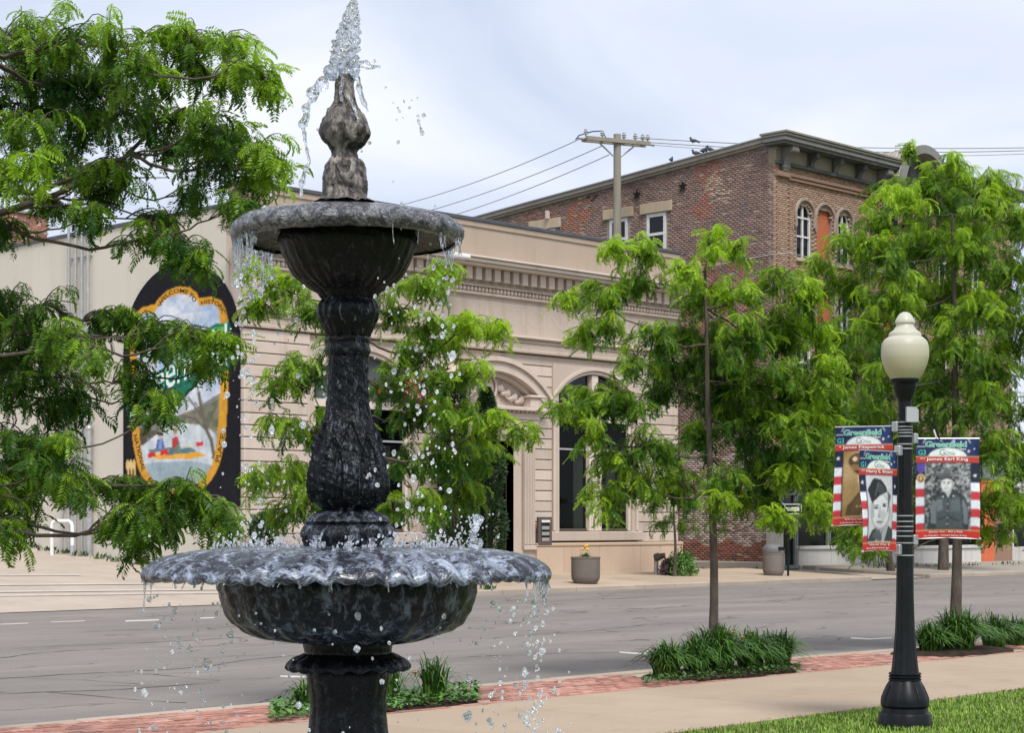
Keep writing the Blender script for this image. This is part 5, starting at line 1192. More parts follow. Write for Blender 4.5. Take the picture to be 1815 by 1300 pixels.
obj('capital', MB().lathe(LP([(11.5,712),(13,706),(17,698),(18.5,692),(20,688),(20.5,681),(24.5,679),(25.5,677),(25.5,672),(24,671)]), LC0, 48), M['black'], lamp, smooth=40)
def m_globe():
    t = NT('aged cream acrylic globe'); z = t.n('ShaderNodeSeparateXYZ'); t.l(t.tc.outputs['Object'], z.inputs[0])
    f = t.n('ShaderNodeMapRange'); f.inputs[1].default_value = 3.05; f.inputs[2].default_value = 3.35; t.l(z.outputs[2], f.inputs[0])
    n = t.noise(9, 4); ff = t.math('ADD', f.outputs[0], t.math('MULTIPLY', t.math('SUBTRACT', n, .5), .5))
    c = t.mix(ff, (.60,.55,.36), (.66,.645,.54)); d = t.bsdf(c, .38, .4, 0); tr = t.n('ShaderNodeBsdfTranslucent'); t.l(c, tr.inputs[0])
    m = t.n('ShaderNodeMixShader'); m.inputs[0].default_value = .35; t.l(d, m.inputs[1]); t.l(tr.outputs[0], m.inputs[2]); return t.done(m.outputs[0])
M['globe'] = m_globe()
obj('globe', MB().lathe(LP(resample([(24,674),(29.5,666),(35,656),(39,645),(41.5,634),(42,624),(41,613),(38,605),(33,600),(28.5,597)], 1.5)+[(28.5,592),(26,589),(20,585),(16,579),(15,575),(17.5,573),(17.5,569),(15.5,566),(13,561),(9,556),(4,553.5),(.5,553)]), LC0, 48), M['globe'], lamp, smooth=40)
for y in (749, 757, 763, 768, 774, 788, 796, 915, 925, 934, 942, 951, 963, 985): obj('strap', MB().lathe(LP([(12.9+(y-740)*.008,y+1.1),(13.4+(y-740)*.008,y+1),(13.4+(y-740)*.008,y-1),(12.9+(y-740)*.008,y-1.1)]), LC0, 24), M['galv'], lamp)
b = P(1615, 736, LD-.05); R = np.array((C_, -S_, 0)); Fw = np.array((S_, C_, 0))
m = MB(); hw = 10.5*LK; prof = [(-hw, -13*LK), (hw, -13*LK), (hw, 8*LK), (hw*.6, 13.5*LK), (-hw, 14*LK)]
m.prism([(a, c) for a, c in prof], b-np.array((0,0,0)), R, (0,0,1), -.05, .06); obj('junction_box', m, M['galv'] if 0 else M['greypaint'], lamp)
obj('cable', MB().tube([P(1625, 745, LD), P(1640, 741, LD), P(1652, 750, LD), P(1661, 765, LD), P(1665, 778, LD)], .006, 6), M['black_dull'], lamp)
obj('cable_lead', MB().tube([P(1655, 762, LD), P(1660, 778, LD)], .007, 5), M['whitepaint'], lamp)
# --- banners
class Banner:
    def __init__(s, name_label, x_in, x_out, dD0, dD1, ytop, ybot, left, loc_label, group):
        s.pi = P(x_in, ytop, LD+dD0); s.po = P(x_out, ytop, LD+dD1); s.pi[2] = s.po[2] = EYE+(HY-ytop)/FOC*(LD+(dD0+dD1)/2)
        s.h = (ybot-ytop)*(LD+(dD0+dD1)/2)/FOC; s.L, s.R = (s.po, s.pi) if left else (s.pi, s.po); s.left = left
        v = s.R-s.L; s.n = np.cross(v/np.linalg.norm(v), (0, 0, 1.0)); s.v = v
        s.o = thing('banner', loc_label, 'banner', (*((s.pi+s.po)/2)[:2], s.pi[2]-s.h), group)
    def pl(s, a, b, d=0.0):
        q = (1-b); outer = (1-a) if s.left else a; sh = (-.03 if s.left else .0)*q*q
        bow = .022*sin(pi*q*1.2)*sin(pi*a)+.05*q*q*outer*(.9 if s.left else .4)-.012*sin(q*7)*outer
        p = s.L+s.v*(a+sh)+np.array((0, 0, -q*s.h*(1-.012*sin(pi*a)))); return p+s.n*(bow+d)
    def text(s, txt, a0, a1, b0, b1, mat, d=.004, bold=0.0, rows=None):
        V, F = fit_text(txt, a0, a1, b0, b1, bold); obj('lettering', MB().add([s.pl(x, y, d) for x, y in V], F), M[mat], s.o)
def by(y): return 1-(y-185)/900.0            # crop rows of the right hand banner
def bxx(x): return (x-825)/560.0
def base_canvas(medal):
    c = Canvas(88, 140, (.012,.016,.045), asp=1.6)
    c.rect(0, 1, by(345), 1, (.012,.02,.075)); c.put(((c.noise(7) > .25) & (c.B > by(345))).astype(float)*.5, (.02,.05,.16))
    for s in (0, 1):
        x0 = 825+s*40; 
    c.line([(.12, .955), (.16, 1.0)], .006, (.6,.62,.66)); c.line([(.82, 1.0), (.86, .955)], .006, (.6,.62,.66)); c.line([(.02, .92), (.17, .92)], .004, (.55,.6,.65))
    m = (c.ell_m(.5, by(350), .30, .0911) <= 1) & (c.B > by(350)); c.put(m, (.66,.70,.68))
    c.rect(0, 1, by(403), by(345), (.42,.045,.03)); c.rect(0, 1, by(350), by(345), (.60,.35,.22)); c.rect(0, 1, by(404), by(400), (.60,.35,.22))
    # striped side borders
    for a0, a1 in ((0, .135), (.86, 1)):
        c.rect(a0, a1, by(1015), by(403), (.012,.015,.04)); ys = 580 if a0 else 560
        k = 0; y = ys
        while y < 1010:
            y1 = min(y+78, 1012); col = (.66,.68,.74) if k % 2 == 0 else (.46,.04,.05); mm = (c.A >= a0) & (c.A <= a1) & (c.B <= by(y)-(c.A-a0)*.05*(1 if a0 else -1)-.0) & (c.B >= by(1013)); c.put(mm, col); y = y1; k += 1
    c.rect(0, 1, 0, by(1013), (.50,.035,.025)); c.rect(0, 1, by(1017), by(1011), (.66,.40,.18))
    return c
def star(c, a, b, r, col=(.7,.7,.72)):
    pts = []
    for k in range(10): t = pi/2+k*pi/5+.2; q = r if k % 2 == 0 else r*.42; pts.append((a+q*cos(t), b+q*sin(t)/c.asp))
    c.poly(pts, col)
def common(B, name, l1, l2, logo='G3'):
    B.text('Greenfield', .155, .795, by(262), by(212), 'star white', .003, .05); B.text('Greenfield', .155, .795, by(262), by(212), 'letter green', .005, .015)
    B.text('Ohio', .66, .79, by(288), by(270), 'star white', .003, .02); B.text(logo, .04, .155, by(332), by(288), 'letter teal', .004, .03); B.text('G', .37, .46, by(335), by(280), 'logo grey', .003); B.text('Ohio', .46, .62, by(333), by(300), 'logo grey', .003)
    B.text(*name, by(392), by(356), 'star white', .004, .012); B.text(l1, .20 if l1[0] != 'K' else .21, .80 if l1[0] != 'K' else .73, by(1042), by(1022), 'star white', .004, .01); B.text(l2, .13, .80, by(1074), by(1054), 'star white', .004, .01)
def portrait_king(c):
    a0, a1, b0, b1 = .145, .855, by(1008), by(410); m = (c.A >= a0) & (c.A <= a1) & (c.B >= b0) & (c.B <= b1)
    n = c.noise(22)*.5+c.noise(40)*.5; g = np.clip(.20+n*.34, .03, .5); g[c.noise(30) < -.25] *= .35; c.c[m] = g[m][:, None]*np.array((1, 1.02, 1.05))
    X = bxx; E = lambda x, y, rx, ry, col, rot=0: c.ell(X(x), by(y), rx/560, ry/900, col, rot, .18); Pg = lambda pts, col: c.poly([(X(x), by(y)) for x, y in pts], col)
    dk = (.035,.042,.048); md = (.075,.088,.10); lt_ = (.16,.18,.20)
    Pg([(930,1008),(940,860),(960,740),(985,700),(1050,670),(1150,650),(1220,680),(1260,720),(1285,850),(1285,1008)], dk)
    Pg([(1000,1000),(1000,720),(1060,690),(1160,690),(1210,720),(1240,1000)], md); Pg([(960,950),(950,800),(975,730),(1000,760),(1000,960)], lt_); Pg([(1245,960),(1225,750),(1240,730),(1275,820),(1280,960)], lt_)
    Pg([(1010,850),(1000,740),(1050,735),(1060,830)], lt_); Pg([(1120,850),(1130,740),(1200,735),(1215,850)], (.11,.13,.145)); c.line([(X(1100), by(990)), (X(1100), by(720))], .006, (.02,.022,.025))
    for y in (780, 840, 900, 960): E(1100, y, 7, 7, (.35,.36,.36))
    c.line([(X(1020), by(920)), (X(1100), by(890)), (X(1200), by(930))], .008, (.02,.025,.03)); Pg([(1060,700),(1090,640),(1130,640),(1150,700),(1100,720)], (.45,.46,.46)); Pg([(1040,695),(1075,660),(1098,715),(1070,735)], dk); Pg([(1165,690),(1135,655),(1108,715),(1135,735)], dk)
    E(1060,712,9,6,(.6,.6,.6)); E(1152,706,9,6,(.6,.6,.6))
    E(1093,610,52,72,(.42,.43,.43)); E(1088,600,46,64,(.58,.59,.59)); E(1150,590,10,18,(.4,.4,.4)); Pg([(1040,590),(1036,540),(1145,520),(1148,580),(1140,560),(1090,550),(1050,565)], (.05,.05,.055))
    E(1070,592,11,6,(.07,.07,.08)); E(1108,590,11,6,(.07,.07,.08)); c.line([(X(1058), by(580)), (X(1080), by(578))], .005, (.1,.1,.1)); c.line([(X(1098), by(577)), (X(1120), by(579))], .005, (.1,.1,.1)); Pg([(1086,595),(1092,595),(1098,618),(1082,618)], (.36,.36,.36)); E(1090,635,20,6,(.2,.2,.2)); E(1090,634,15,3,(.6,.6,.6))
    Pg([(1018,545),(1030,480),(1050,455),(1110,452),(1132,490),(1138,515),(1090,530),(1040,545)], (.10,.11,.12)); Pg([(1030,500),(1048,470),(1080,462),(1060,500)], (.22,.23,.24)); c.line([(X(1025), by(535)), (X(1135), by(505))], .005, (.03,.03,.03))
def portrait_sepia(c):
    a0, a1, b0, b1 = .155, .85, by(1008), by(410); m = (c.A >= a0) & (c.A <= a1) & (c.B >= b0) & (c.B <= b1); n = c.noise(5)
    c.c[m] = (np.array((.42,.30,.15))+n[m][:, None]*np.array((.08,.07,.05)))+((c.A[m]-.5)*.25)[:, None]*np.array((1,.95,.8))
    X, Y = (lambda x: (x-95)/505.0), (lambda y: 1-(y-100)/855.0); E = lambda x, y, rx, ry, col, rot=0: c.ell(X(x), Y(y), rx/505, ry/855, col, rot, .2); Pg = lambda pts, col: c.poly([(X(x), Y(y)) for x, y in pts], col)
    Pg([(200,870),(215,790),(260,740),(330,650),(420,640),(500,740),(560,870)], (.10,.065,.03)); Pg([(240,860),(270,760),(330,700),(380,860)], (.14,.09,.045)); Pg([(330,680),(350,620),(400,620),(420,690),(375,760)], (.50,.38,.24)); Pg([(365,700),(385,700),(395,800),(370,800)], (.12,.07,.03))
    E(362,560,62,90,(.45,.30,.18)); E(358,552,54,80,(.62,.45,.30)); E(335,545,13,7,(.12,.07,.04)); E(385,545,13,7,(.12,.07,.04)); E(360,605,22,6,(.35,.18,.12)); Pg([(354,555),(364,555),(372,585),(350,585)], (.48,.32,.2))
    E(320,400,108,78,(.07,.04,.018)); E(300,378,60,36,(.13,.08,.035)); Pg([(235,440),(260,425),(430,440),(440,480),(380,505),(270,495)], (.24,.13,.05)); Pg([(260,485),(300,478),(380,500),(400,520),(310,515)], (.04,.025,.012)); E(275,380,20,20,(.75,.62,.38)); E(275,380,9,9,(.5,.35,.15))
    E(302,795,8,8,(.6,.45,.2)); E(330,793,8,8,(.6,.45,.2)); E(340,865,8,8,(.6,.45,.2))
def portrait_close(c):
    a0, a1, b0, b1 = .16, .845, by(1008), by(410); m = (c.A >= a0) & (c.A <= a1) & (c.B >= b0) & (c.B <= b1); c.c[m] = np.array((.50,.50,.51))+(c.noise(4)[m]*.05)[:, None]
    X, Y = (lambda x: (x-335)/305.0), (lambda y: by(410+(y-525)*600/590.0)); E = lambda x, y, rx, ry, col, rot=0, s=.2: c.ell(X(x), Y(y), rx/305, ry*.98/855, col, rot, s); Pg = lambda pts, col: c.poly([(X(x-(y-525)*.115), Y(y)) for x, y in pts], col)
    def E2(x, y, *k): E(x-(y-525)*.115, y, *k)
    Pg([(440,1110),(470,1010),(530,960),(600,960),(655,1000),(672,1110)], (.05,.055,.06)); Pg([(520,1110),(520,960),(560,940),(610,960),(600,1110)], (.40,.41,.42)); Pg([(545,1110),(560,1000),(575,1110)], (.10,.10,.11)); Pg([(480,1060),(520,960),(560,1060),(540,1110)], (.10,.11,.12))
    E2(522,850,92,165,(.32,.32,.33)); E2(520,845,80,152,(.62,.62,.63)); Pg([(440,900),(436,740),(450,720),(462,800),(470,900)], (.35,.35,.36)); Pg([(575,900),(590,760),(600,700),(560,660),(575,760)], (.12,.12,.13)); E2(598,830,12,34,(.35,.35,.35))
    E2(478,812,20,9,(.04,.04,.045)); E2(545,795,20,9,(.04,.04,.045)); Pg([(455,790),(500,782),(502,792),(458,800)], (.08,.08,.085)); Pg([(525,775),(568,768),(570,778),(527,786)], (.08,.08,.085)); Pg([(500,800),(515,798),(532,880),(498,888)], (.42,.42,.43)); E2(514,890,18,7,(.25,.25,.26)); E2(525,936,34,9,(.16,.16,.17)); E2(525,950,24,6,(.45,.45,.46)); E2(545,870,26,50,(.50,.50,.51))
    Pg([(440,770),(402,650),(432,560),(448,545),(500,560),(545,620),(560,665),(500,700),(462,745)], (.018,.02,.024)); Pg([(465,600),(480,575),(530,625),(550,660),(500,690),(478,660)], (.05,.055,.06)); c.line([(X(478-9), Y(600)), (X(462-20), Y(700))], .012, (.10,.11,.12))
G_B = 'portrait banners hanging from the street lamp'
bR = Banner('', 1623, 1736, 0, 0, 778, 956, False, 'banner right of the lamp post with a grey picture of a man in uniform', G_B)
c = base_canvas(True); portrait_king(c)
c.poly([(.015, by(410)), (.14, by(410)), (.14, by(470)), (.08, by(510)), (.015, by(470))], (.09,.06,.30)); c.ell(.078, by(545), .065, .048, (.60,.45,.20), 0, .1); c.ell(.078, by(548), .045, .035, (.10,.03,.02), 0, .15); c.ell(.078, by(545), .022, .024, (.60,.45,.18), 0, .3)
star(c, .93, by(518), .036); star(c, .83, by(300), .03); star(c, .92, by(280), .022); star(c, .40, by(205), .022); star(c, .60, by(205), .022)
c.blur(2); c.c *= (1+.10*c.noise(50)+.06*c.noise(9))[..., None]; c.mesh('cloth', bR.pl, M['print'], bR.o); common(bR, ('James Earl King', .165, .82), 'Korean War - MIA (1950)', '1st Cavalry - United States Army'); bR.text('SFC', .07, .145, by(372), by(358), 'star white')
bL = Banner('', 1583, 1480, .02, .20, 757, 933, True, 'rear banner left of the lamp post with a brown tinted man in peaked cap', G_B)
c = base_canvas(False); portrait_sepia(c); star(c, .06, by(470), .04); star(c, .93, by(518), .036); star(c, .83, by(300), .03); star(c, .92, by(280), .022)
c.blur(2); c.c *= (1+.10*c.noise(50)+.06*c.noise(9))[..., None]; c.mesh('cloth', bL.pl, M['print'], bL.o); common(bL, ('James Fitzpatrick', .135, .86), 'World War II', 'United States Army'); bL.text('*', .07, .11, by(375), by(355), 'star white')
bF = Banner('', 1590, 1524, -.05, -.46, 800, 978, True, 'narrow front banner left of the lamp post with a close face under dark cap', G_B)
c = base_canvas(False); portrait_close(c); star(c, .07, by(470), .04); star(c, .93, by(500), .036); star(c, .83, by(300), .03); star(c, .92, by(280), .022)
c.blur(2); c.c *= (1+.10*c.noise(50)+.06*c.noise(9))[..., None]; c.mesh('cloth', bF.pl, M['print'], bF.o); common(bF, ('Harry E. Bryant', .17, .85), 'World War II', 'Infantry', 'G1'); bF.text('PFC', .06, .14, by(372), by(358), 'star white')
for B in (bR, bL, bF):
    for zt, d in ((0, .012), (1, -.0)):
        m = MB()
        b_ = 1 if zt == 0 else 0; inn = B.pl(1 if B.left else 0, b_, -.006); out = B.pl(0 if B.left else 1, b_, -.006)
        if zt: m.tube([inn, B.pl(.5, 0, -.006), out], .006, 6)
        else:
            c0 = np.array((LC[0], LC[1], inn[2])); di = (inn-c0); di = di/np.linalg.norm(di); m.tube([c0+di*.05, inn, out], .008, 6)
        obj('rod', m, M['galv'], B.o)
    obj('knob', MB().ball(B.pl(0 if B.left else 1, 0, 0), .014, 8, 6), M['galv'], B.o)
    # bracket castings on the post
for (B, y0) in ((bR, 778), (bR, 958), (bL, 757), (bF, 800), (bF, 975)):
    c0 = np.array((LC[0], LC[1], EYE+(HY-y0)*LK)); di = (B.pi-np.array((LC[0], LC[1], B.pi[2]))); di[2] = 0; di = di/np.linalg.norm(di); q = c0+di*.075
    obj('bracket', MB().bbox(q[0]-.03, q[0]+.03, q[1]-.03, q[1]+.03, q[2]-.045, q[2]+.045, .008), M['galv'], lamp)
# ================================================================== TREES
def m_leaf(name, dark, young, trans=.4):
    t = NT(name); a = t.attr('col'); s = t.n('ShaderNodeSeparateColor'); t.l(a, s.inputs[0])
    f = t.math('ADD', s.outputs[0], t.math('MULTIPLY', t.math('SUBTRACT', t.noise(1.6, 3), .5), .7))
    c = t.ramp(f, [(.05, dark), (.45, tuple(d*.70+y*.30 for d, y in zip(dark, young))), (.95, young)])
    b = t.bsdf(c, .45, .35, 0); tr = t.n('ShaderNodeBsdfTranslucent'); c2 = t.mix(1.0, c, (1.25,1.25,.55), 'MULTIPLY'); t.l(c2, tr.inputs[0])
    m = t.n('ShaderNodeMixShader'); m.inputs[0].default_value = trans; t.l(b, m.inputs[1]); t.l(tr.outputs[0], m.inputs[2]); return t.done(m.outputs[0])
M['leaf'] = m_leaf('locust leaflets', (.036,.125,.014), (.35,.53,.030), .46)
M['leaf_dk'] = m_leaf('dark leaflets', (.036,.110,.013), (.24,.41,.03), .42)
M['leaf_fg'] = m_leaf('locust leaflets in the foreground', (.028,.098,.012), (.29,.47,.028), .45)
def m_bark():
    t = NT('grey brown bark'); n = t.noise(14, 6, .65, t.map((1, 1, .25))); c = t.ramp(n, [(.3, (.04,.032,.026)), (.7, (.135,.11,.088))])
    return t.done(t.bsdf(c, .9, .2, 0, t.bump(n, .8, .012)))
M['bark'] = m_bark()
def frond_template(npair=11, droop=1.1, lw=.058, ll=.24, seed=0):
    r = np.random.default_rng(seed); V = []; F = []; N_ = 24; x = z = 0; pts = []
    for i in range(N_+1): s = i/N_; a = -droop*s; pts.append((x, 0, z)); x += cos(a)/N_; z += sin(a)/N_
    pts = np.array(pts); T = np.gradient(pts, axis=0); T /= np.linalg.norm(T, axis=1)[:, None]
    for k in range(npair):
        s = .12+.86*k/(npair-1); p = np.array([np.interp(s*N_, np.arange(N_+1), pts[:, j]) for j in range(3)]); t = T[min(N_, int(s*N_))]
        L = ll*(1-.75*abs(s-.45)**1.4)*r.uniform(.85, 1.1)
        for sd in (-1, 1):
            d = t*.42+np.array((0, sd*.88, -.25))+r.uniform(-.12, .12, 3); d /= np.linalg.norm(d); w = np.cross(d, (0, 0, 1)); w = w/np.linalg.norm(w)*.8+np.array((0,0,r.uniform(-.5,.5))); w = w/np.linalg.norm(w)*lw/2
            b = len(V); V += [p, p+d*L*.45+w, p+d*L+np.array((0,0,-.03*L)), p+d*L*.45-w]; F.append((b, b+1, b+2, b+3))
    b = len(V)                                        # rachis as a thin strip
    for i in (0, 12, 24): V += [pts[i]+(0, .006, 0), pts[i]-(0, .006, 0)]
    F += [(b, b+1, b+3, b+2), (b+2, b+3, b+5, b+4)]
    return np.array(V), np.array(F)
TPL = [frond_template(9, d, .092, .28, i) for i, d in enumerate((.7, 1.1, 1.5, 1.9))]
TPL_FAR = [frond_template(6, d, .12, .34, i+9) for i, d in enumerate((.8, 1.3, 1.8))]
def place_fronds(pos, yaw, pitch, roll, size, tint, tpls):
    n = len(pos); k = RNG.integers(0, len(tpls), n); Vs, Fs, Cs = [], [], []; off = 0
    for j, (V, F) in enumerate(tpls):
        m = k == j; q = int(m.sum())
        if not q: continue
        cy, sy, cp, sp, cr, sr = (f(a[m]) for a in (yaw, pitch, roll) for f in (np.cos, np.sin))
        Rz = np.zeros((q, 3, 3)); Rz[:, 0, 0] = cy; Rz[:, 0, 1] = -sy; Rz[:, 1, 0] = sy; Rz[:, 1, 1] = cy; Rz[:, 2, 2] = 1
        Ry = np.zeros((q, 3, 3)); Ry[:, 0, 0] = cp; Ry[:, 0, 2] = -sp; Ry[:, 2, 0] = sp; Ry[:, 2, 2] = cp; Ry[:, 1, 1] = 1
        Rx = np.zeros((q, 3, 3)); Rx[:, 0, 0] = 1; Rx[:, 1, 1] = cr; Rx[:, 1, 2] = -sr; Rx[:, 2, 1] = sr; Rx[:, 2, 2] = cr
        Mx = Rz@Ry@Rx; W_ = np.einsum('nij,vj->nvi', Mx, V)*size[m][:, None, None]+pos[m][:, None, :]
        Vs.append(W_.reshape(-1, 3)); Fs.append((F[None]+(np.arange(q)*len(V))[:, None, None]).reshape(-1, 4)+off); off += q*len(V)
        Cs.append(np.repeat(tint[m], len(V)))
    c = np.concatenate(Cs); return np.vstack(Vs), np.vstack(Fs), np.stack([c, c, c], 1)
def limb(p0, p1, r0, r1, n=8, wob=.06, sag=.0, rise=.25):
    p0, p1 = np.asarray(p0, float), np.asarray(p1, float); L = np.linalg.norm(p1-p0); s = np.linspace(0, 1, n)[:, None]
    mid = p0*(1-s)+p1*s; bend = np.sin(pi*s)*np.array((0, 0, 1))*L*(-rise*.4); w = np.cumsum(RNG.normal(0, wob*L/n, (n, 3)), 0); w -= s*w[-1]; w[0] = 0
    return mid+bend*(1 if sag == 0 else sag)+w, np.linspace(r0, r1, n)
def make_tree(name, label, group, base, trunk_h, trunk_r, clumps, leaf, size=.19, dens=1.0, tpl=TPL, top=None, lean=(0, 0), twigs_per=1.0, cat='tree', bark=None, young=.0, trunkpts=None, wood_r=.0055):
    """clumps: (centre xyz, horizontal radius, vertical radius, tint). Leaves sit on twigs that run out of each clump's heart."""
    base = np.asarray(base, float); t = thing(name, label, cat, base, group); wood = MB()
    top_p = np.array(top if top is not None else base+(lean[0], lean[1], trunk_h)); mb = MB()
    if trunkpts is None:
        s = np.linspace(0, 1, 12)[:, None]; tp = base*(1-s)+top_p*s+np.hstack([.055*np.sin(s*7.5), .05*np.cos(s*5)-.05, 0*s]); tp[0, 2] -= .1
        tr = trunk_r*(1.25-.25*np.minimum(1, s[:, 0]*6))*(1-.72*s[:, 0]**1.1)
    else: tp = np.array(trunkpts, float); tr = np.linspace(trunk_r, trunk_r*.4, len(tp))
    mb.tube(tp, tr, 10); obj('trunk', mb, M['bark'], t, smooth=60)
    pos = []; yaw = []; pit = []; rol = []; siz = []; tin = []
    # a branch skeleton: every clump grows from the nearest piece of wood already there
    nodes = [(p, 0.0, -1) for p in tp[max(2, int(len(tp)*.28)):]]; nt0 = len(nodes); order = sorted(range(len(clumps)), key=lambda i: min(np.linalg.norm(np.asarray(clumps[i][0])-p) for p in tp)); par = {}
    for i in order:
        c = np.asarray(clumps[i][0], float); best = None
        for k, (p, l, _) in enumerate(nodes):
            d = c-p; dist = np.linalg.norm(d); cost = dist+.75*l+.9*max(0, -d[2]-.1*dist)+(.25*dist if k < nt0 else 0)+(.5*max(0, abs(d[2])-dist*.85))
            if best is None or cost < best[0]: best = (cost, k, dist)
        par[i] = best[1]; nodes.append((c-np.array((0, 0, .15*clumps[i][2])), nodes[best[1]][1]+best[2], i))
    where = {n[2]: k for k, n in enumerate(nodes) if n[2] >= 0}; desc = {i: 1 for i in par}
    for i in reversed(order):
        if par[i] >= nt0: desc[nodes[par[i]][2]] += desc[i]
    for ci, (c, rh, rv, tint) in enumerate(clumps):
        c = np.asarray(c, float); q = nodes[par[ci]][0]; e = nodes[where[ci]][0]; r1 = wood_r*sqrt(desc[ci])
        lp, lr = limb(q, e, min(r1*1.15+.001, trunk_r*.75), r1*.7, 9, .16, rise=.30); wood.tube(lp, lr, 6)
        nt = max(5, int(twigs_per*(70*(rh*rh*rv)**(1/1.6)/(size/.18)**1.0+10)))
        for i in range(nt):
            u = RNG.normal(0, 1, 3); u /= np.linalg.norm(u); rad = RNG.uniform(.45, 1.05); e2 = c+u*np.array((rh, rh, rv))*rad*1.18
            st = lp[int(RNG.integers(5, 9))]; tl = np.linalg.norm(e2-st); w, wr = limb(st, e2, .005, .0018, 7, .12, rise=-.45); w[:, 2] -= np.linspace(0, 1, 7)**2*.28*tl
            wood.tube(w, wr, 4, False)
            nf = max(5, int(dens*tl/(size*.15))); s = np.sort(RNG.uniform(.18, 1.0, nf)); d = np.gradient(w, axis=0); a0 = atan2(*(e2-st)[[1, 0]])
            for j, q_ in enumerate(s):
                x = q_*6; pt = np.array([np.interp(x, np.arange(7), w[:, m]) for m in range(3)]); pos.append(pt)
                yaw.append(a0+(1 if j % 2 else -1)*RNG.uniform(.3, 1.4) if q_ < .93 else a0+RNG.uniform(-.5, .5)); pit.append(RNG.uniform(-1.25, .30)); rol.append(RNG.normal(0, .45)); siz.append(size*RNG.uniform(.65, 1.2))
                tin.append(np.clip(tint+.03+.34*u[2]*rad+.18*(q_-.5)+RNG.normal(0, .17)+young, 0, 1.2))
    V, F, C = place_fronds(np.array(pos), np.array(yaw), np.array(pit), np.array(rol), np.array(siz), np.array(tin), tpl)
    obj('limbs', wood, M['bark'], t, smooth=60)
    me = mesh_np('crown', V-base, F, leaf, C); link('crown', me, t)
    return t, len(pos)
def px_clumps(lst, D):
    out = []
    for px, py, rp, dd, tint, *rv in lst:
        d = D+dd; r = rp*d/FOC; v = (rv[0]*1.45 if rv else rp)*d/FOC; out.append((P(px, py, d), r, v, tint))
    return out
TG = 'honey locust trees along the kerb'
YV = 13.15
def row(px): u, D = at_y(px, YV); return u, D
# tree behind the lily bed in the middle right
u, D = row(1262)
A = [(1300,700,66,.7,.05,44),(1400,710,60,.7,.05,44),(1350,800,60,.7,.05,40),(1420,800,50,.6,.1,36),(1260,640,60,.7,.05,40),(1380,600,60,.7,.1,40),(1180,640,50,.6,.05,34),(1450,740,44,-.2,.5,34),(1490,700,34,.1,.4,34),(1370,880,40,.4,.2,26),(1300,870,40,.4,.15,26),(1255,425,34,0,.95,30),(1315,430,30,.2,.8,26),(1215,475,42,-.3,.7,30),(1090,435,34,-.2,.85,22),(1140,440,40,.2,.6,26),(1060,505,44,-.4,.45,26),(1000,520,32,-.3,.85,18),(1120,500,52,.4,.35,32),(1250,520,56,.3,.55,40),(1320,505,48,-.3,.65,32),(1390,480,50,.1,.55,32),
     (1430,520,46,-.3,.5,34),(1400,570,56,.3,.5,40),(1455,590,40,0,.8,40),(1330,590,66,-.5,.35,44),(1240,600,66,.5,.30,44),(1160,580,58,-.3,.30,34),(1060,570,42,-.5,.45,26),(1025,590,26,-.2,.6,22),(1110,640,44,-.4,.45,30),(1185,680,60,.4,.20,40),(1110,705,48,-.5,.35,26),(1040,700,50,-.3,.30,26),(1000,720,30,-.5,.45,20),
     (1290,660,70,.4,.30,44),(1370,660,66,-.2,.35,46),(1430,680,50,.4,.35,44),(1475,650,36,-.3,.6,40),(1330,740,72,.1,.20,46),(1420,760,56,-.4,.30,40),(1240,770,56,.3,.15,36),(1160,780,54,-.4,.25,36),(1090,800,48,-.4,.50,32),(1040,760,30,-.6,.45,36),(1130,850,44,-.3,.45,30),(1075,860,38,-.5,.60,26),(1195,850,42,.3,.30,32),(1280,840,44,-.3,.25,26),
     (1345,830,60,.2,.30,36),(1410,835,44,-.3,.55,26),(1450,890,30,-.3,.70,32),(1440,820,42,.3,.45,36),(1275,885,30,-.5,.65,22),(1370,905,30,-.4,.70,22),(1070,900,24,-.5,.55,18),(1330,880,26,.2,.5,20)]
make_tree('honey_locust_tree', 'young honey locust on a thin trunk in the middle lily bed', TG, (u, YV, 0), zz(470, D), .055, px_clumps(A, D), M['leaf'], .185, .95, top=P(1240, 480, D), twigs_per=.95)
# tree behind the lamp
u, D = row(1692)
B = [(1614,250,9,.5,.55,10),(1650,300,26,.4,.6,22),(1580,325,24,.2,.5,20),(1700,290,34,.3,.65,26),(1770,310,40,.4,.65,32),(1740,360,50,-.3,.55,36),(1660,340,60,.3,.25,40),(1600,345,48,-.3,.85,34),(1800,380,50,.2,.6,40),(1545,380,44,.3,.45,30),(1500,420,48,-.2,.5,30),(1560,440,62,-.4,.4,40),(1640,430,66,.4,.35,44),(1720,440,66,-.2,.5,44),(1800,470,60,.4,.5,44),
     (1460,470,36,.2,.55,30),(1500,500,54,.3,.35,36),(1580,520,62,-.4,.55,40),(1660,520,66,.3,.45,44),(1740,540,66,-.4,.6,44),(1810,570,56,.3,.4,44),(1520,570,56,-.3,.45,36),(1600,600,60,.4,.25,40),(1690,610,66,-.3,.40,44),(1770,630,62,.4,.35,44),(1550,660,58,-.4,.45,36),(1640,690,60,.3,.2,40),(1720,710,66,-.3,.35,40),(1800,720,60,.3,.3,44),
     (1500,640,40,.2,.3,34),(1530,730,50,.3,.30,36),(1600,760,56,.3,.2,36),(1680,780,60,.4,.3,36),(1760,790,60,-.3,.45,40),(1815,810,50,.2,.35,40),(1480,790,40,-.3,.4,36),(1470,880,34,-.3,.6,34),(1560,830,44,.4,.2,34),(1770,870,50,-.3,.5,34),(1720,900,50,.3,.3,28),(1810,900,46,0,.5,40),(1500,920,36,.3,.45,36),(1535,965,28,.2,.5,26),(1760,940,30,0,.4,20),(1640,880,50,.5,.2,34),(1860,500,60,0,.4,60),(1870,700,60,0,.4,60),(1850,400,40,0,.4,40)]
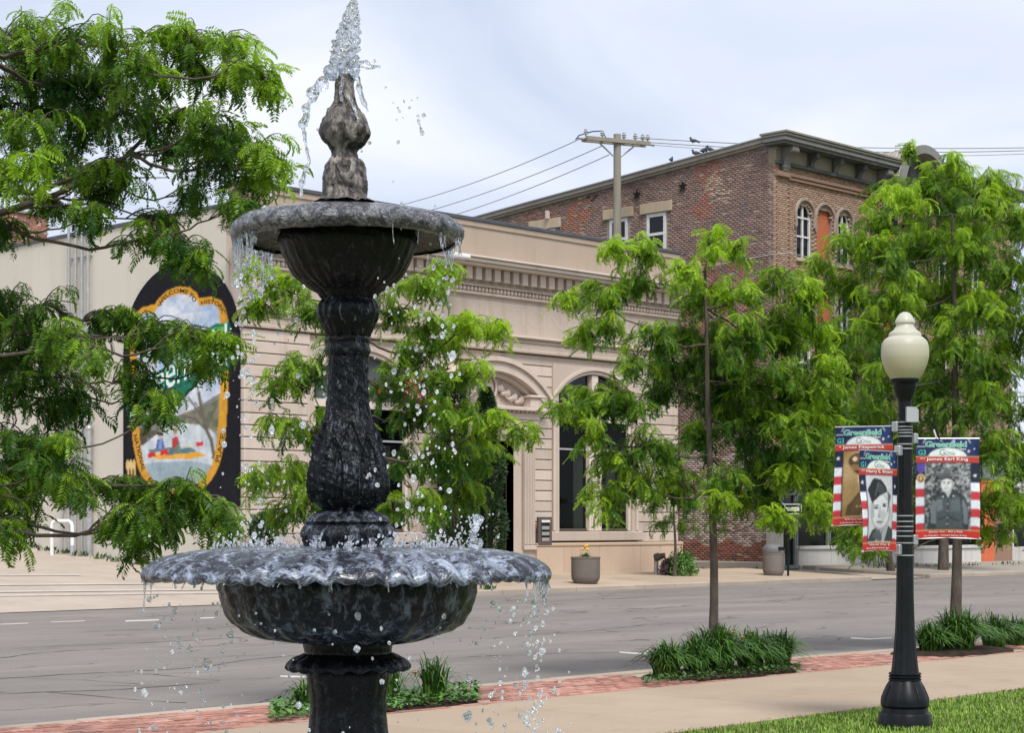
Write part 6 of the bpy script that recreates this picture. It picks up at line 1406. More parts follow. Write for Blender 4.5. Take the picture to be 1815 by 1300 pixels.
make_tree('honey_locust_tree', 'large honey locust tree with bright leaves behind the lamp post and banners', TG, (u, YV, 0), zz(330, D), .075, px_clumps(B, D), M['leaf'], .19, .80, top=P(1680, 380, D), twigs_per=.95)
# tree behind the fountain
u, D = row(640)
C = [(790,470,30,.3,.7,24),(745,500,40,0,.5,26),(700,545,40,.2,.4,30),(760,560,36,-.3,.45,28),(840,560,40,-.2,.85,20),(885,575,26,-.2,.95,18),(800,600,44,.2,.5,28),(730,620,50,0,.3,34),(690,680,44,.3,.25,34),(770,660,44,-.3,.35,30),(830,650,36,-.3,.5,24),(740,730,56,.3,.2,36),(810,720,52,-.3,.4,32),(870,740,42,-.4,.6,26),(925,755,32,-.4,.6,22),(850,800,54,.2,.35,34),(780,800,54,-.2,.25,34),(720,820,50,.3,.2,34),
     (700,890,36,.2,.3,24),(760,880,44,-.2,.4,28),(830,870,44,.2,.3,26),(455,480,36,.2,.85,26),(500,505,44,.2,.6,30),(545,545,36,-.2,.4,24),(460,530,30,.2,.6,22),(520,630,36,-.3,.5,22),(490,680,34,-.2,.55,26),(545,650,40,.2,.4,26),(500,745,36,-.2,.45,22),(545,760,36,.2,.3,30),(460,830,44,-.2,.55,30),(520,830,48,.2,.5,32),(545,880,44,-.2,.3,30),(500,900,36,.2,.4,26),(590,600,40,.2,.3,30),(600,750,50,.2,.2,40),(610,860,50,.2,.2,34),(640,520,40,.3,.4,30),(650,460,40,0,.5,26)]
make_tree('honey_locust_tree', 'honey locust partly hidden behind the fountain column', TG, (u, YV, 0), zz(520, D), .055, px_clumps(C, D), M['leaf'], .17, .85, top=P(640, 540, D))
# big tree reaching in from the left
D = 11.5
E = [(90,90,70,.7,.1,46),(20,180,70,.8,.05,46),(120,180,70,.8,.0,46),(200,130,60,.6,.0,44),(30,640,60,.7,.05,40),(90,720,60,.6,.05,40),(40,800,60,.7,.1,44),(120,840,50,.5,.1,36),(150,700,36,.4,.1,28),(30,560,46,.6,.05,30),(100,600,50,.5,.05,30),(20,860,60,.5,.2,44),(400,250,46,.5,.05,34),(340,60,40,.4,.2,34),(280,210,40,.4,.1,30),(290,600,36,.4,.05,26),(330,890,44,.3,.1,24),(40,40,80,.4,.5,50),(130,50,80,0,.6,50),(215,60,60,-.3,.5,46),(60,130,90,.5,.2,54),(160,140,80,.3,.1,50),(250,120,48,-.3,.3,44),(60,220,80,-.3,.25,46),(160,210,76,.3,.05,44),(240,190,56,0,.25,40),(300,60,30,.3,.5,26),(285,115,30,0,.5,30),(350,60,44,.2,.45,30),(410,60,42,0,.65,34),(450,110,42,-.3,.7,36),(400,130,44,.3,.35,34),(350,110,32,.4,.4,40),(480,140,24,-.3,.65,30),
     (330,190,40,.3,.35,24),(380,200,52,-.2,.35,34),(330,240,48,.2,.2,30),(420,240,50,.2,.5,32),(470,250,40,-.2,.75,30),(490,290,26,-.2,.75,28),(390,285,56,0,.15,34),(450,310,40,.2,.4,26),(350,330,36,.3,.2,28),(430,345,40,-.2,.35,22),(20,280,46,-.4,.75,34),(60,300,50,-.5,.85,36),(110,270,40,.3,.2,26),(150,300,30,.2,.3,24),(230,270,32,0,.5,22),(200,330,36,.2,.25,24),(160,370,40,-.2,.25,22),(90,350,36,.3,.2,22),
     (270,410,34,0,.25,26),(330,420,44,-.2,.15,30),(355,455,34,-.2,.45,26),(300,380,28,.2,.3,22),(20,400,30,0,.2,22),(20,520,48,.3,.1,34),(80,530,44,0,.15,32),(60,610,60,.3,.1,36),(130,590,44,-.2,.35,28),(170,625,40,-.3,.5,26),(30,680,60,.2,.1,36),(110,660,50,.2,.2,30),(190,560,26,.2,.25,20),(220,545,30,.2,.25,24),(255,580,44,.2,.2,26),(300,570,44,0,.1,30),(350,590,48,-.2,.35,30),(395,600,30,-.2,.5,26),(260,660,40,.2,.15,30),(300,700,36,-.2,.3,30),(370,640,36,0,.35,24),
     (250,700,26,.2,.1,22),(40,760,70,.2,.15,40),(110,790,60,-.3,.2,34),(60,850,70,.3,.35,40),(135,845,46,-.3,.4,26),(20,920,46,.2,.3,30),(20,935,36,-.2,.45,24),(215,850,36,.2,.2,22),(250,905,36,-.2,.2,26),(260,870,50,.2,.15,28),(320,870,52,-.2,.2,28),(300,920,40,.2,.3,24),(370,890,44,-.2,.3,26),(400,920,30,-.2,.45,22),(245,960,20,0,.3,26),(230,925,24,.1,.3,22),(330,850,30,-.2,.35,20),(-60,300,90,0,.3,80),(-60,600,90,0,.3,80),(-60,850,80,0,.3,60),(-60,60,90,0,.3,80)]
bt = P(-330, 0, D); bt[2] = 0.03
tp = [bt, bt+(0,0,1.0), P(-325,760,D), P(-310,560,D), P(-300,400,D), P(-270,250,D), P(-240,60,D)]
make_tree('honey_locust_tree', 'big dark honey locust reaching in from the left before the white wall', TG, bt, 4, .15, px_clumps(E, D), M['leaf_fg'], .155, .78, trunkpts=tp, twigs_per=.92)
def extra_limbs():
    t = [o for o in bpy.data.objects if o.name.startswith('honey_locust_tree')][-1]; m = MB()
    for pts, r in (([(-310,500),(-150,460),(0,378),(100,345),(150,320),(210,290),(255,245),(290,210),(330,190)], .026), ([(150,320),(60,365),(-60,400)], .015), ([(60,368),(180,360),(250,385),(330,420)], .009), ([(150,320),(230,315),(300,315)], .008),
                   ([(-310,860),(-150,850),(0,830),(100,845),(180,862),(300,862),(380,880)], .018), ([(-310,620),(-100,600),(60,590),(150,595),(260,600),(330,590)], .016), ([(60,855),(150,885),(215,925),(250,960)], .007), ([(180,700),(100,640),(0,600)], .010)):
        p = np.array([P(x, y, D+.1) for x, y in pts]); m.tube(p, np.linspace(r, r*.3, len(p)), 7)
    obj('branch', m, M['bark'], t, smooth=60)
extra_limbs()
# trees on the far side of the street, before the shops
SG = 'trees on the far side of the street'
u, D = at_y(1650, 34.3)
Fc = [(1690,320,44,0,.35,30),(1600,340,60,.5,.25,46),(1690,330,64,-.5,.3,50),(1650,420,80,0,.2,56),(1560,440,60,.5,.25,46),(1740,430,70,0,.3,56),(1600,520,80,0,.15,56),(1700,540,80,0,.2,56),(1780,540,70,0,.3,60),(1560,640,70,0,.2,56),(1660,660,80,0,.15,56),(1750,680,80,0,.25,56),(1620,780,70,0,.2,50),(1700,800,80,0,.2,50),(1790,790,60,0,.3,50),(1560,760,50,0,.25,46)]
make_tree('street_tree', 'dark full street tree before the brick building, behind the lamp', SG, (at_y(1672, 34.3)[0], 34.3, .15), 10, .16, px_clumps(Fc, D), M['leaf_dk'], .34, 1.0, tpl=TPL_FAR, top=P(1665, 450, at_y(1672, 34.3)[1]), twigs_per=.32)
u, D = at_y(1195, 35.2)
Gc = [(1190,870,40,0,.3,30),(1160,890,30,-.3,.35,22),(1225,890,30,.3,.35,22),(1195,830,36,0,.25,26),(1175,920,26,0,.4,16),(1215,925,22,.2,.4,14)]
make_tree('sapling', 'slim small tree with a thin stem at the right hand corner of the bank', None, (u, 35.2, pvz(35.2)), 4, .05, px_clumps(Gc, D), M['leaf_dk'], .26, .8, tpl=TPL_FAR, top=P(1190, 850, D), twigs_per=.6)
u, D = at_y(1480, 34.6)
Hc = [(1470,690,60,0,.25,50),(1420,740,50,0,.25,40),(1520,740,50,0,.25,44),(1480,800,60,0,.2,44),(1440,850,44,0,.3,34),(1520,860,44,0,.3,36),(1500,940,30,0,.35,34),(1480,610,60,0,.3,46)]
make_tree('street_tree', 'dark street tree before the shopfronts, left of the banners', SG, (at_y(1700, 34.0)[0]-3.3, 34.6, .15), 8, .12, px_clumps(Hc, D), M['leaf_dk'], .34, 1.0, tpl=TPL_FAR, twigs_per=.9, top=P(1500, 700, at_y(1500, 34.6)[1]))
# ------------------------------------------------------------------ lily beds
M['lily'] = m_attr('day lily leaf', .45, .2, 4, .1)
M['petal'] = m_plain('orange yellow petal', (.62,.27,.02), .6, .2, 20)
def arching(n, c, rad, h, w, cola, colb, z0=.05, upr=.5):
    """n strap leaves fountaining from a clump: 4 segments each."""
    V = []; F = []; C = []
    for i in range(n):
        t = RNG.uniform(0, 2*pi); r0 = rad*.30*sqrt(RNG.uniform(0, 1)); a = RNG.uniform(0, 2*pi); x, y = c[0]+r0*cos(a), c[1]+r0*sin(a); L = h*RNG.uniform(.75, 1.25); out = rad*RNG.uniform(.25, 1.0); dx, dy = cos(t), sin(t); b = len(V)
        for k in range(6):
            s = k/5; d = out*s**1.3; z = z0+L*(1.9*s-1.25*s*s*(.55+.75*out/rad)); ww = w*(1-s**2.2)*.5+.0006
            V += [(x+dx*d-dy*ww, y+dy*d+dx*ww, max(z, .05)+.002), (x+dx*d+dy*ww, y+dy*d-dx*ww, max(z, .05))]
        F += [(b+2*k, b+2*k+1, b+2*k+3, b+2*k+2) for k in range(5)]; g = RNG.uniform(0, 1); C += [tuple(np.array(cola)*(1-g)+np.array(colb)*g)]*12
    return MB().add(V, F, np.array(C))
def lily(px, rad, h, n, label, grp, flowers=(), dv=0.0, name='day_lily'):
    u, D = at_y(px, YV+dv); t = thing(name, label, 'plant', (u, YV+dv, .05), grp)
    obj('leaves', arching(n, (u, YV+dv), rad, h, .020, (.022,.065,.010), (.085,.19,.025)), M['lily'], t)
    for (fx_, fy, kind) in flowers:
        q = P(fx_, fy, D-.15); obj('stalk', MB().tube([(u, YV+dv, .05), q+(0,0,-.02)], .004, 4), M['lily'], t) if 0 else None
        m = MB(); m.tube([np.array((u+(q[0]-u)*.5, (YV+dv)+(q[1]-YV-dv)*.5, .1)), q], .004, 4, c=(.08,.17,.03)); obj('stalk', m, M['lily'], t)
        fm = MB()
        for k in range(6):
            a = k*pi/3; d = np.array((cos(a), sin(a), .9)); d /= np.linalg.norm(d); s_ = np.cross(d, (0,0,1)); s_ /= np.linalg.norm(s_); p1 = q+d*.028+s_*.013; p2 = q+d*.028-s_*.013; fm.add([q, p1, q+d*.055-np.array((0,0,.012)), p2], [(0,1,2,3)])
        obj('flower', fm, M['petal'], t)
    return t
LG = 'day lilies round the tree trunks'
lily(1180, .42, .40, 420, 'left clump of dark green strap leaves in the bed under the middle tree', LG, (), -.05)
lily(1232, .36, .44, 300, 'clump of strap leaves left of the thin trunk in the middle bed', LG, (), -.15)
lily(1270, .52, .54, 640, 'tallest clump with one orange bloom beside the thin trunk', LG, ((1299,1124,0),(1316,1133,0)), -.12)
lily(1330, .44, .46, 420, 'clump of strap leaves right of the thin trunk in the middle bed', LG, (), -.15)
lily(1378, .46, .42, 420, 'right hand clump of the bed under the middle tree', LG, (), .0)
lily(1650, .44, .40, 360, 'left clump of the bed behind the lamp post', LG, (), 0)
lily(1700, .60, .54, 640, 'tall clump with yellow blooms round the trunk right of the lamp', LG, ((1671,1133,0),(1676,1140,0),(1743,1158,0)), -.1)
lily(1762, .46, .44, 380, 'clump of strap leaves right of the trunk behind the lamp', LG, ((1768,1130,0),), 0)
lily(1800, .42, .40, 300, 'rightmost clump of strap leaves at the edge of the picture', LG, (), .05)
lily(770, .34, .42, 110, 'tuft of pale green lily leaves right of the fountain foot', LG, ((735,1196,0),), -.1)
lily(690, .30, .38, 90, 'tuft of lily leaves just right of the fountain stem', LG, (), .1)
lily(545, .30, .30, 80, 'thin tuft of lily leaves left of the fountain stem', LG, (), .2)
# seed heads in the right bed
m = MB(); u0, D0 = at_y(1715, YV-.1)
for i in range(16): q = P(1700+RNG.uniform(0, 55), 1085+RNG.uniform(0, 30), D0+RNG.uniform(-.2, .2)); b = np.array((q[0]-RNG.uniform(-.05,.1), q[1], .3)); m.tube([b, q], .003, 4, c=(.13,.19,.06)); m.tube([q, q+(0.01,0,.05)], .006, 5, c=(.25,.20,.12))
tag(obj('seed_heads', m, M['lily'], origin=(u0, YV, .05)), 'thin seed stalks standing above the lilies right of the lamp', 'seed stalks', kind='stuff')
for bx, bw in BEDS:
    o = obj('flower_bed', MB().lathe([(1, 0), (.98, .05), (.7, .085), (.01, .10)], (0, 0, 0), 32), M['soil']); o.scale = (bw, .62, 1); o.location = (bx, 13.12, .01); o['kind'] = 'structure'
# low ground cover
def cover(name, label, px0, px1, v0, v1, n, s, col):
    V = []; F = []; C = []
    for i in range(n):
        px = RNG.uniform(px0, px1); v = RNG.uniform(v0, v1); u, D = at_y(px, v); z = .07+RNG.uniform(0, .07); b = len(V); t = RNG.uniform(0, 6.28); L = s*RNG.uniform(.6, 1.4)
        d = np.array((cos(t), sin(t), RNG.uniform(-.2, .8))); w = np.array((-sin(t), cos(t), 0))*.35; q = np.array((u, v, z)); V += [q, q+d*L*.5+w*L, q+d*L, q+d*L*.5-w*L]; F.append((b, b+1, b+2, b+3)); C += [tuple(np.array(col)*RNG.uniform(.6, 1.3))]*4
    tag(obj(name, MB().add(V, F, np.array(C)), M['lily']), label, 'ground cover', kind='stuff')
cover('ground_cover', 'low creeping green leaves in the bed behind the fountain', 480, 850, 12.55, 13.7, 3200, .05, (.075,.19,.03))
cover('ground_cover', 'low weeds round the foot of the middle lily bed', 1140, 1420, 12.5, 12.9, 900, .045, (.06,.13,.03))
# ================================================================== UTILITY POLE AND LINES
UX = 50.0; uy, UD = at_x(1094, UX); utop = zz(238, UD)
pole = thing('utility_pole', 'weathered wooden utility pole with a crossarm rising behind the bank roof', 'utility pole', (UX, uy, 0))
obj('pole', MB().tube([(UX, uy, -.2), (UX, uy, 6), (UX, uy, utop)], [.20, .17, .13], 14), M['wood_grey'], pole, smooth=60)
a1, a2 = P(1036, 246, UD-.6), P(1148, 256, UD+.6); dv = a2-a1; 
arm = MB(); 
for off in (-.17, .17):
    nrm = np.cross(dv/np.linalg.norm(dv), (0,0,1)); o_ = nrm*off; L = np.linalg.norm(dv); m0 = a1+o_+np.array((0,0,0)); arm.prism([(0,-.07),(L,-.07),(L,.07),(0,.07)], m0, dv/L, (0,0,1), -.05, .05)
obj('crossarm', arm, M['wood_grey'], pole)
pc = np.array((UX, uy, zz(262, UD)))
for f in (.22, .80):
    q = a1+dv*f; obj('brace', MB().tube([q+(0,0,-.07), np.array((UX, uy, zz(283, UD)))], .03, 5), M['greypaint'], pole)
ins = []
for f in (.02, .28, .62, .80, .92, 1.0):
    q = a1+dv*f; obj('insulator', MB().lathe([(.03,0.07),(.03,.16),(.09,.18),(.05,.22),(.09,.25),(.05,.29),(.06,.33),(.02,.36)], q, 10), M['greypaint'], pole, smooth=40)
for f in (-.1, 1.1):
    q = a1+dv*f; obj('insulator', MB().tube([q+dv*(.1 if f < 0 else -.1), q], [.03,.06], 6), M['greypaint'], pole)
j = [P(1020, 248, UD), P(1026, 240, UD), P(1050, 233, UD), P(1068, 232, UD), P(1074, 245, UD)]; obj('jumper_wire', MB().tube(j, .02, 4), M['black_dull'], pole)
WG = 'power lines from the utility pole'
def wire(label, p0, p1, sag, r=.018, n=24):
    s = np.linspace(0, 1, n)[:, None]; p = p0*(1-s)+p1*s; p[:, 2] -= 4*sag*(s*(1-s))[:, 0]
    o = obj('power_line', MB().tube(p, r, 4), M['greypaint'], origin=p0); tag(o, label, 'power line', WG)
wire('upper power line running down left from the pole behind the fountain', P(1024, 248, UD), P(560, 390, 92), .5)
wire('middle power line running down left from the pole', P(1066, 259, UD), P(560, 414, 90), .5)
wire('lower power line running down left from the pole', P(1080, 274, UD), P(560, 436, 88), .5)
wire('highest power line running right from the pole over the brick building', P(1130, 244, UD), P(2000, 256, 72), .25, .02)
wire('second power line running right from the crossarm over the brick building', P(1150, 252, UD), P(2000, 258, 72), .3, .02)
wire('third power line running right from the crossarm end', P(1160, 257, UD), P(2000, 262, 72), .35, .014)
# pigeons
M['pigeon'] = m_plain('dark grey pigeon', (.06,.06,.075), .7, .3, 30)
def pigeon(px, py, D, ang, label):
    s = 1.0; m = MB(); m.ball((0, 0, .10), (.14, .06, .07), 10, 7); m.ball((.11, 0, .19), (.045, .04, .045), 8, 6); m.tube([(.08,0,.12),(.11,0,.18)], [.05,.035], 8); m.tube([(-.10,0,.10),(-.26,0,.05)], [.045,.03], 6); m.tube([(.15,0,.19),(.18,0,.18)], [.012,.003], 5); m.tube([(.02,.02,.05),(.02,.02,0)], .008, 4); m.tube([(.02,-.02,.05),(.02,-.02,0)], .008, 4)
    o = link('pigeon', mesh_np('pigeon', np.vstack(m.v), m.f, M['pigeon'])); smooth_by_angle(o.data, 60); o.location = tuple(P(px, py, D)); o.rotation_euler = (0, 0, ang); o.scale = (.95,)*3; tag(o, label, 'pigeon', 'pigeons on the roof edge and wire')
def ryD(px): y, D_ = at_x(px, SX-.1); return D_
for px, ang, lb in ((1190, .4, 'pigeon sitting alone farthest left on the sloping roof edge'), (1233, 2.4, 'left pigeon of the four near each other on the roof edge'), (1246, .3, 'second pigeon from the left in the roof edge row'), (1252, .8, 'third pigeon from the left in the roof edge row'), (1258, 2.9, 'rightmost pigeon of the roof edge row')):
    y, D_ = at_x(px, SX-.1); q = P(px, 0, D_); pz = side_top(y)+.29; pigeon(px, HY-(pz-EYE)*FOC/D_, D_, ang, lb)
pigeon(1229, 254, 66, 2.6, 'pigeon perched up on the power line right of the pole')
# ================================================================== SMALL THINGS ON THE FAR PAVEMENT
def far_at(px, v): u, D = at_y(px, v); return u, D
M['aggregate'] = m_stone('grey brown exposed aggregate', (.19,.165,.15), (.10,.085,.075), .5, 5)
def pot(px, v, z, r, h, label, cat, name, lid=False, grp=None):
    u, D = far_at(px, v); t = thing(name, label, cat, (u, v, z)); o = (u, v, z)
    obj('bowl' if not lid else 'body', MB().lathe([(r*.72, 0), (r*.82, .03), (r*.95, .10), (r, .20), (r, h-.05), (r*1.03, h-.04), (r*1.03, h), (r*.9, h), (r*.88, h-.08)], o, 28), M['aggregate'], t, smooth=35)
    return t, u, o
t, u, o = pot(1038, 33.75, pvz(33.75), .39, .72, 'round dark aggregate planter with a yellow flower by the kerb', 'planter', 'planter')
obj('soil', MB().lathe([(.35, .62), (.34, .66)], o, 20), M['soil'], t)
obj('leaves', arching(90, (u, 33.75), .22, .22, .03, (.04,.10,.02), (.10,.22,.04), z0=o[2]+.62), M['lily'], t)
fm = MB()
for i in range(9): fm.ball((u+RNG.normal(0,.05), 33.75+RNG.normal(0,.04), o[2]+.9+RNG.uniform(0,.13)), .035, 7, 5)
obj('flower', fm, m_plain('yellow blossom', (.70,.42,.06), .7), t)
M['lidgrey'] = m_plain('dull grey lid', (.13,.13,.13), .6)
t, u, o = pot(1371, 34.4, pvz(34.4)-.02, .33, .72, 'round grey litter bin with a domed lid by the sign post', 'litter bin', 'litter_bin', True)
obj('lid', MB().lathe([(.34, .73), (.345, .80), (.33, .88), (.27, .95), (.16, .99), (.02, 1.0)], o, 28), M['lidgrey'], t, smooth=35)
obj('opening', MB().box(u-.16, u+.10, 34.4-.345, 34.4-.29, o[2]+.80, o[2]+.90), M['black_dull'], t)
# one way sign
u, D = far_at(1397, 34.0); z0 = pvz(34); sg = thing('one_way_sign', 'black and white arrow street sign on a thin dark post at the alley corner', 'street sign', (u, 34.0, z0))
obj('post', MB().tube([(u, 34.0, z0-.1), (u, 34.0, zz(905, D))], .035, 8), M['black_dull'], sg)
O = P(1379, 912, D-.06); Wd = 42*D/FOC; Hd = 18*D/FOC
R3 = np.array((C_, -S_, 0)); obj('plate', MB().prism([(0,0),(Wd,0),(Wd,Hd),(0,Hd)], O, R3, (0,0,1), 0, .01), M['whitepaint'], sg)
obj('face', MB().prism([(.02,.02),(Wd-.02,.02),(Wd-.02,Hd-.02),(.02,Hd-.02)], O, R3, (0,0,1), .0105, .013), M['black_dull'], sg)
obj('arrow', MB().prism([(.07,Hd*.5),(.22,Hd*.86),(.22,Hd*.68),(Wd-.08,Hd*.68),(Wd-.08,Hd*.32),(.22,Hd*.32),(.22,Hd*.14)], O, R3, (0,0,1), .0135, .015), M['whitepaint'], sg)
V, F = fit_text('ONE WAY', .24, Wd-.10, Hd*.38, Hd*.62, .01); obj('lettering', MB().add([O+a*R3+np.array((0,0,b))+np.cross(R3,(0,0,1))*.0165 for a, b in V], F), M['black_dull'], sg)
# menu board on the bank wall
x0, x1 = fx(948), fx(972); mb_ = thing('notice_board', 'tall brown framed notice board on the stone wall right of the door', 'notice board', (x0, FACE, 1.2))
D = at_y(960, FACE)[1]; z0, z1 = zz(967, D), zz(917, D); 
obj('frame', MB().bbox(x0, x1, FACE-.15, FACE-.07, z0, z1, .01), M['bronze'], mb_)
obj('pane', MB().box(x0+.12, x1-.12, FACE-.16, FACE-.151, z0+.12, z1-.12), M['glass_d'], mb_)
m = MB(); 
for k in range(3): m.box(x0+.13, x1-.13, FACE-.163, FACE-.161, z0+.12+k*.17, z0+.12+k*.17+.10)
obj('paper', m, m_plain('grey printed paper', (.30,.29,.28), .7, .2, 30), mb_); obj('heading', MB().box(x0+.12, x1-.10, FACE-.165, FACE-.161, z1-.16, z1-.09), M['whitepaint'], mb_)
# evergreens by the door, potted
M['ever'] = m_attr('evergreen needles', .6, .25, 6, .2)
def evergreen(px, v, py_top, py_bot, rp, label, potted=True, zb=None):
    u, D = at_y(px, v); z0 = zb if zb is not None else pvz(v); t = thing('potted_evergreen' if potted else 'shrub', label, 'shrub', (u, v, z0)); zt = zz(py_top, D); zb_ = zz(py_bot, D) if not potted else z0+.45; r = rp*D/FOC
    if potted: obj('pot', MB().lathe([(.22,0),(.26,.05),(.32,.42),(.35,.45),(.35,.5),(.30,.5)], (u, v, z0), 20), M['aggregate'], t, smooth=35)
    obj('stem', MB().tube([(u, v, z0+.1), (u, v, zt-.3)], [.05,.015], 7), M['bark'], t)
    n = 9000; s = RNG.uniform(0, 1, n)**.9; z = zb_+(zt-zb_)*s; a = RNG.uniform(0, 2*pi, n); rr = r*(1-s**2.2)**.6*(1+.22*np.sin(s*17+2*np.sin(2*a))+.15*np.sin(3*a+s*9))*RNG.uniform(.35, 1.1, n)**.5; q = np.stack([u+rr*np.cos(a), v+rr*np.sin(a), z], 1)
    d = np.stack([np.cos(a), np.sin(a), RNG.uniform(-.2, 1.2, n)], 1)+RNG.normal(0, .4, (n, 3)); d /= np.linalg.norm(d, axis=1)[:, None]; w = np.cross(d, RNG.normal(0, 1, (n, 3))); w /= np.linalg.norm(w, axis=1)[:, None]; L = .14
    V = np.stack([q, q+d*L*.5+w*.022, q+d*L, q+d*L*.5-w*.022], 1).reshape(-1, 3); g = RNG.uniform(.5, 1.3, n)[:, None]; C = np.repeat(np.array((.022,.060,.016))*g, 4, 0)
    link('foliage', mesh_np('foliage', V-np.array((u, v, z0)), np.arange(4*n).reshape(n, 4), M['ever'], C), t)
evergreen(862, 36.6, 690, 960, 30, 'tall dark evergreen in a pot left of the bank doorway casing')
evergreen(806, 36.7, 665, 960, 34, 'tall dark evergreen in a pot just right of the fountain column')
# planter box left of the left window
u, D = at_y(467, 37.0); z0 = .3; bx_ = thing('box_planter', 'square dark planter with a clipped bush against the left end of the bank', 'planter', (u, 37.0, z0))
obj('box', MB().bbox(u-.28, u+.28, 36.72, 37.28, z0, z0+.95, .02), M['black_dull'], bx_)
n = 1500; a = RNG.normal(0, 1, (n, 3)); a /= np.linalg.norm(a, axis=1)[:, None]; q = a*np.array((.34,.34,.42))*RNG.uniform(.8, 1.05, (n, 1))+np.array((u, 37.0, z0+1.3)); w = np.cross(a, RNG.normal(0, 1, (n, 3)))*.03; e = RNG.normal(0, .05, (n, 3))
link('bush', mesh_np('bush', np.stack([q, q+w+e*.5, q+e+a*.04, q-w+e*.5], 1).reshape(-1, 3)-np.array((u, 37.0, z0)), np.arange(4*n).reshape(n, 4), M['ever'], np.repeat(np.array((.03,.075,.02))*RNG.uniform(.5,1.3,(n,1)), 4, 0)), bx_)
# shrub and fire department connection at the right corner
def bush(px, v, r, h, label, col, name='shrub', n=2200):
    u, D = at_y(px, v); z0 = pvz(v); t = thing(name, label, 'shrub', (u, v, z0)); obj('stem', MB().tube([(u, v, z0-.02), (u, v, z0+h*.5)], .015, 5), M['bark'], t)
    a = RNG.normal(0, 1, (n, 3)); a[:, 2] = np.abs(a[:, 2]); a /= np.linalg.norm(a, axis=1)[:, None]; q = a*np.array((r, r*.8, h))*(RNG.uniform(.35, 1.1, (n, 1))**.6)*(1+.25*np.sin(a[:, :1]*9)*np.sin(a[:, 1:2]*7)); q[:, 2] += .03; w = np.cross(a, RNG.normal(0, 1, (n, 3)))*.022; e = RNG.normal(0, .04, (n, 3))+a*.05
    link('foliage', mesh_np('foliage', np.stack([q, q+w+e*.5, q+e, q-w+e*.5], 1).reshape(-1, 3), np.arange(4*n).reshape(n, 4), M['ever'], np.repeat(np.array(col)*RNG.uniform(.5,1.5,(n,1)), 4, 0)), t)
bush(1208, 35.4, .48, .68, 'bright green low shrub at the bank corner by the sapling', (.085,.20,.035))
bush(1188, 35.7, .30, .42, 'small purplish low plant left of the bright shrub at the corner', (.10,.065,.075))
u, D = at_y(1163, 36.2); z0 = pvz(36.2); fc = thing('fire_connection', 'short double headed fire hose connection standing before the bank plinth', 'fire connection', (u, 36.2, z0))
obj('pipe', MB().tube([(u, 36.2, z0-.05), (u, 36.2, z0+.42)], .07, 10), M['galv'], fc, smooth=50)
for s in (-.12, .12): obj('cap', MB().tube([(u, 36.2, z0+.42), (u+s, 36.1, z0+.55), (u+s*1.3, 36.0, z0+.56)], [.06,.09,.09], 12), M['bronze'], fc, smooth=50)
# striped canopy edge and red trim at the left window
M['red'] = m_plain('red canvas', (.50,.02,.025), .7, .1); M['canvas'] = m_plain('white canvas', (.62,.58,.56), .7, .1)
u0 = fx(668); D = at_y(700, FACE)[1]; aw = thing('striped_bunting', 'red and white striped bunting draped beside the left arched window', 'bunting', (u0, FACE-.2, 4.8))
def stripe(pts, mat, w=.07):
    p = [P(x, y, at_y(x, FACE-.25)[1]) for x, y in pts]; m = MB()
    for a, b in zip(p[:-1], p[1:]): m.add([a+(0,0,w), a-(0,0,w), b-(0,0,w), b+(0,0,w), a+(0,.03,w), a+(0,.03,-w), b+(0,.03,-w), b+(0,.03,w)], [(0,1,2,3),(7,6,5,4),(0,3,7,4),(1,5,6,2)])
    obj('stripe', m, M[mat], aw)
for k in range(5):
    o_ = k*9
    stripe([(668+o_*2.4, 693-o_*.9), (700+o_*1.6, 692-o_*.8), (716+o_*1.2, 699-o_*.7), (738+o_*.8, 721-o_*.55)], 'red'); stripe([(672+o_*2.4, 689-o_*.9), (704+o_*1.6, 688-o_*.8), (720+o_*1.2, 695-o_*.7), (741+o_*.8, 716-o_*.55)], 'canvas', .05)
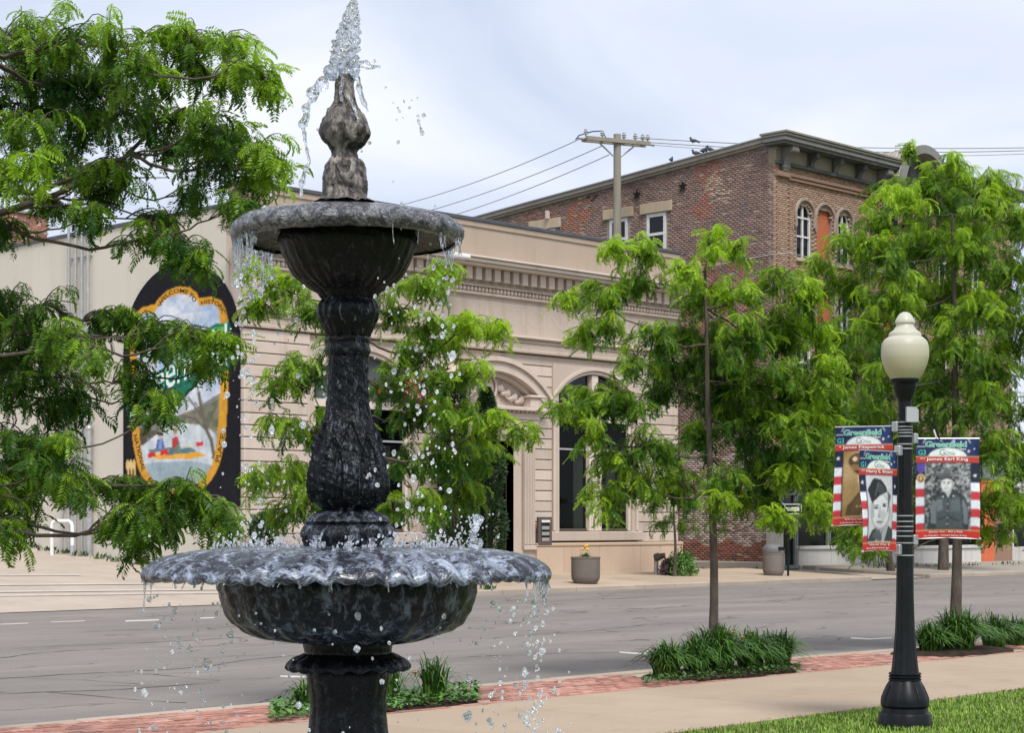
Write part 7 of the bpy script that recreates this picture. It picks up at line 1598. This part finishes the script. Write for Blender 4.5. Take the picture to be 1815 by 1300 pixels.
# bistro chairs and table before the shop
M['redseat'] = m_plain('dark red seat', (.28,.03,.04), .5)
def chair(px, v, ang, label):
    u, D = at_y(px, v); z0 = .25; t = thing('cafe_chair', label, 'chair', (u, v, z0), 'red cafe chairs before the shop'); 
    def R(a, b, c): return (u+a*cos(ang)-b*sin(ang), v+a*sin(ang)+b*cos(ang), z0+c)
    obj('seat', MB().lathe([(.20,.44),(.21,.455),(.20,.47)], (u, v, z0), 18), M['redseat'], t)
    obj('backrest', MB().tube([R(-.18,.18,.47), R(-.20,.20,.80), R(-.10,.22,.90), R(.10,.22,.90), R(.20,.20,.80), R(.18,.18,.47)], .014, 6), M['black_dull'], t); obj('back_panel', MB().add([R(-.12,.20,.62), R(.12,.20,.62), R(.12,.215,.84), R(-.12,.215,.84)], [(0,1,2,3)]), M['redseat'], t)
    for a in (-1, 1):
        for b in (-1, 1): obj('leg', MB().tube([R(a*.13, b*.13, .44), R(a*.20, b*.20, 0)], .012, 5), M['black_dull'], t)
chair(1553, 36.1, 2.6, 'left red seated metal cafe chair below the front banner'); chair(1570, 36.3, -2.4, 'right red seated metal cafe chair below the front banner')
# small weeds along far kerb and side wall
def weeds(label, pts, s, col):
    V = []; F = []; C = []
    for (x, y, z, n, r) in pts:
        for i in range(n):
            q = np.array((x+RNG.normal(0, r), y+RNG.normal(0, r*.4), z)); t = RNG.uniform(0, 6.28); d = np.array((cos(t)*.5, sin(t)*.5, RNG.uniform(.3, 1))); w = np.array((-sin(t), cos(t), 0))*.15; L = s*RNG.uniform(.5, 1.5); b = len(V); V += [q, q+d*L*.5+w*L, q+d*L, q+d*L*.5-w*L]; F.append((b,b+1,b+2,b+3)); C += [tuple(np.array(col)*RNG.uniform(.5, 1.4))]*4
    tag(obj('weeds', MB().add(V, F, np.array(C)), M['lily']), label, 'weeds', kind='stuff')
weeds('weeds and small plants along the foot of the brick building', [(SX-.5, y, .15, 40, .3) for y in np.linspace(38, 46, 8)]+[(x, FACE-2.5, .25, 40, .5) for x in (54.5, 58, 60, 63)]+[(at_y(868, 33.0)[0], 33.0, .12, 90, .12)], .14, (.06,.12,.03))
weeds('low weeds along the foot of the white side wall', [(BX0-.25, y, lotz(y), 50, .2) for y in np.linspace(38.2, 50, 14)], .16, (.05,.10,.03))
